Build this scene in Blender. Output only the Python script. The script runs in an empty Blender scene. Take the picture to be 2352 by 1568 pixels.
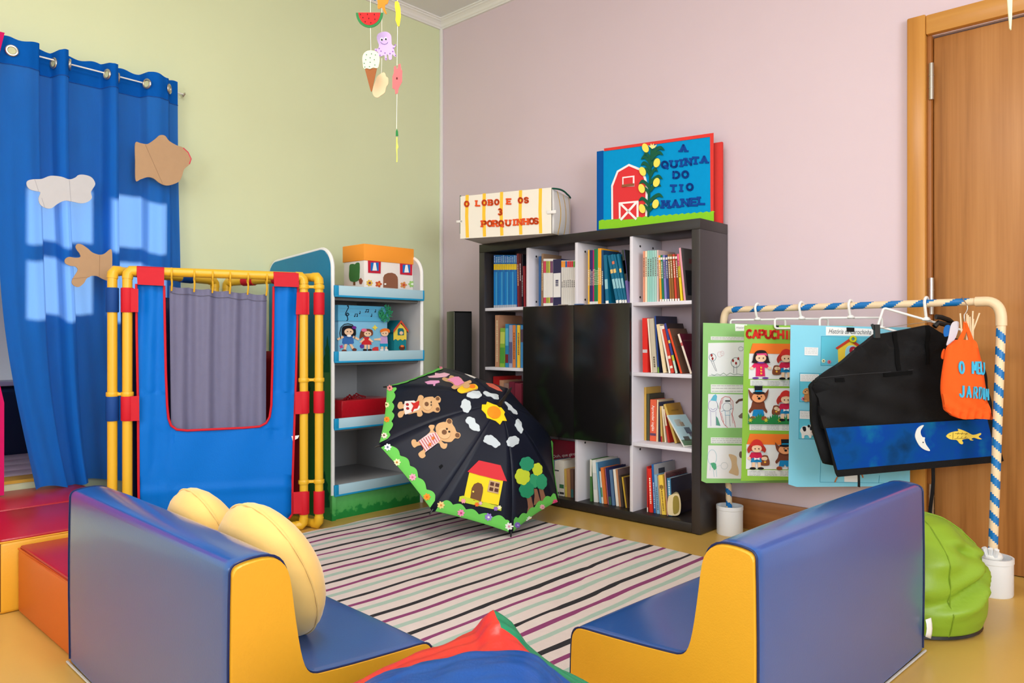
import bpy, bmesh, math, random
from math import sin, cos, pi, radians, sqrt, atan2, floor as ffloor
from mathutils import Vector, Matrix
from mathutils.bvhtree import BVHTree
from mathutils.geometry import tessellate_polygon

random.seed(7)
SC = bpy.context.scene
COL = SC.collection

# ------------------------------------------------------------------ camera
FPX, HORIZ, CAMH = 1723.0, 776.0, 0.927
YAW = atan2(.6827, .7307)
RV = Vector((cos(YAW), sin(YAW), 0))
FV = Vector((-sin(YAW), cos(YAW), 0))
UP = Vector((0, 0, 1))
CAM = Vector((0, 0, CAMH))
cd = bpy.data.cameras.new('camera')
cd.sensor_width = 36
cd.lens = 36 * FPX / 2352
cd.shift_y = -8 / 2352
cd.clip_start = .02
cam = bpy.data.objects.new('camera', cd)
COL.objects.link(cam)
cam.location = CAM
cam.rotation_euler = (pi / 2, 0, YAW)
SC.camera = cam

# ------------------------------------------------------------------ light and exposure
SC.view_settings.view_transform = 'Standard'
SC.view_settings.look = 'None'
SC.view_settings.gamma = 1
SC.view_settings.use_curve_mapping = False
SC.view_settings.exposure = 0.62
w = bpy.data.worlds.new('sky')
SC.world = w
w.use_nodes = True
bg = w.node_tree.nodes['Background']
bg.inputs[0].default_value = (.75, .86, 1, 1)
bg.inputs[1].default_value = 1.2


def area(name, loc, rot, sx, sy, power, color):
    l = bpy.data.lights.new(name, 'AREA')
    l.shape = 'RECTANGLE'; l.size = sx; l.size_y = sy; l.energy = power; l.color = color
    o = bpy.data.objects.new(name, l)
    COL.objects.link(o); o.location = loc; o.rotation_euler = rot
    return o


sun = bpy.data.lights.new('sun', 'SUN')
sun.energy = 6; sun.angle = radians(.6); sun.color = (1, .95, .86)
so = bpy.data.objects.new('sun', sun)
COL.objects.link(so)
SUN_EL = radians(25)
sdir = Vector((cos(SUN_EL) * cos(radians(4)), -cos(SUN_EL) * sin(radians(4)), -sin(SUN_EL)))
so.rotation_euler = sdir.to_track_quat('-Z', 'Y').to_euler()
# daylight through the big windows behind the camera and on the right
area('daylight_front_a', (-2.3, -3.12, 1.75), (radians(90), 0, 0), 1.9, 1.6, 12, (.93, .97, 1))
area('daylight_front_b', (.9, -3.12, 1.75), (radians(90), 0, 0), 1.9, 1.6, 48, (.93, .97, 1))
area('daylight_right', (2.52, .2, 1.75), (radians(90), 0, radians(90)), 2.2, 1.6, 76, (.92, .97, 1))
# added fill lights near the ceiling for even brightness, no real fixtures
area('fill_light_a', (-1.3, .9, 3.03), (0, 0, 0), 1.2, .3, 20, (1, .96, .9))
area('fill_light_b', (-1.3, -1.5, 3.03), (0, 0, 0), 1.2, .3, 16, (1, .96, .9))
area('fill_light_up', (-1.3, .4, 2.85), (pi, 0, 0), 1.2, .5, 9, (1, .97, .93))  # upward fill added only to brighten the ceiling

# ------------------------------------------------------------------ materials
def lin(c):
    out = []
    for v in c[:3]:
        v = v / 255
        out.append(v / 12.92 if v <= .04045 else ((v + .055) / 1.055) ** 2.4)
    return (*out, 1)


MATS = {}


def M(name, rgb, rough=.55, spec=.4, var=0, vscale=8, bump=0, bscale=60, trans=0, sheen=0, coat=0, metal=0, stretch=None, tcol=None, crough=.12, cior=1.5):
    if name in MATS:
        return MATS[name]
    m = bpy.data.materials.new(name)
    m.use_nodes = True
    nt = m.node_tree
    b = nt.nodes['Principled BSDF']
    b.inputs['Base Color'].default_value = lin(rgb)
    b.inputs['Roughness'].default_value = rough
    b.inputs['Specular IOR Level'].default_value = spec
    b.inputs['Metallic'].default_value = metal
    b.inputs['Sheen Weight'].default_value = sheen
    b.inputs['Coat Weight'].default_value = coat
    if coat:
        b.inputs['Coat Roughness'].default_value = crough
        b.inputs['Coat IOR'].default_value = cior
    tc = nt.nodes.new('ShaderNodeTexCoord')
    src = tc.outputs['Object']
    if stretch:
        mp = nt.nodes.new('ShaderNodeMapping')
        mp.inputs['Scale'].default_value = stretch
        nt.links.new(src, mp.inputs[0]); src = mp.outputs[0]
    colout = None
    if var:
        n = nt.nodes.new('ShaderNodeTexNoise')
        n.inputs['Scale'].default_value = vscale; n.inputs['Detail'].default_value = 4
        nt.links.new(src, n.inputs[0])
        mx = nt.nodes.new('ShaderNodeMix'); mx.data_type = 'RGBA'
        c = lin(rgb)
        mx.inputs[6].default_value = tuple(max(0, x * (1 - var)) for x in c[:3]) + (1,)
        mx.inputs[7].default_value = tuple(min(1, x * (1 + var)) for x in c[:3]) + (1,)
        nt.links.new(n.outputs[0], mx.inputs[0])
        nt.links.new(mx.outputs[2], b.inputs['Base Color'])
        colout = mx.outputs[2]
    if bump:
        n2 = nt.nodes.new('ShaderNodeTexNoise')
        n2.inputs['Scale'].default_value = bscale; n2.inputs['Detail'].default_value = 3
        nt.links.new(src, n2.inputs[0])
        bp = nt.nodes.new('ShaderNodeBump')
        bp.inputs['Strength'].default_value = bump; bp.inputs['Distance'].default_value = .004
        nt.links.new(n2.outputs[0], bp.inputs['Height'])
        nt.links.new(bp.outputs[0], b.inputs['Normal'])
    if trans:
        t = nt.nodes.new('ShaderNodeBsdfTranslucent')
        t.inputs[0].default_value = lin(tcol or rgb)
        if colout and not tcol:
            nt.links.new(colout, t.inputs[0])
        ms = nt.nodes.new('ShaderNodeMixShader')
        ms.inputs[0].default_value = trans
        nt.links.new(b.outputs[0], ms.inputs[1]); nt.links.new(t.outputs[0], ms.inputs[2])
        nt.links.new(ms.outputs[0], nt.nodes['Material Output'].inputs[0])
    MATS[name] = m
    return m


def foam(rgb):
    return M('foam_%d_%d_%d' % rgb, rgb, .8, .2)


def paper(rgb):
    return M('paper_%d_%d_%d' % rgb, rgb, .6, .3)


def cover(rgb):
    return M('cover_%d_%d_%d' % rgb, rgb, .38, .45)


def wood(name, c0, c1, c2, scale, along='Z', rough=.35, fig=1.0):
    m = bpy.data.materials.new(name); m.use_nodes = True
    nt = m.node_tree; b = nt.nodes['Principled BSDF']
    tc = nt.nodes.new('ShaderNodeTexCoord')
    mp = nt.nodes.new('ShaderNodeMapping')
    s = [scale, scale, scale]
    s['XYZ'.index(along)] = scale * .06
    mp.inputs['Scale'].default_value = s
    nt.links.new(tc.outputs['Object'], mp.inputs[0])
    n = nt.nodes.new('ShaderNodeTexNoise'); n.inputs['Scale'].default_value = 1; n.inputs['Detail'].default_value = 6
    n.inputs['Distortion'].default_value = .4 * fig
    nt.links.new(mp.outputs[0], n.inputs[0])
    mp2 = nt.nodes.new('ShaderNodeMapping')
    s2 = [scale * 9, scale * 9, scale * 9]; s2['XYZ'.index(along)] = scale * .2
    mp2.inputs['Scale'].default_value = s2
    nt.links.new(tc.outputs['Object'], mp2.inputs[0])
    n2 = nt.nodes.new('ShaderNodeTexNoise'); n2.inputs['Scale'].default_value = 1; n2.inputs['Detail'].default_value = 3
    nt.links.new(mp2.outputs[0], n2.inputs[0])
    ad = nt.nodes.new('ShaderNodeMath'); ad.operation = 'MULTIPLY_ADD'
    ad.inputs[1].default_value = .35
    nt.links.new(n2.outputs[0], ad.inputs[0]); nt.links.new(n.outputs[0], ad.inputs[2])
    cr = nt.nodes.new('ShaderNodeValToRGB')
    e = cr.color_ramp.elements
    e[0].position = .45; e[0].color = lin(c0)
    e[1].position = .85; e[1].color = lin(c2)
    k = e.new(.63); k.color = lin(c1)
    nt.links.new(ad.outputs[0], cr.inputs[0])
    nt.links.new(cr.outputs[0], b.inputs['Base Color'])
    b.inputs['Roughness'].default_value = rough
    b.inputs['Specular IOR Level'].default_value = .4
    return m


# ------------------------------------------------------------------ geometry helpers
def ray(px, py):
    return FV + RV * ((px - 1176) / FPX) + UP * ((HORIZ - py) / FPX)


def at(px, py, d):
    return CAM + ray(px, py) * d


def hit(px, py, o, n):
    r = ray(px, py)
    return CAM + r * ((o - CAM).dot(n) / r.dot(n))


def PL(o, n):
    o = Vector(o); n = Vector(n).normalized()
    if (CAM - o).dot(n) < 0:
        n = -n
    return lambda px, py, off=0: hit(px, py, o, n) + n * off


def YP(y):
    return PL((0, y, 0), (0, -1, 0))


def XP(x):
    return PL((x, 0, 0), (1, 0, 0))


def DP(d, turn=0):
    n = -(Matrix.Rotation(radians(turn), 3, 'Z') @ FV)
    return PL(CAM + FV * d, n)


def DPC(px, d, turn=0, tilt=0):
    """plane through the point at pixel column px and depth d, turned about the vertical"""
    n = -(Matrix.Rotation(radians(turn), 3, 'Z') @ FV)
    ax = Vector((-n.y, n.x, 0))
    n = Matrix.Rotation(radians(tilt), 3, ax) @ n
    return PL(at(px, HORIZ, d), n)


def zc(k, ox, oy):
    return lambda pts: [(ox + x * k, oy + y * k) for x, y in pts]


class MB:
    def __init__(s):
        s.v = []; s.f = []; s.m = []

    def add(s, vs, fs, mi=0):
        b = len(s.v)
        s.v += [tuple(x) for x in vs]
        for f in fs:
            s.f.append([i + b for i in f]); s.m.append(mi)
        return s

    def frombm(s, bm, mi=0):
        bm.verts.index_update()
        s.add([v.co[:] for v in bm.verts], [[v.index for v in f.verts] for f in bm.faces], mi)
        bm.free()
        return s

    def box(s, x0, x1, y0, y1, z0, z1, bev=0, seg=2, mi=0, mat=None):
        bm = bmesh.new()
        bmesh.ops.create_cube(bm, size=1)
        for v in bm.verts:
            v.co = Vector(((x0 + x1) / 2 + v.co.x * (x1 - x0), (y0 + y1) / 2 + v.co.y * (y1 - y0), (z0 + z1) / 2 + v.co.z * (z1 - z0)))
        if bev:
            bmesh.ops.bevel(bm, geom=bm.edges[:], offset=bev, segments=seg, affect='EDGES', profile=.5)
        if mat:
            bmesh.ops.transform(bm, matrix=mat, verts=bm.verts)
        return s.frombm(bm, mi)

    def tube(s, pts, r, n=10, closed=False, mi=0, cap=True, mfun=None):
        pts = [Vector(p) for p in pts]
        N = len(pts)
        rs = r if isinstance(r, (list, tuple)) else [r] * N
        vs = []; prev = None
        for i, p in enumerate(pts):
            a = pts[(i - 1) % N] if (closed or i > 0) else p
            c = pts[(i + 1) % N] if (closed or i < N - 1) else p
            t = (c - a).normalized()
            if prev is None:
                u = t.cross(UP)
                if u.length < .1:
                    u = t.cross(Vector((1, 0, 0)))
                u.normalize()
            else:
                u = (prev - t * prev.dot(t)).normalized()
            prev = u
            w2 = t.cross(u)
            for k in range(n):
                an = 2 * pi * k / n
                vs.append(p + (u * cos(an) + w2 * sin(an)) * rs[i])
        b = len(s.v)
        s.v += [tuple(x) for x in vs]
        for i in range(N if closed else N - 1):
            j = (i + 1) % N
            for k in range(n):
                s.f.append([b + i * n + k, b + j * n + k, b + j * n + (k + 1) % n, b + i * n + (k + 1) % n][::-1])
                s.m.append(mfun(i, k) if mfun else mi)
        if cap and not closed:
            s.f.append([b + k for k in range(n)]); s.m.append(mfun(0, 0) if mfun else mi)
            s.f.append([b + (N - 1) * n + k for k in range(n)][::-1]); s.m.append(mfun(N - 2, 0) if mfun else mi)
        return s

    def lathe(s, prof, c, n=24, axis=UP, mi=0):
        axis = Vector(axis).normalized()
        u = axis.cross(Vector((1, 0, 0)) if abs(axis.x) < .8 else Vector((0, 1, 0))).normalized()
        w2 = axis.cross(u)
        c = Vector(c); vs = []; N = len(prof)
        for r, h in prof:
            for k in range(n):
                a = 2 * pi * k / n
                vs.append(c + axis * h + (u * cos(a) + w2 * sin(a)) * max(r, 1e-5))
        fs = [[i * n + k, i * n + (k + 1) % n, (i + 1) * n + (k + 1) % n, (i + 1) * n + k] for i in range(N - 1) for k in range(n)]
        return s.add(vs, fs, mi)

    def ball(s, c, rx, ry=None, rz=None, n=14, mi=0):
        ry = ry or rx; rz = rz or rx
        bm = bmesh.new()
        bmesh.ops.create_uvsphere(bm, u_segments=n, v_segments=max(6, n // 2 + 1), radius=1)
        for v in bm.verts:
            v.co = Vector((c[0] + v.co.x * rx, c[1] + v.co.y * ry, c[2] + v.co.z * rz))
        return s.frombm(bm, mi)

    def prism(s, front, back, mi=0):
        """front and back: equal rings of 3D points (any simple outline)"""
        n = len(front)
        tri = tessellate_polygon([[Vector(p) for p in front]])
        fs = [list(t) for t in tri] + [[i + n for i in t][::-1] for t in tri]
        fs += [[i, (i + 1) % n, (i + 1) % n + n, i + n] for i in range(n)]
        return s.add(list(front) + list(back), fs, mi)

    def grid(s, fn, nu, nv, mi=0, closed_u=False):
        vs = [fn(i / nu, j / nv) for j in range(nv + 1) for i in range(nu + (0 if closed_u else 1))]
        W = nu if closed_u else nu + 1
        fs = [[j * W + i, j * W + (i + 1) % W, (j + 1) * W + (i + 1) % W, (j + 1) * W + i] for j in range(nv) for i in range(nu)]
        return s.add(vs, fs, mi)

    def mesh(s, name, mats, smooth=True, ang=35, shift=None):
        me = bpy.data.meshes.new(name)
        v = s.v if shift is None else [(a - shift[0], b - shift[1], c - shift[2]) for a, b, c in s.v]
        me.from_pydata(v, [], s.f)
        mats = mats if isinstance(mats, (list, tuple)) else [mats]
        for m in mats:
            me.materials.append(m)
        me.polygons.foreach_set('material_index', s.m)
        bm = bmesh.new(); bm.from_mesh(me)
        bmesh.ops.recalc_face_normals(bm, faces=bm.faces)
        bm.to_mesh(me); bm.free()
        if smooth:
            me.polygons.foreach_set('use_smooth', [True] * len(me.polygons))
            me.set_sharp_from_angle(angle=radians(ang))
        me.update()
        return me

    def part(s, name, mats, parent, label=None, kind=None, **k):
        o = bpy.data.objects.new(name, s.mesh(name, mats, **k))
        COL.objects.link(o)
        if parent is not None:
            o.parent = parent
            o.matrix_parent_inverse = Matrix.Translation(-parent.location) if parent.parent is None else Matrix.Identity(4)
        if label: o['label'] = label
        if kind: o['kind'] = kind
        return o

    def single(s, name, mats, label, cat, group=None, kind=None, **k):
        xs = [v[0] for v in s.v]; ys = [v[1] for v in s.v]; zs = [v[2] for v in s.v]
        c = Vector(((min(xs) + max(xs)) / 2, (min(ys) + max(ys)) / 2, min(zs)))
        o = bpy.data.objects.new(name, s.mesh(name, mats, shift=c, **k))
        COL.objects.link(o); o.location = c
        if label: o['label'] = label
        if cat: o['category'] = cat
        if group: o['group'] = group
        if kind: o['kind'] = kind
        return o


def mod_subsurf(o, lv=1):
    m = o.modifiers.new('subdivision', 'SUBSURF'); m.levels = lv; m.render_levels = lv
    return o


def mod_solid(o, t, off=0):
    m = o.modifiers.new('thickness', 'SOLIDIFY'); m.thickness = t; m.offset = off
    return o


def thing(name, label, cat, loc, group=None):
    o = bpy.data.objects.new(name, None)
    COL.objects.link(o); o.location = Vector(loc); o.empty_display_size = .05
    o['label'] = label; o['category'] = cat
    if group: o['group'] = group
    return o


def struct(mb, name, mats, parent=None, **k):
    if parent:
        return mb.part(name, mats, parent, **k)
    o = mb.single(name, mats, None, None, kind='structure', **k)
    return o


# 2D outlines (photo pixels)
def ell(cx, cy, rx, ry=None, n=18, rot=0):
    ry = ry or rx; c, s_ = cos(radians(rot)), sin(radians(rot))
    return [(cx + rx * cos(a) * c - ry * sin(a) * s_, cy + rx * cos(a) * s_ + ry * sin(a) * c) for a in (2 * pi * i / n for i in range(n))]


def petals(cx, cy, r, k=6, inner=.55, n=36, rot=0):
    return [(cx + r * (inner + (1 - inner) * abs(cos(k * a / 2 + rot))) * cos(a), cy + r * (inner + (1 - inner) * abs(cos(k * a / 2 + rot))) * sin(a)) for a in (2 * pi * i / n for i in range(n))]


def star(cx, cy, r, k=9, inner=.7, rot=0):
    return [(cx + (r if i % 2 == 0 else r * inner) * cos(pi * i / k + rot), cy + (r if i % 2 == 0 else r * inner) * sin(pi * i / k + rot)) for i in range(2 * k)]


def rect(x0, y0, x1, y1):
    return [(x0, y0), (x1, y0), (x1, y1), (x0, y1)]


def smooth(pts, k=4):
    out = []; n = len(pts)
    for i in range(n):
        p0, p1, p2, p3 = (Vector(pts[(i + d) % n]) for d in (-1, 0, 1, 2))
        for j in range(k):
            t = j / k
            q = .5 * ((2 * p1) + (p2 - p0) * t + (2 * p0 - 5 * p1 + 4 * p2 - p3) * t * t + (3 * p1 - p0 - 3 * p2 + p3) * t ** 3)
            out.append((q.x, q.y))
    return out


def sheet(poly, mapper, th=.004, off=0, sub=0, mi=0, mb=None, fn=None):
    """a thin cut-out: outline in photo pixels laid on a real surface by the mapper"""
    mb = mb or MB()
    bm = bmesh.new()
    vs = [bm.verts.new((x, y, 0)) for x, y in poly]
    for t in tessellate_polygon([[Vector((x, y, 0)) for x, y in poly]]):
        try:
            bm.faces.new([vs[i] for i in t])
        except ValueError:
            pass
    for _ in range(sub):
        bmesh.ops.subdivide_edges(bm, edges=bm.edges[:], cuts=1, use_grid_fill=True)
        bmesh.ops.triangulate(bm, faces=bm.faces[:])
    if sub:
        bmesh.ops.beautify_fill(bm, faces=bm.faces[:], edges=[e for e in bm.edges if not e.is_boundary])
    bm.verts.index_update()
    V = [v.co.copy() for v in bm.verts]; n = len(V)
    fs = [[v.index for v in f.verts] for f in bm.faces]
    be = [(e.verts[0].index, e.verts[1].index) for e in bm.edges if e.is_boundary]
    bm.free()
    ex = (lambda x, y: 0) if fn is None else fn
    top = [mapper(p.x, p.y, off + th + ex(p.x, p.y)) for p in V]
    bot = [mapper(p.x, p.y, off + ex(p.x, p.y)) for p in V]
    F2 = fs + [[i + n for i in f][::-1] for f in fs] + [[a, b, b + n, a + n] for a, b in be]
    mb.add(top + bot, F2, mi)
    return mb


def decal(name, poly, mapper, rgb, parent, th=.003, off=0, sub=0, mat=None, label=None):
    return sheet(poly, mapper, th, off, sub).part(name, mat or foam(rgb), parent, label=label, smooth=bool(sub), ang=50)


def line_sheet(pts, wpx, mapper, th=.0015, off=0, mb=None, mi=0):
    """a drawn line of the given pixel width as thin raised strips"""
    mb = mb or MB()
    for (x0, y0), (x1, y1) in zip(pts, pts[1:]):
        d = Vector((x1 - x0, y1 - y0)); L = d.length
        if L < 1e-6: continue
        d /= L; q = Vector((-d.y, d.x)) * wpx / 2; e = d * wpx * .3
        sheet([(x0 - e.x + q.x, y0 - e.y + q.y), (x1 + e.x + q.x, y1 + e.y + q.y), (x1 + e.x - q.x, y1 + e.y - q.y), (x0 - e.x - q.x, y0 - e.y - q.y)], mapper, th, off, 0, mi, mb)
    return mb


# stroke lettering, unit cell, y up
def arc(cx, cy, rx, ry, a0, a1, n=8):
    return [(cx + rx * cos(radians(a0 + (a1 - a0) * i / n)), cy + ry * sin(radians(a0 + (a1 - a0) * i / n))) for i in range(n + 1)]


GL = {
    'A': [[(0, 0), (.5, 1), (1, 0)], [(.2, .35), (.8, .35)]],
    'B': [[(0, 0), (0, 1), (.6, 1)] + arc(.6, .75, .3, .25, 90, -90) + [(0, .5)], [(.6, .5)] + arc(.65, .25, .35, .25, 90, -90) + [(0, 0)]],
    'C': [arc(.5, .5, .5, .5, 50, 310, 12)],
    'D': [[(0, 0), (0, 1), (.45, 1)] + arc(.45, .5, .55, .5, 90, -90) + [(0, 0)]],
    'E': [[(1, 1), (0, 1), (0, 0), (1, 0)], [(0, .5), (.75, .5)]],
    'H': [[(0, 0), (0, 1)], [(1, 0), (1, 1)], [(0, .5), (1, .5)]],
    'I': [[(.5, 0), (.5, 1)]],
    'J': [[(.9, 1), (.9, .3)] + arc(.5, .3, .4, .3, 0, -170)],
    'L': [[(0, 1), (0, 0), (.9, 0)]],
    'M': [[(0, 0), (.1, 1), (.5, .3), (.9, 1), (1, 0)]],
    'N': [[(0, 0), (0, 1), (1, 0), (1, 1)]],
    'O': [arc(.5, .5, .5, .5, 0, 360, 16)],
    'P': [[(0, 0), (0, 1), (.6, 1)] + arc(.6, .72, .35, .28, 90, -90) + [(0, .44)]],
    'Q': [arc(.5, .5, .5, .5, 0, 360, 16), [(.5, .3), (1, -.12)]],
    'R': [[(0, 0), (0, 1), (.6, 1)] + arc(.6, .74, .35, .26, 90, -90) + [(0, .48)], [(.45, .48), (1, 0)]],
    'S': [arc(.5, .75, .45, .25, 20, 270, 9) + arc(.5, .25, .45, .25, 90, -160, 9)],
    'T': [[(.5, 0), (.5, 1)], [(0, 1), (1, 1)]],
    'U': [[(0, 1), (0, .35)] + arc(.5, .35, .5, .35, 180, 360) + [(1, 1)]],
    'V': [[(0, 1), (.5, 0), (1, 1)]],
    '3': [arc(.45, .75, .4, .25, 150, -90, 9) + arc(.45, .25, .45, .25, 90, -150, 9)],
}
SERIF = {'A': [(0, 0), (1, 0)], 'H': [(0, 0), (1, 0), (0, 1), (1, 1)], 'I': [(.5, 0), (.5, 1)], 'L': [(0, 1), (0, 0)], 'M': [(0, 0), (1, 0), (.1, 1), (.9, 1)], 'N': [(0, 0), (0, 1), (1, 1)],
         'P': [(0, 0), (0, 1)], 'R': [(0, 0), (1, 0), (0, 1)], 'T': [(.5, 0)], 'U': [(0, 1), (1, 1)], 'E': [(0, 0), (0, 1)], 'D': [(0, 0), (0, 1)], 'B': [(0, 0), (0, 1)]}


def word(text, x0, y0, x1, y1, lw, lh, stroke, mapper, rgb, parent, serif=0, th=.004, off=.0, jit=0, single=None):
    """letters centred evenly from (x0,y0) to (x1,y1), each a part; coordinates in photo pixels"""
    n = len(text)
    for i, ch in enumerate(text):
        if ch == ' ': continue
        t = i / (n - 1) if n > 1 else 0
        cx = x0 + (x1 - x0) * t; cy = y0 + (y1 - y0) * t + random.uniform(-jit, jit)
        a = random.uniform(-jit, jit) * .02
        wv = lw * (.5 if ch == 'I' else 1.1 if ch == 'M' else 1)
        def tr(p):
            x = (p[0] - .5) * wv; y = -(p[1] - .5) * lh
            return (cx + x * cos(a) - y * sin(a), cy + x * sin(a) + y * cos(a))
        mb = MB() if single is None else single
        for k, st in enumerate(GL[ch]):
            line_sheet([tr(p) for p in st], stroke, mapper, th, off + k * .0001, mb)
        if serif:
            for q in SERIF.get(ch, []):
                c = tr(q)
                line_sheet([(c[0] - serif, c[1]), (c[0] + serif, c[1])], stroke * .8, mapper, th, off + .0002, mb)
        if single is None:
            mb.part('letter', foam(rgb), parent, smooth=False)


TEXT_CACHE = {}


def text_mesh(body, size=1.0, offset=0.0, shear=0.0):
    cu = bpy.data.curves.new('lettering', 'FONT')
    cu.body = body; cu.size = size; cu.offset = offset; cu.shear = shear
    cu.align_x = 'CENTER'; cu.align_y = 'CENTER'; cu.resolution_u = 3
    o = bpy.data.objects.new('lettering', cu); COL.objects.link(o)
    dg = bpy.context.evaluated_depsgraph_get()
    me = bpy.data.meshes.new_from_object(o.evaluated_get(dg))
    v = [x.co.copy() for x in me.vertices]; f = [list(p.vertices) for p in me.polygons]
    bpy.data.objects.remove(o); bpy.data.curves.remove(cu); bpy.data.meshes.remove(me)
    return v, f


def lettering(body, cx, cy, wpx, mapper, rgb, parent, off=.002, ang=0, offset=0.0, hs=1.0, shear=0.0, name='lettering'):
    key = (body, offset, shear)
    if key not in TEXT_CACHE:
        TEXT_CACHE[key] = text_mesh(body, 1.0, offset, shear)
    v, f = TEXT_CACHE[key]
    wd = max(p.x for p in v) - min(p.x for p in v)
    s = wpx / wd; c, sn = cos(radians(ang)), sin(radians(ang))
    pts = []
    for p in v:
        x = p.x * s; y = -p.y * s * hs
        pts.append(mapper(cx + x * c - y * sn, cy + x * sn + y * c, off))
    return MB().add(pts, f).part(name, paper(rgb), parent, smooth=False)


def fig(parent, name, mapper, fx, spec, th=.0025, off=0, sub=0):
    """a foam figure of several layered pieces: the first piece is the part, the rest its sub-parts"""
    first = None; o = off
    for i, (nm, rgb, kind, a) in enumerate(spec):
        poly = ell(*a) if kind == 'e' else (smooth(a) if kind == 's' else a)
        pts = [fx(*p) for p in poly]
        p = decal(name if first is None else nm, pts, mapper, rgb, first or parent, th, o, sub)
        if first is None:
            first = p
        o += .0009
    return first


def xf(cx, cy, s, rot=0, sy=None):
    c, sn = cos(radians(rot)), sin(radians(rot)); sy = sy or s
    return lambda x, y: (cx + x * s * c - y * sy * sn, cy + x * s * sn + y * sy * c)


def rigid(o, p, ang):  # helper for a frame: origin, heading about Z
    return Matrix.Translation(Vector(p)) @ Matrix.Rotation(ang, 4, 'Z')
# ------------------------------------------------------------------ the room
XL, XR, YB, YF, ZC = -3.895, 2.6, 3.455, -3.2, 3.107
m_floor = M('yellow_linoleum', (204, 164, 84), .3, .45, .07, 5, .05, 90)
m_green = M('green_wall_paint', (215, 223, 182), .75, .3, .02, 3, .04, 120)
m_pink = M('pink_wall_paint', (216, 197, 206), .75, .3, .02, 3, .04, 120)
m_white = M('white_paint', (232, 230, 226), .5, .4)
m_ceil = M('ceiling_paint', (226, 226, 226), .8, .3)
m_plank = M('pale_plank', (214, 205, 208), .45, .4, .05, 10)
m_door = wood('door_veneer', (138, 88, 42), (170, 114, 60), (186, 130, 74), 9, 'Z', .38, 1.6)
m_case = wood('door_casing_wood', (176, 116, 46), (194, 134, 60), (204, 148, 74), 7, 'Z', .3)
m_base = wood('baseboard_wood', (128, 78, 36), (150, 94, 48), (168, 110, 60), 8, 'X', .3)
m_metal = M('brushed_metal', (190, 186, 178), .3, .5, metal=.9)
m_dark = M('near_black', (24, 22, 22), .35, .45)

struct(MB().box(XL - .1, XR, YF, YB + .12, -.06, 0), 'floor', m_floor)
struct(MB().box(XL - .1, XR + .1, YF - .1, YB + .1, ZC, ZC + .1), 'ceiling', m_ceil)
# back wall with the doorway
DX0, DX1, DZ = -.852, .10, 2.175
struct(MB().box(XL - .1, DX0, YB, YB + .12, 0, ZC).box(DX0, DX1, YB, YB + .12, DZ, ZC).box(DX1, XR, YB, YB + .12, 0, ZC).box(DX0, DX1, YB + .1, YB + .12, 0, DZ), 'wall_back', m_pink)
# green wall with the curtained opening
OY0, OY1, OZ0, OZ1 = .15, 1.56, .29, 2.12
struct(MB().box(XL - .1, XL, YF, OY0, 0, ZC).box(XL - .1, XL, OY1, YB, 0, ZC).box(XL - .1, XL, OY0, OY1, 0, OZ0).box(XL - .1, XL, OY0, OY1, OZ1, ZC), 'wall_left', m_green)
# walls behind the camera, with their windows
def window_wall(nm, axis, c, a0, a1, wins, mat):
    mb = MB(); zs0, zs1 = .95, 2.55
    cur = a0
    def bx(p, q, z0, z1):
        if axis == 'Y': mb.box(p, q, c - .1, c, z0, z1)
        else: mb.box(c, c + .1, p, q, z0, z1)
    for p, q in wins:
        bx(cur, p, 0, ZC); bx(p, q, 0, zs0); bx(p, q, zs1, ZC); cur = q
    bx(cur, a1, 0, ZC)
    struct(mb, nm, mat)
window_wall('wall_front', 'Y', YF, XL - .1, XR, [(-3.25, -1.35), (-.05, 1.85)], m_white)
window_wall('wall_right', 'X', XR, YF, YB, [(-.9, 1.3)], m_white)
m_glass = M('window_glass', (225, 235, 240), .05, .5)
m_glass.node_tree.nodes['Principled BSDF'].inputs['Transmission Weight'].default_value = 1
def window(nm, axis, c, a0, a1, z0=.95, z1=2.55):
    mb = MB(); t = .05; mid = (a0 + a1) / 2
    def bx(b, p, q, u, v, d0=-.06, d1=-.01):
        if axis == 'Y': b.box(p, q, c + d0, c + d1, u, v)
        else: b.box(c - d1, c - d0, p, q, u, v)
    for p, q, u, v in ((a0, a0 + t, z0, z1), (a1 - t, a1, z0, z1), (mid - t / 2, mid + t / 2, z0, z1), (a0, a1, z0, z0 + t), (a0, a1, z1 - t, z1)):
        bx(mb, p, q, u, v)
    r = mb.single(nm, m_white, None, None, kind='structure', smooth=False)
    for p, q in ((a0 + t, mid - t / 2), (mid + t / 2, a1 - t)):
        g = MB(); bx(g, p, q, z0 + t, z1 - t, -.04, -.034); g.part('window_pane', m_glass, r)
window('window_1', 'Y', YF, -3.25, -1.35)
window('window_2', 'Y', YF, -.05, 1.85)
window('window_3', 'X', XR, -.9, 1.3)
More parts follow.
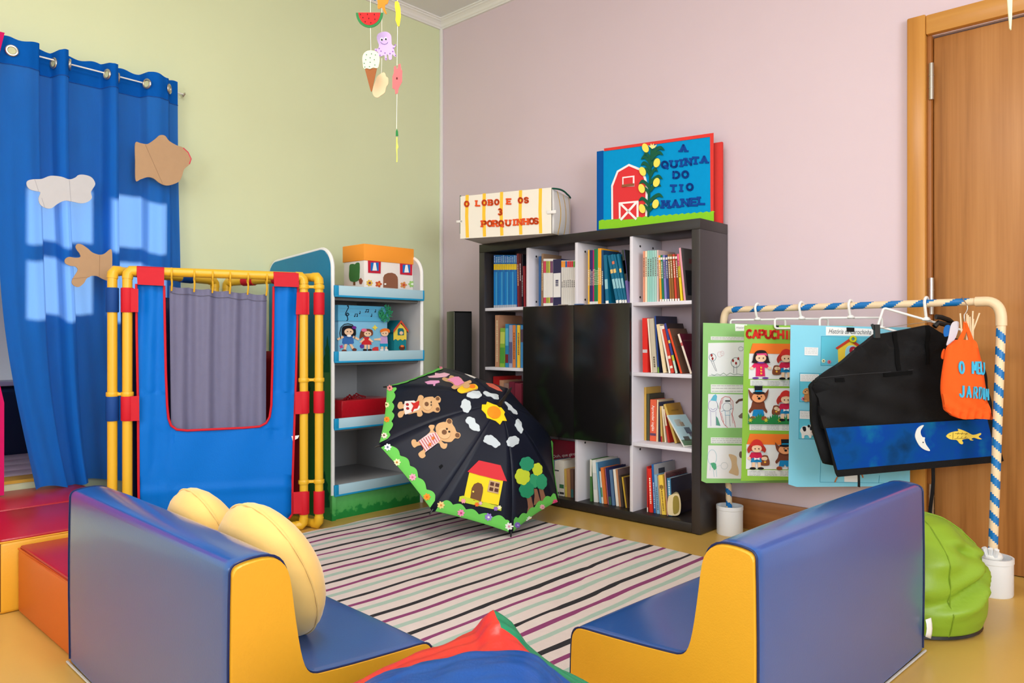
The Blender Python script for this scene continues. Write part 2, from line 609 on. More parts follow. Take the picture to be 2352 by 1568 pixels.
# alcove behind the curtains: plank platform, white walls, outer window
AX = -5.7
struct(MB().box(AX - .1, XL - .1, -.45, OY0 - .25, 0, 3.0).box(AX - .1, XL - .1, OY1 + .35, OY1 + .45, 0, 3.0)
       .box(AX - .1, XL - .1, OY0 - .25, OY1 + .35, 2.95, 3.05), 'wall_alcove', m_white, smooth=False)
AW0, AW1, AZ0, AZ1 = 1.02, 1.84, 1.86, 2.58
struct(MB().box(AX - .1, AX, -.45, AW0, 0, 3).box(AX - .1, AX, AW1 - .1, 2.05, 0, 3).box(AX - .1, AX, AW0, AW1, 0, AZ0).box(AX - .1, AX, AW0, AW1, AZ1, 3), 'wall_outer', m_white, smooth=False)
mb = MB()
for p, q, u, v in ((AW0, AW0 + .06, AZ0, AZ1), (AW1 - .16, AW1 - .1, AZ0, AZ1), (1.36, 1.42, AZ0, AZ1), (AW0, AW1 - .1, AZ0, AZ0 + .06), (AW0, AW1 - .1, AZ1 - .06, AZ1), (AW0, AW1 - .1, 2.2, 2.25)):
    mb.box(AX - .07, AX - .02, p, q, u, v)
mb.single('window_4', m_white, None, None, kind='structure', smooth=False)
pl = thing('platform_bench', 'pale plank platform with a yellow front edge behind the blue curtain', 'platform', (-4.4, .85, 0))
for i in range(4):
    MB().box(-4.795 + i * .191, -4.606 + i * .191, -.08, OY1 + .3, .262, .29, .003).part('plank', m_plank, pl)
MB().box(-4.03, -3.999, OY0 + .01, OY1 - .01, .255, .293, .003).part('front_edge', M('yellow_edge', (214, 170, 60), .4), pl)
struct(MB().box(XL - .099, XL + .004, OY0, OY1, OZ0 - .01, OZ0 + .004), 'trim_4', M('yellow_edge', (214, 170, 60), .4))
MB().box(-4.80, -4.03, -.08, OY1 + .3, 0, .26).part('base', m_white, pl)
nb = thing('navy_bench_back', 'navy padded bench back standing at the rear of the plank platform', 'cushion', (-4.9, .85, 0))
MB().box(-4.98, -4.81, -.08, OY1 + .3, 0, .66, .03, 3).part('padding', M('navy_vinyl', (22, 34, 62), .35), nb)
MB().box(-4.99, -4.805, -.08, OY1 + .3, .665, .69, .005).part('top_rail', M('pale_rail', (190, 200, 215), .4), nb)
MB().ball((-4.89, .66, .80), .08, .14, .11).single('pink_cushion', M('pink_fabric', (222, 50, 105), .8), 'pink round cushion on the navy bench back, behind the curtain gap', 'cushion')

# corner strip, cornice, baseboards
struct(MB().box(XL, XL + .022, YB - .022, YB, 0, ZC - .05, .004), 'trim_1', m_white)
def cornice(nm, axis):
    prof = [(0, 0), (.014, 0), (.014, .008), (.022, .014), (.028, .026), (.04, .036), (.05, .04), (.05, .047), (.06, .049), (.06, .058), (0, .058)]
    z0 = ZC - .058
    if axis == 'B':
        f = [(XL, YB - p, z0 + h) for p, h in prof]; b = [(XR, YB - p, z0 + h) for p, h in prof]
    else:
        f = [(XL + p, YF, z0 + h) for p, h in prof]; b = [(XL + p, YB, z0 + h) for p, h in prof]
    struct(MB().prism(f, b), nm, m_white, smooth=False)
cornice('trim_2', 'B'); cornice('trim_3', 'L')
struct(MB().box(-3.87, DX0 - .085, YB - .016, YB, 0, .146, .004), 'baseboard_back', m_base)
struct(MB().box(XL, XL + .016, OY1 + .02, YB - .03, 0, .146, .004), 'baseboard_left', m_base)

# door with casing and hinges
door = MB().box(DX0 + .006, DX1 - .006, YB + .012, YB + .052, .004, DZ - .006, .003).single('door_1', m_door, None, None, kind='structure')
MB().box(-.936, -.866, YB - .035, YB + .02, 0, 2.262, .006).part('door_casing', m_case, door)
MB().box(-.866, DX1 + .1, YB - .03, YB + .02, DZ + .002, 2.258, .006).part('door_casing', wood('head_casing_wood', (176, 116, 46), (194, 134, 60), (204, 148, 74), 7, 'X', .3), door)
MB().box(DX1 + .03, DX1 + .1, YB - .035, YB + .02, 0, DZ, .006).part('door_casing', m_case, door)
MB().box(-.866, DX0 + .004, YB - .012, YB + .1, 0, DZ + .002, .002).part('door_jamb', M('jamb_wood', (150, 92, 40), .4), door)
for z in (1.985, 1.10, .25):
    mb = MB().tube([(-.849, YB - .012, z - .075), (-.849, YB - .012, z + .075)], .010, 10)
    for k in (-.025, .025):
        mb.tube([(-.849, YB - .012, z + k - .002), (-.849, YB - .012, z + k + .002)], .0112, 10)
    mb.part('hinge', m_metal, door)
MB().box(-.853, -.842, YB + .004, YB + .013, .05, .62).part('gap_seal', m_dark, door)

# ------------------------------------------------------------------ rug
RX0, RX1, RY0, RY1 = -3.13, -1.20, 1.475, 2.86
cream, black, mint, plum = (M('rug_cream', (216, 204, 200), .9, .2, .05, 40, .25, 220), M('rug_black', (48, 48, 52), .9, .2, .12, 60, .25, 220),
                            M('rug_mint', (166, 190, 178), .9, .2, .06, 40, .25, 220), M('rug_plum', (138, 66, 112), .9, .2, .1, 40, .25, 220))
mb = MB()
edges = []
k = 0; x = -3.228
while x < RX1:
    for c, dx, wd in ((1, 0, .022), (3, .067, .02), (2, .128, .026)):
        a = x + dx; edges.append((a - wd / 2, a + wd / 2, c))
    x += .2
edges = [e for e in edges if e[0] > RX0 + .005 and e[1] < RX1 - .003]
NS = 34
bounds = [(RX0, None)]
for a, b, c in edges:
    bounds += [(a, c), (b, 0)]
bounds.append((RX1, None))
jit = []
for i, (bx_, c) in enumerate(bounds):
    r = random.Random(i); off = 0; row = []
    for j in range(NS + 1):
        if r.random() < .16: off = r.uniform(-.0045, .0045)
        row.append(off + .003 * sin(j * .35 + i * .2) if 0 < i < len(bounds) - 1 else .004 * sin(j * .9))
    jit.append(row)
def rz(x, y):
    return .008 + .0016 * sin(x * 9 + y * 5) + .001 * sin(y * 17 - x * 4)
vs = []; fs = []; ms = []
for i, (bx_, c) in enumerate(bounds):
    for j in range(NS + 1):
        y = RY0 + (RY1 - RY0) * j / NS + .006 * sin(i * .5) * (1 if j in (0, NS) else 0)
        vs.append((bx_ + jit[i][j], y, rz(bx_, y)))
W = NS + 1
for i in range(len(bounds) - 1):
    c = bounds[i][1] or 0
    for j in range(NS):
        fs.append([i * W + j, (i + 1) * W + j, (i + 1) * W + j + 1, i * W + j + 1]); ms.append(c)
n0 = len(vs)
vs += [(x_, y_, .001) for x_, y_, _ in vs]
fs += [[a + n0 for a in f][::-1] for f in fs[:]]; ms += [0] * (len(fs) - len(ms))
N = len(bounds)
for i in range(N - 1):
    for j, fl in ((0, 0), (NS, 1)):
        fs.append([i * W + j, (i + 1) * W + j, (i + 1) * W + j + n0, i * W + j + n0]); ms.append(bounds[i][1] or 0)
for i in (0, N - 1):
    for j in range(NS):
        fs.append([i * W + j, i * W + j + 1, i * W + j + 1 + n0, i * W + j + n0]); ms.append(0)
mb.v = vs; mb.f = fs; mb.m = ms
mb.single('rug', [cream, black, mint, plum], 'cream flat-woven rug with plum, mint and black stripes', 'rug', smooth=True, ang=30)
# ------------------------------------------------------------------ foam sofas
m_blue = M('blue_vinyl', (0, 76, 152), .4, .15, .04, 14, .08, 260, coat=1, crough=.2, cior=1.8)
m_yel = M('yellow_vinyl', (222, 162, 42), .38, .45, .03, 10, .1, 260)
m_pipe = M('dark_blue_piping', (8, 34, 84), .4)
m_grey_edge = M('pale_canvas', (186, 182, 178), .7)
PROF = [(0, .012), (0, .03), (-.003, .25), (0, .474), (.003, .486), (.012, .4935), (.04, .498), (.075, .498), (.1, .49), (.117, .471), (.126, .44), (.135, .37), (.146, .30), (.156, .258), (.168, .236), (.186, .225), (.21, .222), (.3, .214), (.42, .206), (.475, .2035), (.495, .199), (.507, .186), (.512, .166), (.515, .09), (.515, .03), (.514, .012)]
_p = [PROF[0]]
for (a0, b0), (a1_, b1v) in zip(PROF, PROF[1:]):   # round the outline once
    _p += [(a0 * .75 + a1_ * .25, b0 * .75 + b1v * .25), (a0 * .25 + a1_ * .75, b0 * .25 + b1v * .75)]
PROF = _p + [PROF[-1]]


def sofa(o, a, d, L, label, tag=None):
    o = Vector(o); a = Vector(a).normalized(); d = Vector(d).normalized()
    P = lambda l, q, h: o + a * l + d * q + UP * h
    t = thing('foam_sofa', label, 'sofa', P(L / 2, .25, 0))
    mb = MB(); n = len(PROF)
    ls = [0.006, .012, .03, .2, .5, .8, L - .03, L - .012, L - .006]
    ins = [.003, .001, 0, -.002, -.003, -.002, 0, .001, .003]
    cd_, ch_ = .2, .2
    vs = []
    for l, i in zip(ls, ins):
        for (q, h) in PROF:
            # pull the outline slightly towards the inside near the ends (soft edge)
            nq = q + (i if q < .08 else -i if q > .4 or h > .25 else 0) * 1.0
            nh = h - (i if h > .15 else 0)
            vs.append(P(l, nq, nh))
    fs = [[k * n + j, k * n + (j + 1) % n, (k + 1) * n + (j + 1) % n, (k + 1) * n + j] for k in range(len(ls) - 1) for j in range(n)]
    mb.add(vs, fs).part('cover', m_blue, t, ang=50)
    for l, sg in ((0, -1), (L, 1)):
        pts = [(q, h) for q, h in PROF]
        f = [P(l + sg * .004, q + (.25 - q) * .03, h + (.15 - h) * .03) for q, h in pts]
        b = [P(l - sg * .008, q + (.25 - q) * .012, h + (.15 - h) * .012) for q, h in pts]
        MB().prism(f, b).part('side_panel', m_yel, t, smooth=False)
        MB().tube([P(l - sg * .002, q + (.25 - q) * .008, h + (.15 - h) * .008) for q, h in PROF], .0026, 6).part('piping', m_pipe, t)
    mb = MB()
    for (p, q) in ((P(0, -.004, .006), P(L, -.004, .006)), (P(0, .514, .006), P(L, .514, .006))):
        mb.tube([p, q], .0035, 6)
    mb.part('base_edge', m_grey_edge, t)
    return t, P


SA, PA = sofa((-2.384, .70, 0), (1.005, -.02, 0), (.02, 1, 0), 1.005, 'blue foam sofa with yellow sides, holding the two round yellow cushions')
SB, PB = sofa((-.679, 1.461, 0), (.056, .988, 0), (-.998, .057, 0), .99, 'blue foam sofa with yellow sides, empty seat, in front of the coat rail')
mb = MB(); p0 = PB(.985, -.006, .10)
mb.grid(lambda u, v: PB(.975 + .028 * u, -.008 - .006 * u - .004 * sin(3 * v), .052 + .05 * v - .012 * u * (1 - v) + .0 * u), 4, 4)
mod_solid(mb.part('care_label', M('white_label', (235, 235, 232), .7), SB), .001)

# ------------------------------------------------------------------ yellow cushions
m_plush = M('yellow_plush', (234, 192, 112), .95, .15, .05, 14, .25, 35, sheen=.35)


def cushion(c, r, tilt, yaw, label):
    c = Vector(c)
    t = thing('round_cushion', label, 'cushion', c - UP * r, 'round yellow cushions on the left sofa')
    R = Matrix.Rotation(yaw, 3, 'Z') @ Matrix.Rotation(tilt, 3, 'X')
    mb = MB(); NR = 48
    prof = []
    for i in range(17):
        a = pi * i / 16
        prof.append((sin(a) ** .8, cos(a)))
    vs = []
    for j, (rr, y) in enumerate(prof):
        for k in range(NR):
            a = 2 * pi * k / NR
            pucker = 1 + .010 * sin(a * 22 + 1.3 * sin(a * 5)) * rr ** 6
            q = Vector((cos(a) * rr * r * pucker, -y * .078 * (1 + .05 * cos(2 * a)), sin(a) * rr * r * pucker * 1.02))
            vs.append(c + R @ q)
    fs = [[j * NR + k, j * NR + (k + 1) % NR, (j + 1) * NR + (k + 1) % NR, (j + 1) * NR + k] for j in range(16) for k in range(NR)]
    mb.add(vs, fs).part('cushion_cover', m_plush, t, ang=80)
    MB().tube([c + R @ Vector((cos(a) * r * 1.004, 0, sin(a) * r * 1.024)) for a in (2 * pi * k / 60 for k in range(60))], .003, 6, True).part('seam', m_plush, t)


cushion((-1.65, .917, .372), .171, radians(20), radians(3), 'large round yellow plush cushion, nearer the sofa end')
cushion((-1.975, .918, .368), .163, radians(19), radians(-2), 'round yellow plush cushion, half hidden behind the sofa back')

# ------------------------------------------------------------------ foam blocks on the left
m_redv = M('red_vinyl', (172, 24, 40), .32, .5, .04, 10, .1, 200)
m_orgv = M('orange_vinyl', (200, 94, 30), .4, .45, .04, 10, .1, 260)


def block(x0, x1, y0, y1, h, side, label, seam_y=None):
    t = thing('foam_block', label, 'foam block', ((x0 + x1) / 2, (y0 + y1) / 2, 0), 'foam blocks beside the left sofa')
    MB().box(x0, x1, y0, y1, 0, h - .008, .014, 3).part('body', side, t)
    MB().box(x0 + .006, x1 - .006, y0 + .006, y1 - .006, h - .014, h, .006, 2).part('top', m_redv, t)
    pts = [(x0 + .003, y0 + .003), (x1 - .003, y0 + .003), (x1 - .003, y1 - .003), (x0 + .003, y1 - .003)]
    MB().tube([(a, b, h - .012) for a, b in pts], .0035, 6, True).part('piping', side, t)
    MB().tube([(x1 - .004, y0 + .004, .01), (x1 - .004, y0 + .004, h - .01)], .003, 6).part('seam', M('dark_seam', (90, 46, 20), .5), t)


block(-2.955, -2.392, .712, 1.30, .226, m_orgv, 'orange foam block with a red top, lowest of the three')
block(-3.455, -2.962, .66, 1.215, .252, m_yel, 'yellow foam block with red top, in the middle behind the orange block')
block(-3.95 + .065, -3.46, .64, 1.178, .254, m_yel, 'yellow foam block with red top, against the curtain')

# ------------------------------------------------------------------ bean bag in front, built as a closed skin over cross-sections
bb = thing('bean_bag', 'crumpled red, blue and green vinyl bean bag at the front edge', 'bean bag', (-.95, .95, 0))
redv, bluev, greenv = (M('bag_red', (204, 48, 38), .36, .4, .03, 8, .1, 200), M('bag_blue', (4, 72, 150), .36, .4, .03, 8, .1, 200), M('bag_green', (10, 128, 88), .34, .5, .03, 8, .1, 200))
SEC = [
    # depth, list of (px, py): left to right; closing rows lie on the floor
    (1.56, [(800, 1790), (900, 1790), (1010, 1790), (1100, 1790), (1180, 1790), (1260, 1790), (1340, 1790), (1420, 1790)]),
    (1.52, [(790, 1700), (890, 1620), (1000, 1570), (1090, 1530), (1160, 1520), (1240, 1580), (1330, 1640), (1430, 1710)]),
    (1.42, [(770, 1640), (870, 1550), (1000, 1500), (1085, 1460), (1138, 1418), (1215, 1500), (1300, 1562), (1430, 1650)]),
    (1.37, [(755, 1630), (850, 1550), (990, 1488), (1092, 1450), (1131, 1397), (1205, 1475), (1285, 1536), (1420, 1620)]),
    (1.32, [(745, 1640), (840, 1560), (985, 1498), (1095, 1474), (1150, 1440), (1218, 1497), (1300, 1552), (1420, 1630)]),
    (1.245, [(740, 1650), (850, 1568), (985, 1530), (1095, 1512), (1165, 1505), (1230, 1518), (1310, 1570), (1420, 1650)]),
    (1.19, [(735, 1660), (852, 1560), (985, 1517), (1095, 1497), (1165, 1495), (1232, 1508), (1296, 1568), (1410, 1680)]),
    (1.10, [(725, 1700), (850, 1590), (985, 1545), (1095, 1522), (1165, 1520), (1235, 1540), (1300, 1620), (1390, 1730)]),
    (.97, [(760, 1820), (870, 1720), (985, 1680), (1095, 1660), (1165, 1660), (1235, 1690), (1290, 1760), (1360, 1850)]),
    (.90, [(800, 2140), (890, 2140), (985, 2140), (1095, 2140), (1165, 2140), (1225, 2140), (1270, 2140), (1330, 2140)]),
    (.93, [(820, 2493), (900, 2493), (985, 2493), (1095, 2493), (1165, 2493), (1225, 2493), (1270, 2493), (1320, 2493)]),
]
rows = []
for d, pts in SEC:
    rows.append([at(x, y, d) for x, y in pts])
for p in rows[0]: p.z = .004
for p in rows[-1]: p.z = .004
nR, nC = len(rows), 8
mb = MB(); vs = [p for r in rows for p in r]; fs = []; ms = []
for i in range(nR - 1):
    for j in range(nC - 1):
        fs.append([i * nC + j, i * nC + j + 1, (i + 1) * nC + j + 1, (i + 1) * nC + j])
        ms.append(2 if (i < 2 or j >= 5 and i < 5 or (j == 4 and i in (2,))) or (j == 4 and i == 3) else 0 if i < 5 else 1)
for j in (0, nC - 1):  # side closings
    base = [i * nC + j for i in range(nR)]
    fs.append(base); ms.append(1 if j == 0 else 2)
fs.append([j for j in range(nC)][::-1] + [(nR - 1) * nC + j for j in range(nC)]); ms.append(1)
tri = MB()
for mi, nm, mt in ((0, 'red_panel', redv), (1, 'blue_panel', bluev), (2, 'green_panel', greenv)):
    pass
mb.v = [tuple(v) for v in vs]; mb.f = fs; mb.m = ms
me = mb.mesh('bag_skin', [redv, bluev, greenv])
bm = bmesh.new(); bm.from_mesh(me)
bmesh.ops.triangulate(bm, faces=[f for f in bm.faces if len(f.verts) > 4])
bmesh.ops.subdivide_edges(bm, edges=bm.edges[:], cuts=1, use_grid_fill=True, smooth=.6)
for _ in range(2):
    bmesh.ops.subdivide_edges(bm, edges=bm.edges[:], cuts=1, use_grid_fill=True)
    bmesh.ops.smooth_vert(bm, verts=bm.verts[:], factor=.35, use_axis_x=True, use_axis_y=True, use_axis_z=True)
bm.normal_update()
for v in bm.verts:
    if v.co.z > .02:
        c = v.co
        v.co += v.normal * (.003 * sin(c.x * 60 + c.z * 40) * sin(c.y * 45) + .002 * sin(c.x * 130 - c.y * 90))
    v.co.z = max(v.co.z, .004)
full = bm
for mi, nm, mt in ((0, 'red_panel', redv), (1, 'blue_panel', bluev), (2, 'green_panel', greenv)):
    b2 = full.copy()
    bmesh.ops.delete(b2, geom=[f for f in b2.faces if f.material_index != mi], context='FACES')
    q = MB(); q.frombm(b2)
    q.part(nm, mt, bb, label={0: 'red top panel', 1: 'blue front panel', 2: 'green side panel'}[mi], ang=70)
full.free()

# ------------------------------------------------------------------ green bean bag behind the right sofa
gb = thing('bean_bag', 'lime green vinyl bean bag behind the far end of right sofa', 'bean bag', (-.73, 2.70, 0))
lime = M('lime_vinyl', (132, 166, 44), .42, .35, .03, 8, .08, 200)
gc = at(2087, HORIZ, 2.50); gc.z = 0


def gbag(u, v):
    a = 2 * pi * u
    prof = [(.01, .352), (.06, .347), (.115, .33), (.165, .292), (.205, .232), (.222, .165), (.226, .10), (.222, .05), (.210, .014), (.17, .006)]
    f = v * (len(prof) - 1); i = min(int(f), len(prof) - 2); t = f - i
    r = prof[i][0] * (1 - t) + prof[i + 1][0] * t; h = prof[i][1] * (1 - t) + prof[i + 1][1] * t
    fold = sin(3.2 * a + 14 * h) * sin(9 * h * pi) + .7 * sin(5 * a - 30 * h)
    k = max(0, min(1, (h - .05) / .1)) * max(0, min(1, (.36 - h) / .08))
    r += .012 * fold * k
    aa = (a + pi) % (2 * pi) - pi
    w1 = math.exp(-((aa + .25) / .75) ** 2); hc = .165 + .055 * sin(aa * 1.7 + .3)
    r += w1 * (-.026 * math.exp(-((h - hc) / .016) ** 2) + .018 * math.exp(-((h - hc - .042) / .026) ** 2) + .012 * math.exp(-((h - hc + .035) / .02) ** 2))
    w2 = math.exp(-((aa + .05) / .55) ** 2); hc = .245 - .07 * (aa + .1)
    r += w2 * k * (-.022 * math.exp(-((h - hc) / .013) ** 2) + .010 * math.exp(-((h - hc - .03) / .02) ** 2))
    return gc + Vector((r * cos(a), r * sin(a), h))


MB().grid(gbag, 80, 60, closed_u=True).part('bag_skin', lime, gb, ang=80)
MB().lathe([(0, 0), (.2, 0), (.212, .006), (.205, .016)], gc, 40).part('base', m_dark, gb)
for k in range(5):
    a0 = 2 * pi * k / 5 + .5
    MB().tube([gbag((a0 / (2 * pi)) % 1, v / 20) + Vector((cos(a0), sin(a0), .3)) * .001 for v in range(1, 19)], .0022, 5).part('seam', M('lime_seam', (120, 152, 36), .5), gb)
# ------------------------------------------------------------------ blue curtain on its wire
m_curt = M('curtain_cloth', (0, 106, 206), .85, .15, .12, 26, .35, 240, tcol=(132, 176, 228), trans=.4, stretch=(1, 1, .25))
m_curt2 = M('curtain_header', (0, 92, 186), .85, .15, .08, 26, .3, 240, trans=.2)
CX = -3.80
def yof(px): return hit(px, 300, Vector((CX, 0, 0)), Vector((1, 0, 0))).y
FOLD = [(-14, .02), (0, .02), (22, .035), (60, .045), (84, .035), (95, -.03), (120, -.03), (131, .045), (140, .055), (150, .045), (160, -.03), (235, -.03), (247, .045), (255, .055), (263, .045), (273, -.03), (325, -.03), (336, .03), (358, .045), (380, .03), (392, -.012), (412, -.02)]
FOLDY = [(yof(p), d) for p, d in FOLD]
def interp(tab, x):
    if x <= tab[0][0]: return tab[0][1]
    for (a, p), (b, q) in zip(tab, tab[1:]):
        if x <= b:
            t = (x - a) / (b - a); t = t * t * (3 - 2 * t)
            return p + (q - p) * t
    return tab[-1][1]
YL, YR = FOLDY[0][0], FOLDY[-1][0]
def curt(u, h):
    y0 = YL + (YR - YL) * u
    v = (2.20 - h) / 1.91
    d = interp(FOLDY, y0)
    amp = 1 - .15 * v
    d = d * amp + .006 * sin(y0 * 70 + h * 3) * v + .010 * v * sin(y0 * 23 + 2)
    left = .135 * max(0, v) ** 2.8 * max(0, 1 - u) ** 1.2
    right = .015 * v
    return Vector((CX + d, y0 + left + right * u + .010 * sin(h * 4 + u * 9) * v, h))
ct = thing('curtain', 'blue sheer eyelet curtain hanging on a wire at the green wall', 'curtain', (CX, (YL + YR) / 2, .29))
mb = MB(); NU, NV = 150, 60
topz = lambda u: 2.215 + .006 * sin(u * 40)
mb.grid(lambda u, v: curt(u, 2.10 - (2.10 - .262 - .01 * sin(u * 20)) * v), NU, NV)
mb.part('cloth', m_curt, ct, ang=80)
mb = MB(); mb.grid(lambda u, v: curt(u, topz(u) - (topz(u) - 2.10) * v), NU, 6)
mb.part('header_tape', m_curt2, ct, ang=80)
mb = MB(); mb.tube([curt(i / 100, 2.10) + Vector((.002, 0, 0)) for i in range(101)], .0022, 5); mb.part('hem_stitch', M('navy_stitch', (0, 74, 158), .8), ct)
for px in (22, 125, 152, 243, 268, 334, 382):
    y = yof(px); u = (y - YL) / (YR - YL)
    p = curt(u, 2.158); t = (curt(u + .012, 2.158) - curt(u - .012, 2.158)).normalized()
    nrm = t.cross(UP).normalized()
    if nrm.x < 0: nrm = -nrm
    ring = [p + nrm * .004 + (t * cos(a) + UP * sin(a)) * .020 for a in (2 * pi * k / 20 for k in range(20))]
    e = MB().tube(ring, .0055, 8, True).part('eyelet', m_metal, ct)
    MB().tube([p + nrm * .002, p + nrm * .0045], .0155, 16).part('hole', M('eyelet_hole', (196, 200, 160), .8), e)
wr = thing('curtain_wire', 'thin white curtain wire ending in a metal hook at the green wall', 'wire', (CX, 1.0, 2.16))
WP = at(430, 205, 3.83)
MB().tube([(CX + .015, -.3, 2.172), (CX + .013, .86, 2.172), (CX + .010, yof(260), 2.166), (CX, yof(345), 2.166), (XL + .03, WP.y, 2.178)], .0035, 6).part('wire', M('white_wire', (235, 235, 230), .4), wr)
MB().tube([(XL, WP.y + .005, 2.185), (XL + .03, WP.y + .005, 2.185), (XL + .04, WP.y, 2.178), (XL + .03, WP.y - .005, 2.168), (XL + .022, WP.y - .004, 2.178)], .004, 8).part('hook', m_metal, wr)
mb = MB(); mb.grid(lambda u, v: Vector((CX + .03 + .03 * sin(u * 14) * (1 - .3 * v), -.10 + .955 * u - .10 * sin(pi * min(1, v * 1.25)) * u, 2.22 - 1.96 * v)), 60, 40)
pc = thing('pink_curtain', 'magenta curtain at the far left edge, beside the blue one', 'curtain', (CX, .4, .29))
mb.part('cloth', M('magenta_cloth', (226, 30, 110), .85, .15, .06, 30, .2, 200, trans=.3), pc, ang=80)

# cut-outs pinned on the curtain
CP = XP(-3.722)
m_card = M('cardboard', (184, 150, 116), .85, .2, .05, 30, .1, 120)
def cutout(nm, poly, mat, label, cat, creases, rim=None):
    t = thing(nm, label, cat, hit(sum(p[0] for p in poly) / len(poly), max(p[1] for p in poly), Vector((-3.722, 0, 0)), Vector((1, 0, 0))))
    sheet(smooth(poly, 4), CP, .005).part('card', mat, t, smooth=False)
    mb = MB()
    for a, b in creases: line_sheet([a, b], 1.2, CP, .0006, .005, mb)
    mb.part('crease', M('crease_' + mat.name, (160, 128, 98) if mat is m_card else (172, 172, 178), .9), t, smooth=False)
    if rim:
        mb = MB(); mb.tube([CP(x, y, .004) for x, y in rim], .003, 5); mb.part('painted_rim', foam((214, 70, 90)), t)
cutout('cardboard_cutout', [(310, 329), (322, 329), (338, 331), (355, 320), (366, 311), (378, 312), (388, 324), (405, 334), (419, 339), (430, 350), (438, 365), (434, 378), (422, 389), (417, 405), (410, 417), (395, 424), (380, 426), (365, 420), (352, 410), (338, 407), (322, 412), (311, 414), (310, 370)], m_card,
       'flower shaped brown cardboard cutout at the right edge of the blue curtain', 'cutout', [((333, 333), (372, 421))], [(420, 340), (431, 350), (438, 365), (434, 377)])
cutout('cardboard_cutout', [(62, 416), (75, 412), (95, 411), (115, 404), (140, 406), (158, 412), (172, 408), (180, 402), (195, 402), (210, 408), (218, 422), (212, 434), (208, 442), (210, 455), (200, 464), (185, 467), (165, 463), (148, 461), (132, 468), (118, 478), (105, 478), (92, 470), (88, 456), (92, 442), (82, 439), (68, 435), (61, 426)], M('grey_card', (196, 196, 200), .7, .2, .04, 30),
       'pale grey cloud shaped cutout on the left half of the blue curtain', 'cutout', [((79, 412), (88, 440)), ((95, 455), (102, 477)), ((158, 412), (162, 462))])
cutout('cardboard_cutout', [(173, 566), (178, 560), (188, 562), (200, 570), (212, 580), (228, 585), (240, 582), (254, 572), (257, 590), (256, 620), (252, 644), (236, 641), (222, 634), (208, 634), (198, 640), (192, 650), (180, 659), (168, 655), (164, 646), (170, 634), (178, 620), (172, 612), (160, 610), (149, 604), (149, 595), (158, 590), (172, 592), (184, 590), (182, 582), (176, 574)], m_card,
       'hand shaped brown cardboard cutout low on curtain, above the yellow pipe frame', 'cutout', [((228, 586), (227, 636)), ((165, 640), (205, 636))])

# ------------------------------------------------------------------ puppet theatre of yellow pipes
m_pipe_y = M('yellow_pipe', (232, 182, 44), .35, .45)
m_sleeve_r = M('red_sleeve', (204, 22, 40), .6, .3, .04, 40, .1, 200)
m_sleeve_b = M('blue_sleeve', (6, 66, 140), .6, .3, .04, 40, .1, 200)
m_fabric = M('blue_nylon', (0, 112, 208), .5, .15, .03, 20, .12, 160)
pt = thing('puppet_theater', 'yellow pipe puppet theater with blue front and grey curtain', 'puppet theater', (-3.38, 1.62, 0))
QL, QR = Vector((-3.50, 1.26, 0)), Vector((-3.218, 1.967, 0))
Q3 = (Vector((-3.538, 1.211, 0)), Vector((-3.80, 1.80, 0)))
Q2 = (Vector((-3.178, 2.026, 0)), Vector((-3.845, 1.885, 0)))
TH = 1.224
def frame(a, b, sl_mat, levels, r=.0205):
    d = (b - a).normalized()
    L = [a + d * 0 + UP * h for h in (.03, TH - .02)]
    def corner(p, s, up):
        z = TH - .0 if up else .022
        return [p + UP * (z - (.035 if up else -.035)), p + UP * (z - (.012 if up else -.012)) + d * s * .003, p + UP * z + d * s * .014, p + UP * z + d * s * .038]
    for p, s in ((a, 1), (b, -1)):
        MB().tube([p + UP * .05, p + UP * (TH - .03)], r, 16).part('pipe_post', m_pipe_y, pt)
        for up in (0, 1):
            MB().tube(corner(p, s, up), r * 1.12, 16).part('elbow', m_pipe_y, pt)
    MB().tube([a + UP * TH + d * .03, b + UP * TH - d * .03], r, 16).part('top_pipe', m_pipe_y, pt)
    MB().tube([a + UP * .022 + d * .03, b + UP * .022 - d * .03], r, 16).part('bottom_pipe', m_pipe_y, pt)
    for p in (a, b):
        for z0, z1 in levels:
            MB().lathe([(r + .0045, z0), (r + .006, z0 + .004), (r + .006, z1 - .004), (r + .0045, z1)], p, 18).part('sleeve', sl_mat, pt)
LV = [(1.04, 1.148), (.563, .67), (.035 + .04, .185)]
frame(QL, QR, m_sleeve_r, LV)
frame(Q3[0], Q3[1], m_sleeve_b, LV)
frame(Q2[0], Q2[1], m_sleeve_r, LV)
FP = PL(QL + UP, Vector(((QR - QL).y, -(QR - QL).x, 0)))
# red patches reaching from the sleeves to the cloth, and over the top pipe
for poly in ([(283, 661), (318, 664), (318, 717), (284, 716)], [(284, 910), (320, 908), (320, 965), (285, 966)], [(680, 672), (708, 671), (708, 722), (678, 722)], [(676, 899), (705, 898), (705, 949), (676, 950)], [(672, 1128), (704, 1126), (704, 1176), (672, 1178)]):
    decal('red_patch', poly, FP, None, pt, .003, .019, mat=m_sleeve_r)
for poly in ([(314, 614), (377, 617), (377, 657), (316, 654)], [(627, 626), (684, 628), (685, 660), (628, 658)]):
    decal('red_patch', poly, FP, None, pt, .003, .022, mat=m_sleeve_r)
    (x0, y0), (x1, y1) = poly[0], poly[1]
    MB().tube([FP(x0, y0 + 9.5), FP(x1, y1 + 9.5)], .0255, 16).part('top_sleeve', m_sleeve_r, pt)
win = [(377, 656), (379, 760), (381, 860), (384, 930), (387, 960), (393, 977), (406, 986), (430, 988), (500, 985), (560, 982), (596, 979), (611, 971), (619, 957), (623, 930), (625, 850), (627, 750), (628, 658)]
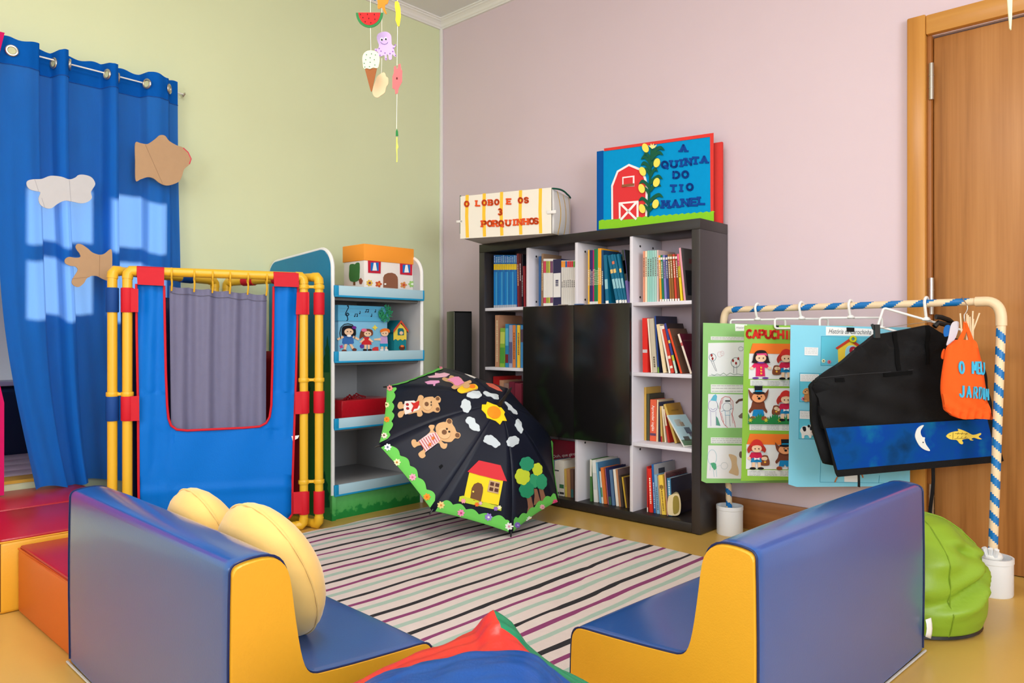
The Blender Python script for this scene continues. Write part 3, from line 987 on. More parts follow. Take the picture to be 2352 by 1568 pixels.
outl = [(313, 652)] + win[:1] + win[1:] + [(684, 657), (682, 760), (679, 870), (674, 1000), (671, 1100), (671, 1180), (664, 1189), (500, 1210), (320, 1250), (318, 1100), (317, 930), (314, 760)]
def ripple(x, y):
    f = .006 * sin(x * .09) * max(0, 1 - abs(y - 700) / 90) if y < 790 else 0
    f += .004 * sin((x + y * .35) * .05) * (.4 + .6 * (y > 985)) + .006 * max(0, 1 - abs(y - 1118 - .05 * (600 - x)) / 16)
    if x < 400 or x > 600:
        f += .007 * sin(x * .16 + y * .004) * (1 if y < 900 else .5)
    return f
sheet(outl, FP, .003, -.004, 4, fn=ripple).part('front_cloth', m_fabric, pt, ang=80)
b3 = lambda pts: [FP(x, y, .003 + ripple(x, y)) for x, y in pts]
for pts in (win, [(313, 652), (314, 760), (317, 930), (318, 1100), (320, 1250)], [(685, 657), (683, 760), (680, 870), (675, 1000), (672, 1100), (672, 1180), (664, 1191)]):
    MB().tube(b3(pts), .0055, 8).part('red_binding', m_sleeve_r, pt)
decal('care_label', [(669, 1001), (687, 999), (684, 1006), (672, 1012)], FP, (238, 238, 236), pt, .001, .004)
m_greyc = M('grey_curtain', (118, 118, 148), .7, .3, .05, 30, .2, 200, trans=.08)
def gfold(u, v):
    x = 389 + (614 - 389) * u + (4 - 6 * u) * v; y = 655 + 20 * u + (990 - 655 - 14 * u) * v
    y += 3 * abs(sin(u * pi * 5)) * (1 - v)
    d = -.026 + .014 * sin(u * 21 + .6 * sin(v * 3)) * (.6 + .4 * v) + .007 * sin(u * 47 + 1 + v) * (1 - .4 * v)
    return FP(x, y, d)
MB().grid(gfold, 80, 24).part('window_curtain', m_greyc, pt, ang=80)
MB().tube([gfold(i / 40, .045) + Vector((.003, 0, 0)) for i in range(41)], .0012, 5).part('hem_stitch', M('grey_stitch', (100, 98, 118), .8), pt)
for x in (394, 446, 488, 528, 569, 612):
    yt = 629 + (x - 394) * .05; tub = FP(x, yt)
    pts = []
    for k in range(13):
        a = radians(-60 + 300 * k / 12)
        pts.append(FP(x, yt) + UP * .026 * sin(a) + (FP(x, yt, .026) - FP(x, yt)) * cos(a))
    e = FP(x, yt + 38, -.008)
    MB().tube(pts[::-1] + [FP(x + 1, yt + 22, .01), e], .0042, 7).part('curtain_ring', m_pipe_y, pt)
for (p, q), z in (((QR, Q2[0]), 1.175), ((QR, Q2[0]), .724), ((QR, Q2[0]), .231), ((QL, Q3[0]), .68)):
    d = (q - p).normalized()
    mb = MB()
    mb.box(-.02, (q - p).length + .02, -.008, .008, -.007, .007, .003, mat=rigid(None, p + UP * z, atan2(d.y, d.x)))
    for s in (p, q):
        mb.lathe([(.0245, -.010), (.026, -.006), (.026, .006), (.0245, .010)], s + UP * z, 16)
    mb.part('hinge_clip', m_pipe_y, pt)
# cloth panels of the two folded wings
for (a, b), mt in ((Q3, M('wing_navy', (22, 34, 80), .5)), (Q2, M('wing_red', (150, 20, 34), .5))):
    d = (b - a).normalized(); nn = Vector((d.y, -d.x, 0)); ins_ = .14 if mt.name == 'wing_red' else .05
    for f0, f1, sm in ((.30, .42, m_sleeve_b), (.62, .74, m_sleeve_b)) if mt.name == 'wing_navy' else ((.34, .46, m_sleeve_r), (.68, .80, m_sleeve_r)):
        L_ = (b - a).length; MB().tube([a + d * L_ * f0 + UP * TH, a + d * L_ * f1 + UP * TH], .025, 14).part('top_sleeve', sm, pt)
    mb = MB(); mb.grid(lambda u, v: a + d * (ins_ + u * ((b - a).length - ins_ - .04)) + nn * .006 * sin(u * 9 + v * 4) + UP * (.06 + v * (.80 if mt.name == 'wing_red' else 1.06)), 14, 14)
    mod_solid(mb.part('wing_cloth', mt, pt, ang=80), .003)

# ------------------------------------------------------------------ painted display shelf
TX0, TX1, TY0, TY1, TT = XL + .012, -3.268, 2.154, 2.759, 1.385
ts = thing('display_shelf', 'children display shelf with a painted landscape side and blue lipped trays', 'shelf', ((TX0 + TX1) / 2, (TY0 + TY1) / 2, 0))
m_grey = M('grey_melamine', (190, 190, 192), .5, .35, .02, 6)
m_edge = M('white_edge_band', (238, 238, 236), .4)
m_lip = M('pale_blue_lip', (178, 212, 226), .35, .4)
m_lipb = M('blue_lip_end', (24, 150, 202), .4, .4)
# landscape painted on the outer side: sky, hills, dark firs
m_land = bpy.data.materials.new('painted_landscape'); m_land.use_nodes = True
nt = m_land.node_tree; B = nt.nodes['Principled BSDF']; B.inputs['Roughness'].default_value = .45
tc = nt.nodes.new('ShaderNodeTexCoord'); sp = nt.nodes.new('ShaderNodeSeparateXYZ'); nt.links.new(tc.outputs['Object'], sp.inputs[0])
ns = nt.nodes.new('ShaderNodeTexNoise'); ns.inputs['Scale'].default_value = 5; nt.links.new(tc.outputs['Object'], ns.inputs[0])
ma = nt.nodes.new('ShaderNodeMath'); ma.operation = 'MULTIPLY_ADD'; ma.inputs[1].default_value = .16
nt.links.new(ns.outputs[0], ma.inputs[0]); nt.links.new(sp.outputs[2], ma.inputs[2])
cr = nt.nodes.new('ShaderNodeValToRGB'); e = cr.color_ramp.elements
e[0].position = 0; e[0].color = lin((40, 140, 70)); e[1].position = 1; e[1].color = lin((4, 126, 168))
for p, c in ((.42, (62, 118, 58)), (.62, (52, 108, 56)), (.66, (20, 110, 120)), (.8, (2, 116, 152)), (.93, (6, 132, 172))):
    k = e.new(p); k.color = lin(c)
dv = nt.nodes.new('ShaderNodeMath'); dv.operation = 'DIVIDE'; dv.inputs[1].default_value = 1.42
nt.links.new(ma.outputs[0], dv.inputs[0]); nt.links.new(dv.outputs[0], cr.inputs[0]); nt.links.new(cr.outputs[0], B.inputs['Base Color'])
def sideprof(x0, x1, zt, r):
    pts = [(x0, 0), (x1, 0)]
    pts += [(x1 - r + r * cos(a), zt - r * 1.0 + r * sin(a)) for a in (pi / 2 * k / 8 for k in range(9))]
    pts += [(x0 + r * .8 * (1 - sin(a)), zt - .03 - r * .8 + r * .8 * cos(a)) for a in (pi / 2 * k / 8 for k in range(9))]
    return pts
sp_ = sideprof(TX0, TX1, TT, .10)
for y0, nm in ((TY0, 'side_panel'), (TY1 - .018, 'side_panel')):
    MB().prism([(x, y0 + .0002, z) for x, z in sp_], [(x, y0 + .018, z) for x, z in sp_]).part(nm, [m_grey], ts, smooth=False)
    MB().tube([(x, y0 + .009, z) for x, z in sp_[1:]], .0105, 8).part('edge_band', m_edge, ts)
land = MB().prism([(x - .004 if x > TX1 - .05 else x + .003, TY0 - .0025, max(z - .004, 0) if z > .5 else z) for x, z in sp_], [(x - .004 if x > TX1 - .05 else x + .003, TY0 + .0001, max(z - .004, 0) if z > .5 else z) for x, z in sp_]).part('painted_face', m_land, ts, label='teal sky and green hills painted on the side', smooth=False)
TP = YP(TY0 - .0026)
for cx, y0, y1, wd in ((752, 770, 855, 15), (745, 1080, 1165, 22), (700, 800, 905, 16)):
    pts = [(cx, y0)]
    for k in range(1, 9):
        pts.append((cx + wd * (k / 8) * (1 if k % 2 else .6), y0 + (y1 - y0) * k / 8))
    for k in range(8, 0, -1):
        pts.append((cx - wd * (k / 8) * (1 if k % 2 else .6), y0 + (y1 - y0) * k / 8))
    pts = [(min(x, 757), y) for x, y in pts]
    decal('painted_fir', pts, TP, None, land, .0006, 0, mat=M('fir_paint', (14, 84, 48), .5, .3, .25, 40))
MB().box(TX0 - .006, TX0 + .006, TY0 + .018, TY1 - .018, .02, 1.25).part('back_panel', m_grey, ts)
MB().box(TX0 + .0065, TX0 + .012, TY1 - .20, TY1 - .19, .1, 1.2).part('back_joint', M('joint_grey', (110, 110, 112), .6), ts)
for zt in (1.195, .859, .5175, .18):
    zb = zt - .053
    MB().box(TX0 + .01, TX1 + .006, TY0 + .019, TY1 - .019, zb + .006, zb + .022, .001).part('tray_board', m_grey, ts)
    t = MB().box(TX1 + .006, TX1 + .018, TY0 + .034, TY1 - .012, zb, zt, .003).part('tray_lip', m_lip, ts)
    MB().box(TX1 + .0042, TX1 + .0196, TY0 + .008, TY0 + .034, zb, zt, .003).part('lip_end', m_lipb, t)
    MB().box(TX1 + .0042, TX1 + .0196, TY1 - .016, TY1 - .004, zb, zt, .003).part('lip_end', m_lipb, t)
    MB().box(TX1 + .0038, TX1 + .0192, TY0 + .010, TY1 - .006, zb - .006, zb + .004, .002).part('lip_base', m_lipb, t)
    MB().tube([(TX1 - .03, TY0 + .02, zb - .012), (TX1 - .03, TY1 - .02, zb - .012)], .009, 8).part('support_rail', M('rail_grey', (120, 118, 116), .5), ts)
m_grass = bpy.data.materials.new('painted_grass'); m_grass.use_nodes = True
nt = m_grass.node_tree; B = nt.nodes['Principled BSDF']; B.inputs['Roughness'].default_value = .5
tc = nt.nodes.new('ShaderNodeTexCoord'); sp = nt.nodes.new('ShaderNodeSeparateXYZ'); nt.links.new(tc.outputs['Object'], sp.inputs[0])
ns = nt.nodes.new('ShaderNodeTexNoise'); ns.inputs['Scale'].default_value = 26; ns.inputs['Detail'].default_value = 4; nt.links.new(tc.outputs['Object'], ns.inputs[0])
ma = nt.nodes.new('ShaderNodeMath'); ma.operation = 'MULTIPLY_ADD'; ma.inputs[1].default_value = .10
nt.links.new(ns.outputs[0], ma.inputs[0]); nt.links.new(sp.outputs[2], ma.inputs[2])
cr = nt.nodes.new('ShaderNodeValToRGB'); e = cr.color_ramp.elements
e[0].position = .0; e[0].color = lin((16, 130, 50)); e[1].position = .16; e[1].color = lin((98, 190, 104))
for p, c in ((.085, (22, 140, 62)), (.094, (80, 176, 88))):
    k = e.new(p); k.color = lin(c)
nt.links.new(ma.outputs[0], cr.inputs[0]); nt.links.new(cr.outputs[0], B.inputs['Base Color'])
MB().box(TX1 - .02, TX1 - .004, TY0 + .019, TY1 - .019, 0, .128).part('kick_board', m_grass, ts)
MB().box(TX1 - .004, TX1 + .0125, TY0 - .0025, TY0 + .020, 0, .128).part('painted_foot', m_grass, ts)

# things on the display shelf
def carton(nm, x0, x1, y0, y1, z0, z1, mat, label, cat):
    t = thing(nm, label, cat, ((x0 + x1) / 2, (y0 + y1) / 2, z0))
    MB().box(x0, x1, y0, y1, z0, z1, .003).part('body', mat, t)
    return t
HX, HY0, HY1 = -3.335, 2.405, 2.742
hb = carton('house_box', -3.525, HX, HY0, HY1, 1.166, 1.37, M('house_white', (238, 232, 228), .7), 'white cardboard house box with an orange lid on the top tray', 'box')
MB().box(-3.53, HX + .005, HY0 - .005, HY1 + .003, 1.345, 1.434, .003).part('roof_lid', M('orange_card', (250, 158, 50), .6), hb)
hp = XP(HX + .0005)
z4 = zc(.2551, 600, 540)
for q in ([(960, 220), (1075, 228), (1072, 345), (962, 338)], [(1248, 240), (1358, 250), (1356, 362), (1250, 352)]):
    f = decal('window_frame', z4(q), hp, (196, 34, 58), hb)
    (a, b), (c, d) = q[0], q[2]
    decal('window_pane', z4(rect(a + 22, b + 26, c - 20, d - 24)), hp, (30, 110, 190), f, .002, .003)
    m_ = (a + c) / 2
    decal('white_curtain', z4([(m_ - 8, b + 28), (m_ + 8, b + 28), (m_ + 20, d - 26), (m_ - 20, d - 26)]), hp, (240, 240, 240), f, .002, .005)
dr = decal('door', z4([(1098, 470)] + [(1098, 380), (1110, 355), (1140, 340), (1175, 338), (1205, 350), (1224, 375), (1228, 400), (1228, 480)]), hp, (142, 92, 70), hb)
decal('knob', z4(ell(1111, 440, 8)), hp, (245, 245, 240), dr, .004, .003)
for cx, cy, r, c1, c2, k in ((973, 430, 30, (232, 190, 70), (120, 60, 110), 7), (1055, 440, 30, (200, 86, 50), (230, 150, 60), 5), (1280, 448, 30, (212, 140, 80), (200, 70, 60), 5), (1355, 440, 32, (150, 196, 110), (230, 240, 220), 6)):
    fl = decal('flower', z4(petals(cx, cy, r, k)), hp, c1, hb)
    decal('flower_center', z4(ell(cx, cy, 10)), hp, c2, fl, .002, .003)
hl = PL((0, HY0 - .0005, 0), (0, -1, 0))
tr = decal('tree_crown', z4(smooth([(800, 270), (825, 258), (845, 262), (862, 248), (884, 250), (888, 290), (886, 350), (880, 400), (845, 420), (805, 410), (794, 370), (796, 320)])), hl, (66, 120, 62), hb)
decal('tree_trunk', z4([(832, 395), (846, 395), (848, 450), (830, 450)]), hl, (120, 80, 50), tr, .003, -.001)
decal('mushroom', z4([(880, 400), (900, 385), (916, 410), (905, 440), (890, 440)]), hl, (150, 80, 60), hb)
pk = MB().ball((-3.505, 2.375, 1.185), .035, .03, .03).single('orange_ball', M('orange_felt', (246, 120, 40), .8), 'small orange felt mound beside the white house box', 'toy')

BX, BY0, BY1 = -3.335, 2.242, 2.560
mbx = carton('music_box', -3.50, BX, BY0, BY1, .828, 1.03, M('light_blue_card', (128, 192, 226), .6), 'light blue lidded box with paper children on the second tray', 'box')
MB().box(-3.505, BX + .006, BY0 - .006, BY1 + .006, 1.016, 1.10, .003).part('lid', M('sky_card', (92, 180, 222), .6), mbx)
lp = XP(BX + .0065); bp = XP(BX + .0005)
mb = MB(); line_sheet(z4(smooth([(775, 640), (785, 650), (765, 690), (758, 715), (775, 725), (788, 712), (775, 700), (768, 712), (776, 740), (778, 760), (766, 758)], 3))[:-3], 1.6, lp, .0015, 0, mb); mb.part('treble_clef', foam((30, 40, 60)), mbx, smooth=False)
for x, y in ((840, 730), (862, 730), (885, 705), (940, 690), (960, 690), (990, 730), (1025, 690)):
    mb = MB(); sheet(z4(ell(x, y, 6, 5)), lp, .0015, 0, mb=mb); line_sheet(z4([(x + 5, y), (x + 5, y - 22)]), 1, lp, .0015, 0, mb)
    if x in (840, 940): line_sheet(z4([(x + 5, y - 21), (x + 27, y - 21)]), 1.4, lp, .0015, 0, mb)
    mb.part('music_note', foam((30, 40, 60)), mbx, smooth=False)
for yy in (660, 690, 720):
    line_sheet(z4([(705, yy - 4), (1080, yy + 12)]), .6, lp, .0006).part('stave_line', foam((110, 160, 200)), mbx, smooth=False)
mb = MB(); r = random.Random(3)
for k in range(60):
    x = r.uniform(1050, 1160); y = r.uniform(640, 775)
    if ((x - 1105) / 55) ** 2 + ((y - 705) / 70) ** 2 > 1: continue
    p = lp(600 + x * .2551, 540 + y * .2551, r.uniform(.004, .016))
    pts = [p + Vector((r.uniform(-.003, .006), r.uniform(-.012, .012), r.uniform(-.012, .012))) for _ in range(5)]
    mb.tube(pts, .0025, 5)
mb.part('green_yarn_tuft', M('green_yarn', (44, 150, 104), .9), mbx)
SK = (240, 200, 165)
girl_rope = [('girl', (58, 110, 180), 'p', [(-.18, .36), (.18, .36), (.22, .66), (.12, .72), (-.14, .72), (-.22, .66)]), ('arm', SK, 'p', [(-.2, .38), (-.42, .5), (-.38, .56), (-.16, .46)]), ('arm', SK, 'p', [(.2, .38), (.42, .5), (.38, .56), (.16, .46)]),
             ('leg', SK, 'p', [(-.14, .70), (-.04, .70), (-.10, .93), (-.18, .93)]), ('leg', SK, 'p', [(.03, .70), (.13, .70), (.22, .86), (.14, .90)]), ('shoe', (110, 60, 50), 'e', (-.16, .95, .09, .05)), ('shoe', (110, 60, 50), 'e', (.22, .91, .08, .06)),
             ('hair', (26, 24, 30), 's', [(-.22, .06), (0, 0), (.22, .06), (.27, .3), (.2, .38), (-.2, .38), (-.26, .3)]), ('face', SK, 'e', (0, .24, .17, .13)), ('bow', (110, 40, 140), 'e', (.2, .08, .08, .06)), ('collar', (245, 245, 245), 'e', (0, .39, .08, .04)),
             ('eye', (30, 30, 30), 'e', (-.06, .23, .018)), ('eye', (30, 30, 30), 'e', (.06, .23, .018))]
girl_red = [('girl', (206, 44, 50), 'p', [(-.12, .38), (.12, .38), (.24, .72), (-.22, .72)]), ('arm', SK, 'p', [(-.12, .42), (-.3, .6), (-.24, .64), (-.08, .5)]), ('arm', SK, 'p', [(.12, .42), (.3, .58), (.24, .62), (.08, .5)]), ('leg', SK, 'p', [(-.1, .72), (0, .72), (-.02, .92), (-.1, .92)]),
            ('leg', SK, 'p', [(.04, .72), (.13, .72), (.13, .92), (.05, .92)]), ('shoe', (30, 24, 26), 'e', (-.08, .95, .09, .045)), ('shoe', (30, 24, 26), 'e', (.13, .95, .09, .045)), ('hair', (120, 62, 40), 's', [(-.24, .1), (0, .02), (.22, .08), (.24, .3), (0, .34), (-.18, .38), (-.32, .46), (-.3, .25)]),
            ('face', SK, 'e', (.02, .24, .16, .12)), ('bow', (230, 110, 150), 'e', (-.14, .08, .12, .07)), ('eye', (30, 30, 30), 'e', (-.04, .23, .018)), ('eye', (30, 30, 30), 'e', (.08, .23, .018))]
boy = [('boy', (196, 160, 210), 'p', [(-.14, .36), (.16, .36), (.18, .68), (-.14, .68)]), ('arm', SK, 'p', [(-.14, .42), (-.42, .46), (-.42, .52), (-.12, .54)]), ('shorts', (20, 150, 190), 'p', [(-.16, .67), (.18, .67), (.18, .80), (-.16, .80)]), ('leg', SK, 'p', [(-.12, .80), (-.03, .80), (-.03, .93), (-.12, .93)]),
       ('leg', SK, 'p', [(.06, .80), (.14, .80), (.14, .93), (.06, .93)]), ('shoe', (235, 235, 235), 'e', (-.1, .95, .08, .04)), ('shoe', (235, 235, 235), 'e', (.1, .95, .08, .04)), ('face', SK, 'e', (.02, .22, .16, .13)), ('hair', (238, 120, 40), 's', [(-.17, .18), (-.15, .06), (.04, 0), (.22, .06), (.22, .2), (.1, .12), (-.05, .14)]), ('eye', (30, 30, 30), 'e', (-.06, .22, .018)), ('eye', (30, 30, 30), 'e', (.06, .22, .018))]
def zx(px, py, s, k=.2551, ox=600, oy=540, rot=0, sx=None):
    return xf(ox + px * k, oy + py * k, (sx or s) * k, rot, s * k)
fig(mbx, 'paper_girl', bp, zx(780, 812, 240), girl_rope)
mb = MB(); mb.tube([bp(600 + x * .2551, 540 + y * .2551, .004) for x, y in [(712, 930), (704, 880), (715, 830), (745, 802), (780, 796), (815, 805), (838, 835), (845, 880), (836, 930)]], .0025, 5); mb.part('skipping_rope', foam((50, 60, 66)), mbx)
fig(mbx, 'paper_girl', bp, zx(945, 838, 205), girl_red)
fig(mbx, 'paper_boy', bp, zx(1100, 838, 205), boy)
decal('paper_butterfly', z4(star(1022, 832, 26, 4, .5)), bp, (240, 214, 80), mbx)
decal('paper_ball', z4(ell(905, 1000, 18)), bp, (96, 60, 150), mbx)
decal('paper_car', z4([(1000, 1040), (1000, 1018), (1025, 1005), (1050, 1005), (1055, 1040)]), bp, (210, 60, 60), mbx)
decal('paper_butterfly', z4(star(720, 1003, 20, 4, .5, .5)), bp, (190, 70, 150), mbx)
# bird house
gx = -3.345; gp = XP(gx + .0005)
gy0, gy1 = 2.615, 2.70
bh = thing('bird_house', 'small teal and yellow card bird house right of light blue box', 'toy house', (gx - .04, (gy0 + gy1) / 2, .828))
ym = (gy0 + gy1) / 2
prof = [(gy0, .828), (gy1, .828), (gy1, .965), (ym, 1.01), (gy0, .965)]
MB().prism([(gx, y, z) for y, z in prof], [(gx - .09, y, z) for y, z in prof]).part('body', foam((24, 128, 140)), bh, smooth=False)
for s in (-1, 1):
    a = Vector((0, ym, 1.014)); b_ = Vector((0, ym + s * .052, .958))
    f = [(gx + .006, a.y, a.z), (gx + .006, b_.y, b_.z), (gx + .006, b_.y, b_.z + .013), (gx + .006, a.y, a.z + .013)]
    MB().prism(f, [(gx - .095, y, z) for _, y, z in f]).part('roof_slope', foam((18, 108, 124)), bh, smooth=False)
    f2 = [(gx + .0095, y, z) for _, y, z in f]
    MB().prism(f2, f).part('roof_edge', foam((208, 74, 50)), bh, smooth=False)
decal('yellow_front', z4([(1190, 945), (1190, 850), (1250, 795), (1305, 850), (1305, 945), (1290, 935), (1270, 948), (1250, 935), (1228, 948), (1208, 934)]), gp, (236, 208, 80), bh)
wd = decal('window', z4([(1225, 900), (1225, 850), (1235, 836), (1270, 838), (1280, 855), (1280, 900)]), gp, (24, 110, 120), bh, .002, .003)
decal('face', z4(ell(1255, 880, 16)), gp, SK, wd, .002, .005)
decal('pot', z4(ell(1266, 1012, 26, 24)), gp, (90, 52, 40), bh, .003)
decal('flame', z4(ell(1266, 998, 16, 10)), gp, (236, 120, 60), bh, .004)
# red parcel
rb = carton('red_box', -3.50, -3.30, 2.24, 2.575, .487, .600, M('red_gloss_paper', (176, 20, 34), .25, .5, .06, 18, .3, 60, coat=.3), 'red paper wrapped box on the third tray, behind the umbrella', 'box')
r = random.Random(5)
mb = MB()
for k in range(7):
    y0 = 2.25 + .028 * k
    mb.tube([(-3.31 - .02 * k, y0, .602), (-3.33 - .02 * k, y0 + .03, .612 + .006 * (k % 3)), (-3.36 - .01 * k, y0 + .06, .603)], .004, 5)
mb.part('crumpled_flap', M('dark_red_paper', (130, 16, 26), .4), rb)

# ------------------------------------------------------------------ loudspeaker in the corner
m_spk = M('speaker_gloss', (10, 12, 12), .12, .5, coat=.4)
m_cloth = M('speaker_cloth', (36, 36, 38), .85, .2, .1, 200)
sk = thing('loudspeaker', 'tall black tower loudspeaker standing in the room corner', 'loudspeaker', (-3.50, 3.21, 0))
SP0 = at(1043, HORIZ, 4.72); SP0.z = 0
fd = (Matrix.Rotation(radians(24), 3, 'Z') @ -FV)
sd = Vector((-fd.y, fd.x, 0))
if sd.dot(RV) < 0: sd = -sd
HS = 1.096
wsp = .118
out = [(0, 0), (wsp, 0), (wsp - .004, -.06), (wsp - .02, -.14), (wsp - .05, -.2), (.05, -.2), (-.02 + .02, -.14), (-.006, -.06)]
MB().prism([SP0 + sd * a + fd * b + UP * HS for a, b in out], [SP0 + sd * a + fd * b + UP * .02 for a, b in out]).part('cabinet', m_spk, sk, ang=30)
MB().box(0, 1, 0, 1, 0, 1).v
gr = MB(); c0 = SP0 + fd * .001
gr.prism([c0 + sd * .004 + UP * (HS - .01), c0 + sd * (wsp - .004) + UP * (HS - .01), c0 + sd * (wsp - .004) + UP * .03, c0 + sd * .004 + UP * .03], [p + fd * .012 for p in (c0 + sd * .004 + UP * (HS - .01), c0 + sd * (wsp - .004) + UP * (HS - .01), c0 + sd * (wsp - .004) + UP * .03, c0 + sd * .004 + UP * .03)])
gr.part('front_grille', m_cloth, sk, smooth=False)
MB().tube([c0 + UP * (HS - .005) + fd * .004, c0 + UP * .03 + fd * .004], .0022, 6).part('chrome_edge', m_metal, sk)
MB().lathe([(0, 0), (.12, 0), (.12, .02), (0, .02)], SP0 + sd * .06 - fd * .09, 20).part('base', m_dark, sk)

# ------------------------------------------------------------------ hanging paper mobile
z2 = zc(.2552, 780, 0)
mo = thing('hanging_mobile', 'hanging paper mobile with watermelon, octopus, ice cream and leaf cutouts', 'mobile', at(880, -300, 2.9))
mo.location.z = 2.4
D0 = DP(2.9); D1 = DP(2.97); D2 = DP(2.94, 8)
m_thr = M('white_thread', (238, 236, 225), .6)
hoop_c = at(880, -180, 2.95)
MB().tube([hoop_c + Vector((cos(a), sin(a), 0)) * .09 for a in (2 * pi * k / 30 for k in range(30))], .004, 6, True).part('hoop', m_white, mo)
MB().tube([hoop_c + Vector((0, 0, .2)), Vector((hoop_c.x, hoop_c.y, ZC))], .0015, 5).part('thread', m_thr, mo)
for k in range(3):
    a = 2 * pi * k / 3
    MB().tube([hoop_c + Vector((0, 0, .2)), hoop_c + Vector((cos(a), sin(a), 0)) * .09], .0012, 5).part('thread', m_thr, mo)
def thread(x0, y0, x1, y1, D):
    MB().tube([D(x0, y0), D(x1, y1)], .0011, 5).part('thread', m_thr, mo)
thread(851, -178, 851, 32, D0); thread(851, 62, 852, 120, D0); thread(877, -178, 877, 80, D1); thread(913, -178, 913, 5, D2); thread(913, 60, 912, 150, D2); thread(912, 214, 911, 298, D2); thread(877, 134, 876, 170, D1)
wm = decal('watermelon', z2([(148, 117), (393, 117)] + [(270 + 122 * cos(a), 117 + 134 * sin(a)) for a in (pi * k / 20 for k in range(1, 20))]), D0, (54, 124, 72), mo)
decal('flesh', z2([(170, 117), (370, 117)] + [(270 + 98 * cos(a), 117 + 112 * sin(a)) for a in (pi * k / 20 for k in range(1, 20))]), D0, (224, 44, 46), wm, .0015, .003)
for x, y in ((190, 135), (252, 133), (315, 135), (212, 163), (265, 170), (320, 178), (232, 200), (283, 210)):
    decal('seed', z2(ell(x, y, 5, 8)), D0, (90, 30, 30), wm, .001, .0045)
decal('orange_animal', z2(smooth([(345, -40), (440, -40), (435, 30), (412, 45), (410, 80), (425, 125), (408, 120), (380, 70), (362, 80), (345, 75), (344, 30)])), D1, (250, 140, 50), mo)
decal('yellow_leaf', z2([(497, 20), (520, 10), (535, 30), (548, 80), (552, 150), (545, 200), (538, 238), (525, 240), (515, 215), (503, 185), (507, 120), (497, 70)]), D2, (242, 204, 62), mo)
decal('blue_piece', z2([(300, -20), (330, -20), (326, 5), (312, 5)]), D0, (40, 120, 180), mo)
oc = decal('octopus', z2(smooth([(400, 287), (440, 295), (465, 325), (468, 370), (470, 400), (490, 415), (505, 400), (508, 412), (490, 440), (500, 480), (512, 505), (498, 512), (475, 490), (470, 535), (445, 538), (440, 500), (425, 495), (428, 540), (408, 540), (405, 500), (370, 510), (350, 500), (345, 470), (322, 460), (318, 440), (345, 440), (355, 410), (345, 380), (335, 340), (350, 305)], 3)), D1, (202, 176, 228), mo)
for x, y in ((380, 358), (416, 353)):
    ey = decal('eye', z2(ell(x, y, 13, 16)), D1, (245, 240, 250), oc, .001, .003)
    decal('pupil', z2(ell(x + 2, y + 4, 8, 9)), D1, (50, 40, 60), oc, .001, .004)
line_sheet(z2([(372, 385), (385, 397), (405, 403), (425, 397), (435, 384)]), .9, D1, .001, .003).part('smile', foam((110, 80, 140)), oc, smooth=False)
for x, y in ((357, 440), (374, 463), (365, 500), (410, 480), (455, 485), (480, 466), (420, 532), (485, 435), (504, 502), (330, 455), (500, 408)):
    decal('spot', z2(ell(x, y, 6)), D1, (140, 100, 170), oc, .001, .003)
ic = decal('ice_cream', z2([(228, 620), (337, 615), (292, 822), (286, 826), (281, 822)]), D0, (150, 92, 54), mo)
sc_ = decal('scoop', z2(smooth([(215, 610), (212, 580), (207, 540), (215, 495), (245, 465), (285, 458), (330, 468), (355, 500), (363, 545), (355, 590), (348, 612), (330, 618), (305, 612), (275, 625), (245, 618), (228, 625)])), D0, (226, 218, 192), ic, .003, .003)
for x, y in ((245, 498), (290, 490), (325, 500), (278, 525), (238, 543), (315, 543), (225, 575), (278, 566), (320, 590), (230, 608), (272, 605)):
    decal('sprinkle', z2(ell(x, y, 5)), D0, (70, 130, 110), ic, .001, .0062)
decal('beige_shell', z2(smooth([(390, 655), (410, 662), (420, 690), (438, 705), (438, 755), (420, 785), (410, 830), (390, 850), (370, 862), (345, 880), (315, 870), (298, 840), (300, 800), (320, 740), (340, 690)])), D1, (240, 214, 176), mo)
pp = decal('pink_starfish', z2([(490, 600), (508, 596), (512, 620), (522, 622), (530, 580), (548, 576), (555, 625), (565, 640), (562, 740), (545, 770), (530, 800), (525, 840), (502, 848), (498, 805), (476, 795), (476, 690), (488, 660)]), D2, (222, 110, 112), mo)
decal('eye', z2(ell(516, 708, 7, 11)), D2, (90, 40, 40), pp, .001, .003)
cl = decal('leaf', z2([(516, 1158), (526, 1185), (529, 1225), (505, 1225), (506, 1185)]), D2, (46, 124, 66), mo)
decal('stem', z2([(510, 1235), (520, 1235), (522, 1290), (530, 1325), (520, 1345), (522, 1420), (520, 1460), (511, 1460), (513, 1400), (508, 1330), (510, 1290)]), D2, (206, 214, 96), mo)
mo2 = thing('hanging_mobile', 'pale green paper strip hanging by the door top, upper right corner', 'mobile', at(2318, 60, 2.1))
D3 = DP(2.1)
MB().tube([D3(2318, -5), Vector((D3(2318, 0).x, D3(2318, 0).y, ZC))], .0011, 5).part('thread', m_thr, mo2)
decal('paper_strip', [(2312, -12), (2324, -12), (2323, 40), (2321, 70), (2318, 66), (2315, 30)], D3, (222, 226, 190), mo2)
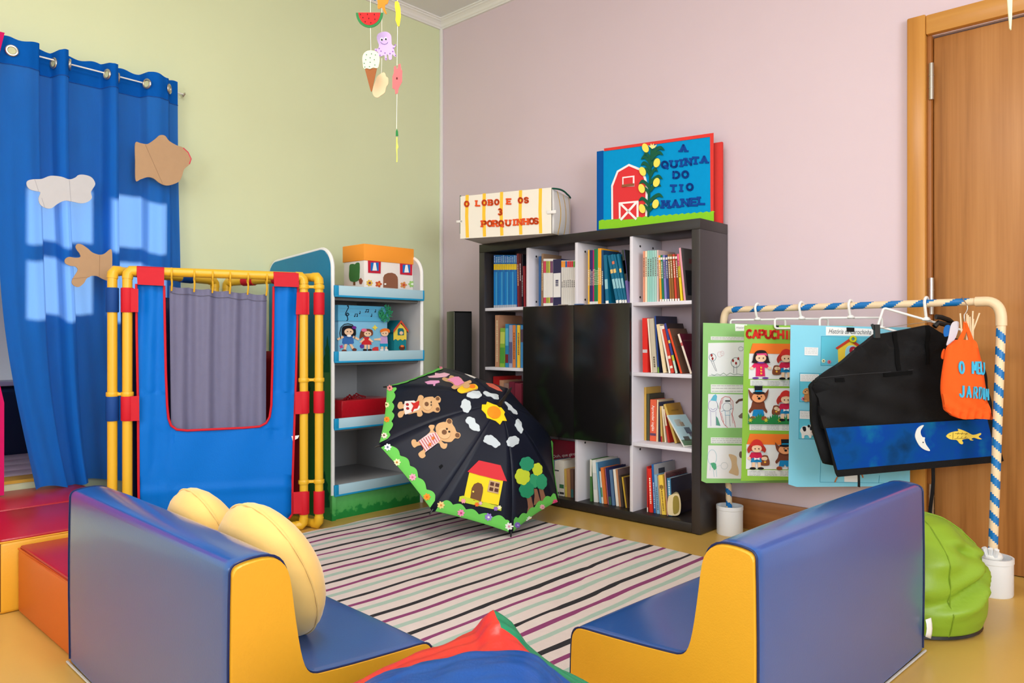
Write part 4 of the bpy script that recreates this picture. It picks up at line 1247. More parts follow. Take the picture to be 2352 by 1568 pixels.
# ------------------------------------------------------------------ bookcase
KX0, KX1, KY0, KY1, KH = -3.238, -1.758, 3.175, 3.449, 1.49
m_blk = M('black_brown_board', (38, 34, 32), .36, .45, .05, 20)
m_blks = M('black_brown_side', (52, 48, 50), .30, .5, .05, 8)
m_lav = M('pale_board', (222, 218, 226), .5, .35)
m_doorb = M('black_door_gloss', (22, 20, 20), .22, .5)
bc = thing('bookcase', 'large black bookcase with white dividers and two black doors', 'bookcase', ((KX0 + KX1) / 2, (KY0 + KY1) / 2, 0))
MB().box(KX0, KX0 + .045, KY0, KY1, .004, KH - .05, .002).part('side_panel', m_blks, bc)
MB().box(KX1 - .045, KX1, KY0, KY1, .004, KH - .05, .002).part('side_panel', m_blks, bc)
MB().box(KX0, KX1, KY0, KY1, KH - .05, KH, .002).part('top_panel', m_blk, bc)
MB().box(KX0 + .0455, KX1 - .0455, KY0, KY1, .006, .05, .002).part('bottom_panel', m_blk, bc)
m_foot = M('foot_plastic', (20, 20, 20), .6)
for x in (KX0 + .02, KX1 - .02):
    for y in (KY0 + .02, KY1 - .03):
        MB().lathe([(0, 0), (.014, 0), (.014, .005), (0, .005)], (x, y, 0), 10).part('foot', m_foot, bc)
CE = [-3.193, -2.859, -2.507, -2.155, -1.803]   # cell starts
DIV = [-2.859, -2.507, -2.155]
LEV = [.05, .384, .736, 1.088, 1.44]
for x in DIV:
    d = MB().box(x, x + .018, KY0 + .004, KY1 - .002, .05, KH - .05, .0015).part('divider', m_lav, bc)
    for y, z in ((KY0 + .07, 1.395), (KY0 + .07, 1.135), (KY0 + .19, 1.395), (KY0 + .07, .36)):
        MB().tube([(x + .0175, y, z), (x + .0195, y, z)], .006, 10).part('shelf_pin_hole', m_foot, d)
for i, (a, b) in enumerate(((KX0 + .045, DIV[0]), (DIV[0] + .018, DIV[1]), (DIV[1] + .018, DIV[2]), (DIV[2] + .018, KX1 - .045))):
    for z in LEV[1:4]:
        if i in (1, 2) and z == .736: continue
        MB().box(a + .0005, b - .0005, KY0 + .005, KY1 - .002, z, z + .018, .0015).part('shelf_board', m_lav, bc)
for a, b, tx, tc_ in ((DIV[0] - .006, DIV[1] + .008, .80, (170, 160, 150)), (DIV[1] + .010, DIV[2] + .014, .10, (110, 140, 190))):
    d = MB().box(a, b, KY0 - .018, KY0 + .001, .386, 1.104, .0015).part('cabinet_door', m_doorb, bc)
    x = a + (b - a) * tx
    MB().box(x - .028, x + .022, KY0 - .026, KY0 + .002, 1.1035, 1.109, .001).part('door_tab', M('tab_%d' % tc_[0], tc_, .4, metal=.4), d)

# ------------------------------------------------------------------ books
m_page = M('book_pages', (232, 222, 200), .85, .2)
BOOKS = []
def shelf_books(cell, k, ox, oy, zb, ys, rows):
    for xl, xr, dt, yt, rgb, desc, extra in rows:
        pl_ = ox + xl * k; pr = ox + xr * k
        n = Vector((0, -1, 0)); ye = ys + extra.get('in', 0); o = Vector((0, ye, 0))
        A = hit(pl_, HORIZ, o, n); Bp = hit(pr, HORIZ, o, n)
        T = hit(ox + (xl + dt) * k, oy + yt * k, o, n)
        h = T.z - zb - .0005
        ang = atan2(T.x - A.x, h)
        L = sqrt(h * h + (T.x - A.x) ** 2)
        BOOKS.append(dict(cell=cell, x=A.x, w=max(.0035, (Bp.x - A.x) * cos(ang) - .0006), z=zb + .0006, y=ye, h=L, ang=ang, rgb=rgb, desc=desc, e=extra, d=extra.get('d', .16)))

def make_book(b, label, group):
    t, h, d = b['w'], b['h'], b['d']
    ct_ = min(.0018, t * .22)
    mb = MB()
    mb.box(0, t, 0, ct_, 0, h).box(0, ct_, ct_, d, 0, h).box(t - ct_, t, ct_, d, 0, h)
    o = bpy.data.objects.new('book', mb.mesh('book', cover(b['rgb']), smooth=False)); COL.objects.link(o)
    z = b['z'] + max(0, t * sin(b['ang']))   # a book tilting right turns on its lower right corner
    o.matrix_world = Matrix.Translation((b['x'], b['y'], z)) @ Matrix.Rotation(radians(-b['e'].get('yaw', 0)), 4, 'Z') @ Matrix.Rotation(b['ang'], 4, 'Y')
    o['label'] = label; o['category'] = 'book'; o['group'] = group
    def ch(m, nm, mt):
        p = bpy.data.objects.new(nm, m.mesh(nm, mt, smooth=False)); COL.objects.link(p); p.parent = o
        return p
    ch(MB().box(ct_, t - ct_, ct_, d - .003, .003, h - .003), 'pages', m_page)
    e = b['e']
    bands = e.get('bands', [])
    for z0, z1, c in bands:
        ch(MB().box(t * .04, t * .96, -.0006, .0005, h * z0, h * z1), 'spine_band', cover(c))
    if e.get('title'):
        z0, z1, c = e['title']
        mb = MB(); r = random.Random(int(b['x'] * 1e4)); z = h * z0
        while z < h * z1:
            s = r.uniform(.004, .009)
            mb.box(t * .32, t * .68, -.0009, .0005, z, z + s); z += s + r.uniform(.002, .004)
        ch(mb, 'spine_title', cover(c))
    if e.get('front'):
        for q, c in e['front']:   # patches printed on the cover facing right
            x0, x1, z0, z1 = q
            ch(MB().box(t - .0003, t + .0006, d * x0, d * x1, h * z0, h * z1), 'cover_print', cover(c))
    if e.get('text'):
        key = (e['text'], 0.004, 0)
        v, f = text_mesh(e['text'], 1, .006)
        wd = max(p.x for p in v) - min(p.x for p in v)
        s = h * e.get('tw', .62) / wd
        ch(MB().add([(t / 2 + p.y * s, -.0011, h * .55 - p.x * s) for p in v], f), 'spine_title', cover((250, 240, 230)))
    if e.get('ftext'):
        v, f = text_mesh(e['ftext'][0], 1, .004); _, fx0, fz, fs, fc = e['ftext']
        ch(MB().add([(t + .0009, d * fx0 + p.x * fs, h * fz + p.y * fs) for p in v], f), 'cover_title', cover(fc))
    return o

K2, K3, K4, K5 = .2295, .2169, .2424, .1594
YS = KY0 + .035
W_ = (240, 236, 228)
blue_n = 13
rows = []
for i in range(blue_n):
    a = 192 + i * 18.2
    rows.append((a, a + 18.0, 0, 200, (24, 96 + (i % 3) * 10, 176), 'slim blue', dict(bands=[(.72, .83, (238, 200, 30)), (0, .05, (170, 176, 186)), (.05, .68, ((20, 120, 196), (60, 150, 206), (30, 110, 180))[i % 3])], same=1, title=(.86, .97, (200, 220, 240)))))
rows += [(430, 450, -8, 186, (120, 38, 44), 'maroon', dict(title=(.4, .8, (220, 190, 150)))), (452, 472, -6, 192, (78, 24, 36), 'dark wine', dict(title=(.5, .8, (230, 225, 225)))), (474, 492, -2, 192, (28, 26, 40), 'black-spined', dict(title=(.2, .6, (240, 240, 240)))), (493, 512, -10, 310, (150, 40, 50), 'short red', {})]
shelf_books('top left cell', K2, 1090, 540, LEV[3] + .018, YS, rows)
rows = [(642, 664, 0, 212, (44, 92, 150), 'tall blue', dict(d=.19)), (666, 688, 4, 186, (150, 118, 92), 'tall brown', dict(title=(.3, .8, (220, 200, 160))))]
cols = [(206, 44, 78), (206, 44, 78), (150, 160, 40), (150, 160, 40), (200, 190, 60), (110, 50, 96), (110, 50, 96)]
for i, c in enumerate(cols):
    a = 690 + i * 13.6
    rows.append((a, a + 13.2, 0, 236, (232, 228, 222), 'white with %s ends' % ['crimson', 'crimson', 'olive', 'olive', 'yellow', 'purple', 'purple'][i], dict(bands=[(.70, .95, c), (.06, .18, c)])))
rows.append((786, 866, 0, 244, (44, 42, 78), 'wide navy and white', dict(bands=[(.18, .70, (232, 230, 228))], title=(.42, .56, (60, 58, 92)))))
for i, c in enumerate([(238, 150, 40), (238, 150, 40), (40, 90, 160), (200, 40, 50), (200, 40, 50), (200, 40, 50), (90, 150, 60)]):
    a = 868 + i * 20
    rows.append((a, a + 19.4, 0, 254, (214, 210, 204), 'grey-white with %s top' % ['orange', 'orange', 'blue', 'red', 'red', 'red', 'green'][i], dict(bands=[(.85, .985, c)], title=(.40, .54, (90, 90, 90)))))
shelf_books('second cell of the top row', K2, 1090, 540, LEV[3] + .018, YS, rows)
rows = []
for i, (c, nm) in enumerate([((236, 180, 60), 'thin yellow'), ((44, 44, 96), 'navy'), ((54, 44, 110), 'dark violet'), ((176, 34, 96), 'magenta'), ((30, 128, 70), 'green'), ((30, 128, 70), 'green'), ((44, 140, 84), 'pale green'), ((246, 170, 40), 'orange'), ((246, 170, 40), 'orange'), ((24, 70, 110), 'dark teal')]):
    a = [1135, 1152, 1168, 1184, 1198, 1211, 1223, 1236, 1252, 1270][i]; b = [1151, 1167, 1183, 1197, 1210, 1222, 1235, 1251, 1269, 1296][i]
    rows.append((a, b, 0, [148, 150, 150, 150, 140, 140, 140, 132, 132, 150][i], c, nm, dict(title=(.35, .62, (235, 230, 200)), bands=[(0, .05, (232, 232, 228))] if 0 < i < 7 else [])))
for i, (a, b, dt, yt) in enumerate([(1312, 1344, -22, 200), (1418, 1446, -88, 206), (1450, 1478, -90, 198), (1481, 1502, -92, 196), (1505, 1528, -84, 192)]):
    rows.append((a, b, dt, yt, (12, 106, 140), 'leaning teal', dict(bands=[(0, .06, (236, 236, 230)), (.3, .5, (150, 200, 210)), (.62, .70, (232, 196, 120)), (.8, .86, (220, 120, 90))][: 2 + i % 3], front=[((.1, .9, .55, .95), (30, 60, 50)), ((.1, .5, .1, .3), (40, 140, 160))] if i == 4 else [])))
rows.append((1530, 1556, -58, 150, (118, 104, 172), 'leaning lilac', dict(bands=[(.42, 1, (46, 60, 50)), (.55, .8, (188, 160, 60))], front=[((.02, .98, .4, 1), (40, 48, 46)), ((.2, .8, .6, .7), (190, 150, 50))])))
shelf_books('third cell of the top row', K2, 1090, 540, LEV[3] + .018, YS, rows)
rows = []
for a, b, dt, yt, c, nm in [(216, 238, 0, 170, (226, 150, 120), 'salmon'), (240, 260, 0, 168, (240, 222, 190), 'cream'), (262, 286, 0, 164, (150, 206, 192), 'mint'), (288, 311, 0, 162, (146, 202, 192), 'mint'), (313, 336, 0, 162, (156, 208, 200), 'mint'), (338, 362, 0, 160, (166, 206, 196), 'mint'), (364, 386, 0, 158, (220, 190, 186), 'pinkish white'),
                            (396, 416, -16, 214, (240, 160, 50), 'orange'), (420, 442, -20, 212, (20, 120, 84), 'green'), (446, 470, -22, 212, (134, 130, 196), 'lavender'), (474, 494, -20, 212, (44, 62, 120), 'dark blue'), (500, 522, -24, 204, (150, 100, 50), 'brown'), (526, 548, -26, 204, (144, 96, 44), 'brown'), (556, 578, -28, 202, (208, 66, 50), 'red'), (584, 606, -30, 202, (120, 66, 40), 'dark brown'), (614, 636, -38, 200, (240, 210, 40), 'yellow and pink')]:
    e = dict(title=(.5, .85, (90, 80, 70) if sum(c) > 450 else (240, 235, 220)))
    if 396 <= a < 600: e['bands'] = [(0, .05, (240, 240, 236)), (.9, .95, (238, 230, 220))]
    if a == 614: e['bands'] = [(.74, 1, (236, 90, 140))]
    rows.append((a, b, dt, yt, c, nm, e))
rows.append((650, 672, -54, 136, (230, 160, 176), 'tall pink', dict(d=.2, front=[((.0, 1, 0, 1), (110, 104, 104)), ((.1, .9, .1, .58), (52, 56, 66))], ftext=('anit', .5, .78, .05, (150, 40, 60)))))
shelf_books('top right cell', K3, 1430, 540, LEV[3] + .018, YS, rows)
rows = [(214, 282, -6, 878, (220, 44, 36), 'fat red', dict(bands=[(.36, .42, (200, 190, 190))])), (302, 318, -42, 884, (240, 226, 204), 'cream', {}), (322, 368, -40, 884, (196, 186, 164), 'beige', dict(title=(.1, .3, (90, 80, 60)))), (374, 402, -36, 856, (34, 74, 150), 'blue with green base', dict(bands=[(0, .1, (120, 170, 60))], d=.2, front=[((0, 1, 0, 1), (40, 42, 66))])),
        (430, 486, -90, 950, (236, 214, 172), 'cream thick', dict(front=[((.05, .95, .02, .98), (120, 96, 60))])), (490, 512, -98, 962, (238, 230, 220), 'thin white', {}), (514, 546, -104, 962, (206, 60, 44), 'red striped', dict(bands=[(.3, .36, (240, 220, 200)), (.1, .15, (240, 220, 200)), (.93, 1, (240, 230, 220))])), (560, 606, -122, 938, (50, 66, 140), 'blue parrot', dict(bands=[(.0, .25, (190, 214, 196)), (.25, .36, (190, 200, 60)), (.6, .66, (220, 190, 90))], front=[((0, 1, .0, 1), (50, 40, 40))])),
        (612, 636, -136, 994, (226, 74, 36), 'orange-red', dict(front=[((0, 1, 0, 1), (110, 80, 64)), ((.1, .9, .6, .8), (150, 110, 80))])), (716, 740, -134, 1050, (236, 222, 206), 'white', dict(bands=[(.7, .78, (196, 90, 90))], front=[((0, 1, 0, 1), (104, 26, 50)), ((.1, .9, .8, .84), (180, 120, 120)), ((.3, .9, .1, .5), (130, 50, 70))]))]
shelf_books('right cell of the second row', K3, 1430, 540, LEV[2] + .018, YS, rows)
rows = [(205, 224, 0, 120, (206, 162, 72), 'tall ochre', dict(d=.2)), (228, 256, 0, 182, (60, 58, 40), 'dark olive', dict(d=.2, bands=[(0, 1, (70, 70, 46))])), (258, 318, 4, 236, (224, 94, 60), 'thick orange', dict(text='Aprender inglês', bands=[(.13, .19, (90, 60, 90))])), (320, 338, 6, 240, (230, 200, 160), 'peach', {}), (340, 356, 0, 260, (44, 44, 58), 'dark navy', dict(front=[((0, 1, .0, 1), (50, 56, 84))])),
        (362, 392, -10, 300, (206, 170, 96), 'ochre and red', dict(bands=[(0, .16, (170, 40, 40))])), (400, 424, -46, 300, (236, 220, 190), 'beige', {}), (430, 464, -60, 330, (196, 50, 40), 'red and cream', dict(bands=[(.5, 1, (230, 210, 180))])),
        (496, 520, -140, 296, (214, 180, 96), 'leaning yellow board', dict(d=.2, front=[((0, 1, 0, 1), (196, 146, 44)), ((.25, .75, .80, .83), (120, 90, 50)), ((.1, .35, .45, .62), (100, 120, 130)), ((.55, .95, .25, .55), (150, 90, 50)), ((.7, .95, .3, .45), (60, 50, 50))])),
        (578, 598, -240, 400, (240, 238, 230), 'leaning pale blue picture', dict(free=1, d=.11, yaw=24, front=[((.02, 1, .02, .99), (176, 206, 216)), ((.2, .55, .62, .85), (226, 224, 214)), ((.42, .62, .62, .76), (226, 170, 110)), ((.5, .8, .38, .58), (92, 90, 120)), ((.6, .95, .28, .42), (120, 40, 110)), ((.02, 1, .02, .2), (110, 150, 40)), ((.2, .5, .16, .3), (100, 76, 60))]))]
for q in rows[:-1]: q[6].update({'in': .085, 'd': .14})
shelf_books('right cell of the third row', K4, 1430, 860, LEV[1] + .018, YS - .015, rows)
rows = [(232, 250, -4, 870, (200, 40, 40), 'thin red', dict(bands=[(0, .1, (240, 230, 220))])), (254, 288, -16, 890, (222, 44, 34), 'red', dict(title=(.2, .8, (250, 230, 210)))), (296, 322, -22, 850, (34, 96, 164), 'blue', dict(d=.2, front=[((0, 1, 0, 1), (176, 176, 180)), ((.2, .5, .78, .9), (60, 66, 80)), ((.5, .9, .5, .7), (190, 70, 60))], title=(.1, .6, (200, 220, 240)))), (326, 352, -26, 948, (130, 174, 206), 'light blue', dict(title=(.1, .7, (60, 90, 120)))), (356, 370, -26, 960, (200, 170, 130), 'thin tan', {}), (374, 412, -34, 952, (244, 206, 80), 'thick yellow', dict(title=(.1, .75, (150, 120, 50)), bands=[(.66, .74, (150, 110, 50))])),
        (420, 432, -24, 926, (196, 150, 140), 'tall dusty pink', dict(d=.2, front=[((0, 1, 0, 1), (128, 92, 92)), ((0, 1, .78, .97), (196, 120, 120))], ftext=('HISTORIA', .55, .87, .032, (120, 40, 60)))), (436, 472, -16, 980, (64, 130, 170), 'pale-titled blue', dict(d=.2, title=(.3, .9, (210, 230, 240)), front=[((0, 1, 0, 1), (40, 44, 64)), ((.4, .9, .3, .6), (90, 80, 84))]))]
shelf_books('bottom right cell', K4, 1430, 860, LEV[0], YS + .02, rows)
rows = [(206, 246, 0, 800, (178, 130, 100), 'tall brown spiral-bound', dict(d=.2, title=(.1, .9, (214, 196, 160)))), (252, 300, 6, 930, (130, 170, 60), 'green spiral', dict(bands=[(.1, .5, (80, 150, 60)), (.6, .9, (190, 200, 90))], d=.2)), (308, 340, 0, 888, (46, 128, 176), 'blue', dict(bands=[(.5, .9, (90, 170, 200)), (.1, .3, (120, 40, 50))])), (344, 378, 2, 900, (150, 156, 186), 'pale lilac', dict(bands=[(.1, .6, (90, 90, 130))])), (382, 410, 0, 900, (216, 130, 70), 'orange', dict(title=(.2, .8, (140, 60, 30)))), (412, 424, 0, 900, (70, 140, 170), 'thin teal', {}), (426, 456, 0, 900, (244, 200, 60), 'yellow', dict(title=(.3, .8, (130, 60, 60)))), (460, 490, 0, 900, (70, 140, 200), 'sky blue', dict(bands=[(.6, .9, (90, 70, 90))]))]
shelf_books('left cell of the second row', K2, 1090, 540, LEV[2] + .018, YS, rows)
rows = [(186, 246, 0, 1412, (170, 28, 30), 'thick red', dict(d=.2)), (250, 290, 0, 1450, (190, 140, 110), 'tan', {}), (294, 340, 0, 1480, (150, 120, 110), 'greyish', {}), (346, 400, 0, 1466, (120, 40, 60), 'wine red', {}), (404, 470, 0, 1480, (140, 50, 70), 'plum', {})]
shelf_books('left cell of the third row', K2, 1090, 540, LEV[1] + .018, YS + .03, rows)
rows = [(236, 262, 10, 480, (90, 130, 150), 'slate', {}), (276, 340, 0, 486, (236, 230, 220), 'fat white', dict(bands=[(.04, .1, (60, 60, 60)), (.7, .74, (90, 90, 90))])), (345, 414, -6, 486, (232, 226, 214), 'green-dotted fat white', dict(bands=[(.05, .11, (60, 60, 60)), (.22, .33, (60, 120, 80))])), (426, 456, -12, 606, (216, 180, 90), 'ochre', dict(bands=[(.0, .35, (226, 206, 90))])), (460, 506, -14, 606, (190, 140, 90), 'brown', {}), (510, 550, -8, 606, (110, 80, 70), 'dark brown', dict(bands=[(.02, .3, (60, 110, 110))]))]
shelf_books('second cell of the bottom row', K5, 1230, 980, LEV[0], YS + .02, rows)
rows = [(786, 834, 0, 470, (70, 120, 60), 'green', dict(bands=[(.6, 1, (236, 230, 214))])), (842, 918, -58, 480, (226, 226, 220), 'white with grey print', dict(bands=[(.3, .7, (200, 206, 206))], d=.2, front=[((0, 1, .0, 1), (226, 220, 210)), ((.1, .9, .85, .95), (150, 90, 80))])), (924, 952, -56, 512, (110, 170, 206), 'light blue', dict(d=.2, front=[((0, 1, 0, 1), (70, 120, 160)), ((.3, .7, .6, .85), (220, 210, 200))])), (956, 980, -38, 640, (220, 224, 214), 'white and green', dict(bands=[(.2, .5, (90, 150, 110))])), (986, 1028, -50, 588, (222, 120, 56), 'orange', {}), (1044, 1056, -46, 600, (160, 90, 120), 'thin mauve', {}), (1060, 1100, -66, 588, (40, 40, 86), 'dark blue', dict(bands=[(0, .22, (60, 100, 80))])), (1106, 1144, -44, 620, (90, 120, 156), 'slate blue', {}), (1164, 1202, -48, 612, (236, 226, 210), 'cream', {}), (1206, 1236, -52, 612, (190, 130, 90), 'tan', dict(front=[((0, 1, 0, 1), (120, 96, 96))])), (1240, 1268, -40, 700, (70, 60, 56), 'dark grey', {}), (1300, 1318, -60, 722, (216, 176, 66), 'yellow', {}), (1322, 1348, -50, 730, (74, 52, 44), 'dark brown', {})]
shelf_books('third cell of the bottom row', K5, 1230, 980, LEV[0], YS + .02, rows)
bycell = {}
for b in BOOKS: bycell.setdefault(b['cell'], []).append(b)
for bs in bycell.values():   # neighbours lean against each other without cutting in
    bs.sort(key=lambda b: b['x'])
    for a, b in zip(bs, bs[1:]):
        if b['e'].get('free'): continue
        hh = min(a['h'] * cos(a['ang']), b['h'] * cos(b['ang']))
        g0 = b['x'] - a['x']; g1 = g0 + hh * (math.tan(b['ang']) - math.tan(a['ang']))
        need = max(.006, .55 * a['w'])
        if g1 < need:
            b['ang'] = math.atan((need - g0) / hh + math.tan(a['ang'])); g1 = need
        a['w'] = min(a['w'], (min(g0, g1) - .0004) * cos(a['ang']))
ORD = ['first', 'second', 'third', 'fourth', 'fifth', 'sixth', 'seventh', 'eighth', 'ninth', 'tenth', 'eleventh', 'twelfth', 'thirteenth', 'fourteenth', 'fifteenth', 'sixteenth', 'seventeenth', 'eighteenth']
for cell, bs in bycell.items():
    bs.sort(key=lambda b: b['x'])
    for i, b in enumerate(bs):
        if b['e'].get('same'):
            lab = '%s from left of the slim blue paperbacks with yellow band, top left bookcase cell' % ORD[i]
            grp = 'blue paperbacks with yellow bands'
        else:
            same = [q for q in bs if q['desc'] == b['desc']]
            pre = '' if len(same) == 1 else ORD[same.index(b)] + ' '
            lab = ('%s%s book from the left, %s' if pre else '%s%s book in the %s of the bookcase') % (pre, b['desc'], cell)
            grp = 'books in the ' + cell
        make_book(b, lab, grp)
# two books standing with their fronts out, and a rounded board book
bk = thing('book', 'crimson book facing out, titled Ooh, que giro, second cell of the bottom row', 'book', (-2.68, 3.36, LEV[0]), 'books in the second cell of the bottom row')
yb = 3.385
z5 = zc(K5, 1230, 980)
pm = YP(yb - .012)
a = hit(1230 + 200 * K5, 1000, Vector((0, yb, 0)), Vector((0, -1, 0))).x; a = max(a, DIV[0] + .021)
MB().box(a, DIV[1] - .004, yb - .0115, yb, LEV[0] + .001, LEV[0] + .285, .001).part('cover', cover((150, 16, 46)), bk)
MB().box(a + .004, DIV[1] - .006, yb + .0003, yb + .012, LEV[0] + .001, LEV[0] + .28).part('pages', m_page, bk)
lettering('Ooh, que giro', 1230 + 410 * K5, 980 + 410 * K5, 330 * K5, pm, (238, 225, 225), bk, .001, -7, .01, name='cover_title')
bb2 = thing('board_book', 'small cream rounded board book standing at the front, bottom right cell', 'book', (-1.93, 3.2, LEV[0]), 'books in the bottom right cell')
z44 = zc(K4, 1430, 860)
P0 = PL((-1.955, 3.215, 0), (.55, -.83, 0))
poly = smooth([(435, 1160), (450, 1145), (500, 1128), (525, 1130), (540, 1150), (552, 1220), (550, 1290), (535, 1325), (500, 1337), (450, 1333), (430, 1318), (424, 1240)], 3)
for i, c in enumerate(((226, 206, 160), (200, 176, 130), (226, 206, 160), (190, 170, 120), (226, 206, 160))):
    sheet(z44(poly), P0, .0075, -.04 + i * .008).part('board_page', cover(c), bb2, smooth=False)
decal('cover_print', z44(smooth([(480, 1165), (520, 1150), (535, 1200), (535, 1280), (515, 1315), (480, 1310)], 3)), P0, None, bb2, .0006, 0, mat=cover((150, 130, 50)))

# ------------------------------------------------------------------ big cloth farm book on top of the bookcase
z1 = zc(.2806, 1040, 280)
O = Vector((-1.79, 3.355, KH)); BD = (RV * -.819 + FV * .574).normalized()
BN = Vector((BD.y, -BD.x, 0))
if (CAM - O).dot(BN) < 0: BN = -BN
fb = thing('cloth_book', 'big blue cloth book with red barn and corn plant, on top of bookcase', 'book', O + BD * .31)
def slab(parent, nm, w0, w1, h0, h1, d0, d1, mat, bev=.003):
    mb = MB(); pts = []
    c = [(w0, h0), (w1, h0), (w1, h1), (w0, h1)]
    f = [O + BD * a + UP * b + BN * d1 for a, b in c]; k = [O + BD * a + UP * b + BN * d0 for a, b in c]
    return mb.prism(f, k).part(nm, mat, parent, smooth=False)
m_bluefelt = M('blue_felt', (0, 148, 210), .9, .15, .05, 60); m_redfelt = M('red_felt', (222, 62, 56), .85, .15, .05, 60); m_navyf = M('navy_felt', (4, 84, 160), .85, .15, .05, 60); m_limef = M('lime_felt', (140, 206, 44), .85, .15, .05, 60)
slab(fb, 'front_cover', 0, .632, .001, .44, -.012, 0, m_bluefelt)
slab(fb, 'page_block', .02, .60, .004, .41, -.034, -.0125, M('cloth_pages', (120, 90, 130), .8))
slab(fb, 'spine', .602, .64, .001, .44, -.05, .004, m_navyf)
slab(fb, 'back_cover', -.035, .60, .001, .40, -.052, -.035, m_redfelt)
fp = PL(O, BN)
T = lambda q: z1(q)
decal('red_binding', T([(1240, 218), (2136, 90), (2136, 745), (2112, 745), (2108, 122), (1240, 240)]), fp, None, fb, .002, .001, mat=m_redfelt)
gs = [(1200, 880)] + [(1200, 812)]
for i in range(19):
    x = 1215 + i * 50; y = 812 - (x - 1200) * .078
    gs += [(x, y - 6), (x + 18, y - 12), (x + 36, y - 4)]
gs += [(2140, 738), (2140, 815)]
decal('grass_edge', T(gs), fp, None, fb, .003, .004, mat=m_limef)
bn = decal('barn', T([(1300, 815), (1298, 520), (1345, 400), (1443, 343), (1548, 385), (1580, 450), (1598, 520), (1592, 790)]), fp, (244, 240, 240), fb, .002, .0)
decal('barn_wall', T([(1316, 812), (1314, 528), (1358, 412), (1444, 362), (1535, 400), (1565, 460), (1580, 525), (1576, 795)]), fp, (222, 56, 60), bn, .002, .002)
decal('loft_frame', T([(1392, 452), (1490, 440), (1490, 528), (1392, 534)]), fp, (244, 240, 240), bn, .002, .004)
decal('loft_opening', T([(1403, 462), (1478, 453), (1478, 520), (1403, 526)]), fp, (222, 56, 60), bn, .002, .006)
decal('loft_sill', T([(1390, 516), (1490, 504), (1490, 524), (1390, 536)]), fp, (150, 90, 60), bn, .004, .006)
decal('door_frame', T([(1364, 805), (1362, 660), (1524, 645), (1524, 790)]), fp, (244, 240, 240), bn, .002, .004)
decal('door_leaf', T([(1380, 803), (1379, 674), (1508, 662), (1508, 792)]), fp, (222, 56, 60), bn, .002, .006)
for a, b in (((1384, 676), (1505, 795)), ((1384, 800), (1505, 664))):
    line_sheet(T([a, b]), 5, fp, .0015, .0085).part('cross_brace', foam((244, 240, 240)), bn, smooth=False)
cornp = decal('corn_stalk', T([(1622, 200), (1640, 200), (1634, 300), (1628, 450), (1618, 600), (1612, 780), (1598, 780), (1604, 600), (1612, 450), (1620, 300)]), fp, (24, 92, 66), fb, .003, .005)
for sx_, y, l in ((-1, 300, 80), (1, 265, 100), (-1, 350, 80), (1, 225, 110), (1, 320, 70), (-1, 400, 60), (-1, 500, 90), (1, 460, 100), (1, 520, 90), (-1, 560, 60), (-1, 640, 90), (1, 610, 110), (1, 680, 90), (-1, 700, 60), (-1, 270, 60), (1, 400, 60)):
    x = 1630 - (y - 200) * .03
    decal('corn_leaf', T(smooth([(x, y + 25), (x + sx_ * l * .4, y - 15), (x + sx_ * l * .75, y - 25), (x + sx_ * l, y + 10), (x + sx_ * l * .7, y + 2), (x + sx_ * l * .45, y + 15), (x + sx_ * 5, y + 55)], 3)), fp, (24, 92, 66), cornp, .003, .007)
for x, y, r_ in ((1585, 217, 20), (1678, 338, -15), (1562, 408, 20), (1675, 498, -18), (1554, 548, 15), (1668, 674, -15), (1558, 712, 15)):
    decal('corn_cob', T(ell(x, y, 25, 38, 16, -r_)), fp, (248, 226, 96), cornp, .005, .009)
decal('corn_tassel', T([(1640, 225), (1608, 195), (1625, 200), (1632, 180), (1640, 198), (1652, 180), (1655, 200), (1680, 190), (1662, 215)]), fp, (248, 234, 150), cornp, .003, .011)
def zw(text, xs, ys, lw, lh, st, rgb, par, mp, serif, Z):
    for ch, x, y in zip(text, xs, ys):
        (px, py), = Z([(x, y)])
        word(ch, px, py, px, py, lw, lh, st, mp, rgb, par, serif, .003, .002, .3)
NB = (10, 66, 150)
zw('A', [1890], [215], 13, 14, 4.6, NB, fb, fp, 4, T)
zw('QUINTA', [1738, 1812, 1873, 1930, 1990, 2060], [350, 345, 338, 328, 318, 308], 13, 14, 4.6, NB, fb, fp, 3.6, T)
zw('DO', [1832, 1905], [435, 430], 13, 14, 4.6, NB, fb, fp, 0, T)
zw('TIO', [1808, 1872, 1942], [545, 540, 532], 13, 14, 4.6, NB, fb, fp, 3.6, T)
zw('MANEL', [1745, 1825, 1905, 1978, 2042], [675, 668, 662, 655, 645], 14, 15, 4.8, NB, fb, fp, 3.6, T)

# ------------------------------------------------------------------ striped storybook box on the bookcase
LO = Vector((-2.607, 3.10, KH + .001)); ld = (RV * -.915 + FV * .40).normalized(); LN = Vector((ld.y, -ld.x, 0))
if (CAM - LO).dot(LN) < 0: LN = -LN
LW, LH, LD = .552, .247, .315
lb = thing('story_box', 'white box with yellow stripes and orange lettering, overhanging the bookcase top', 'box', LO + ld * LW / 2 - LN * .15)
m_cw = M('cream_card', (236, 230, 216), .7, .25); m_gw = M('grey_card2', (214, 208, 204), .7, .25, .03, 12)
LP = lambda a, q, h: LO + ld * a + LN * q + UP * h
MB().prism([LP(.004, -.012, .004), LP(LW - .004, -.012, .004), LP(LW - .004, -.012, LH - .004), LP(.004, -.012, LH - .004)], [LP(.004, -LD, 0), LP(LW - .004, -LD, 0), LP(LW - .004, -LD, LH - .006), LP(.004, -LD, LH - .006)]).part('body', m_gw, lb, smooth=False)
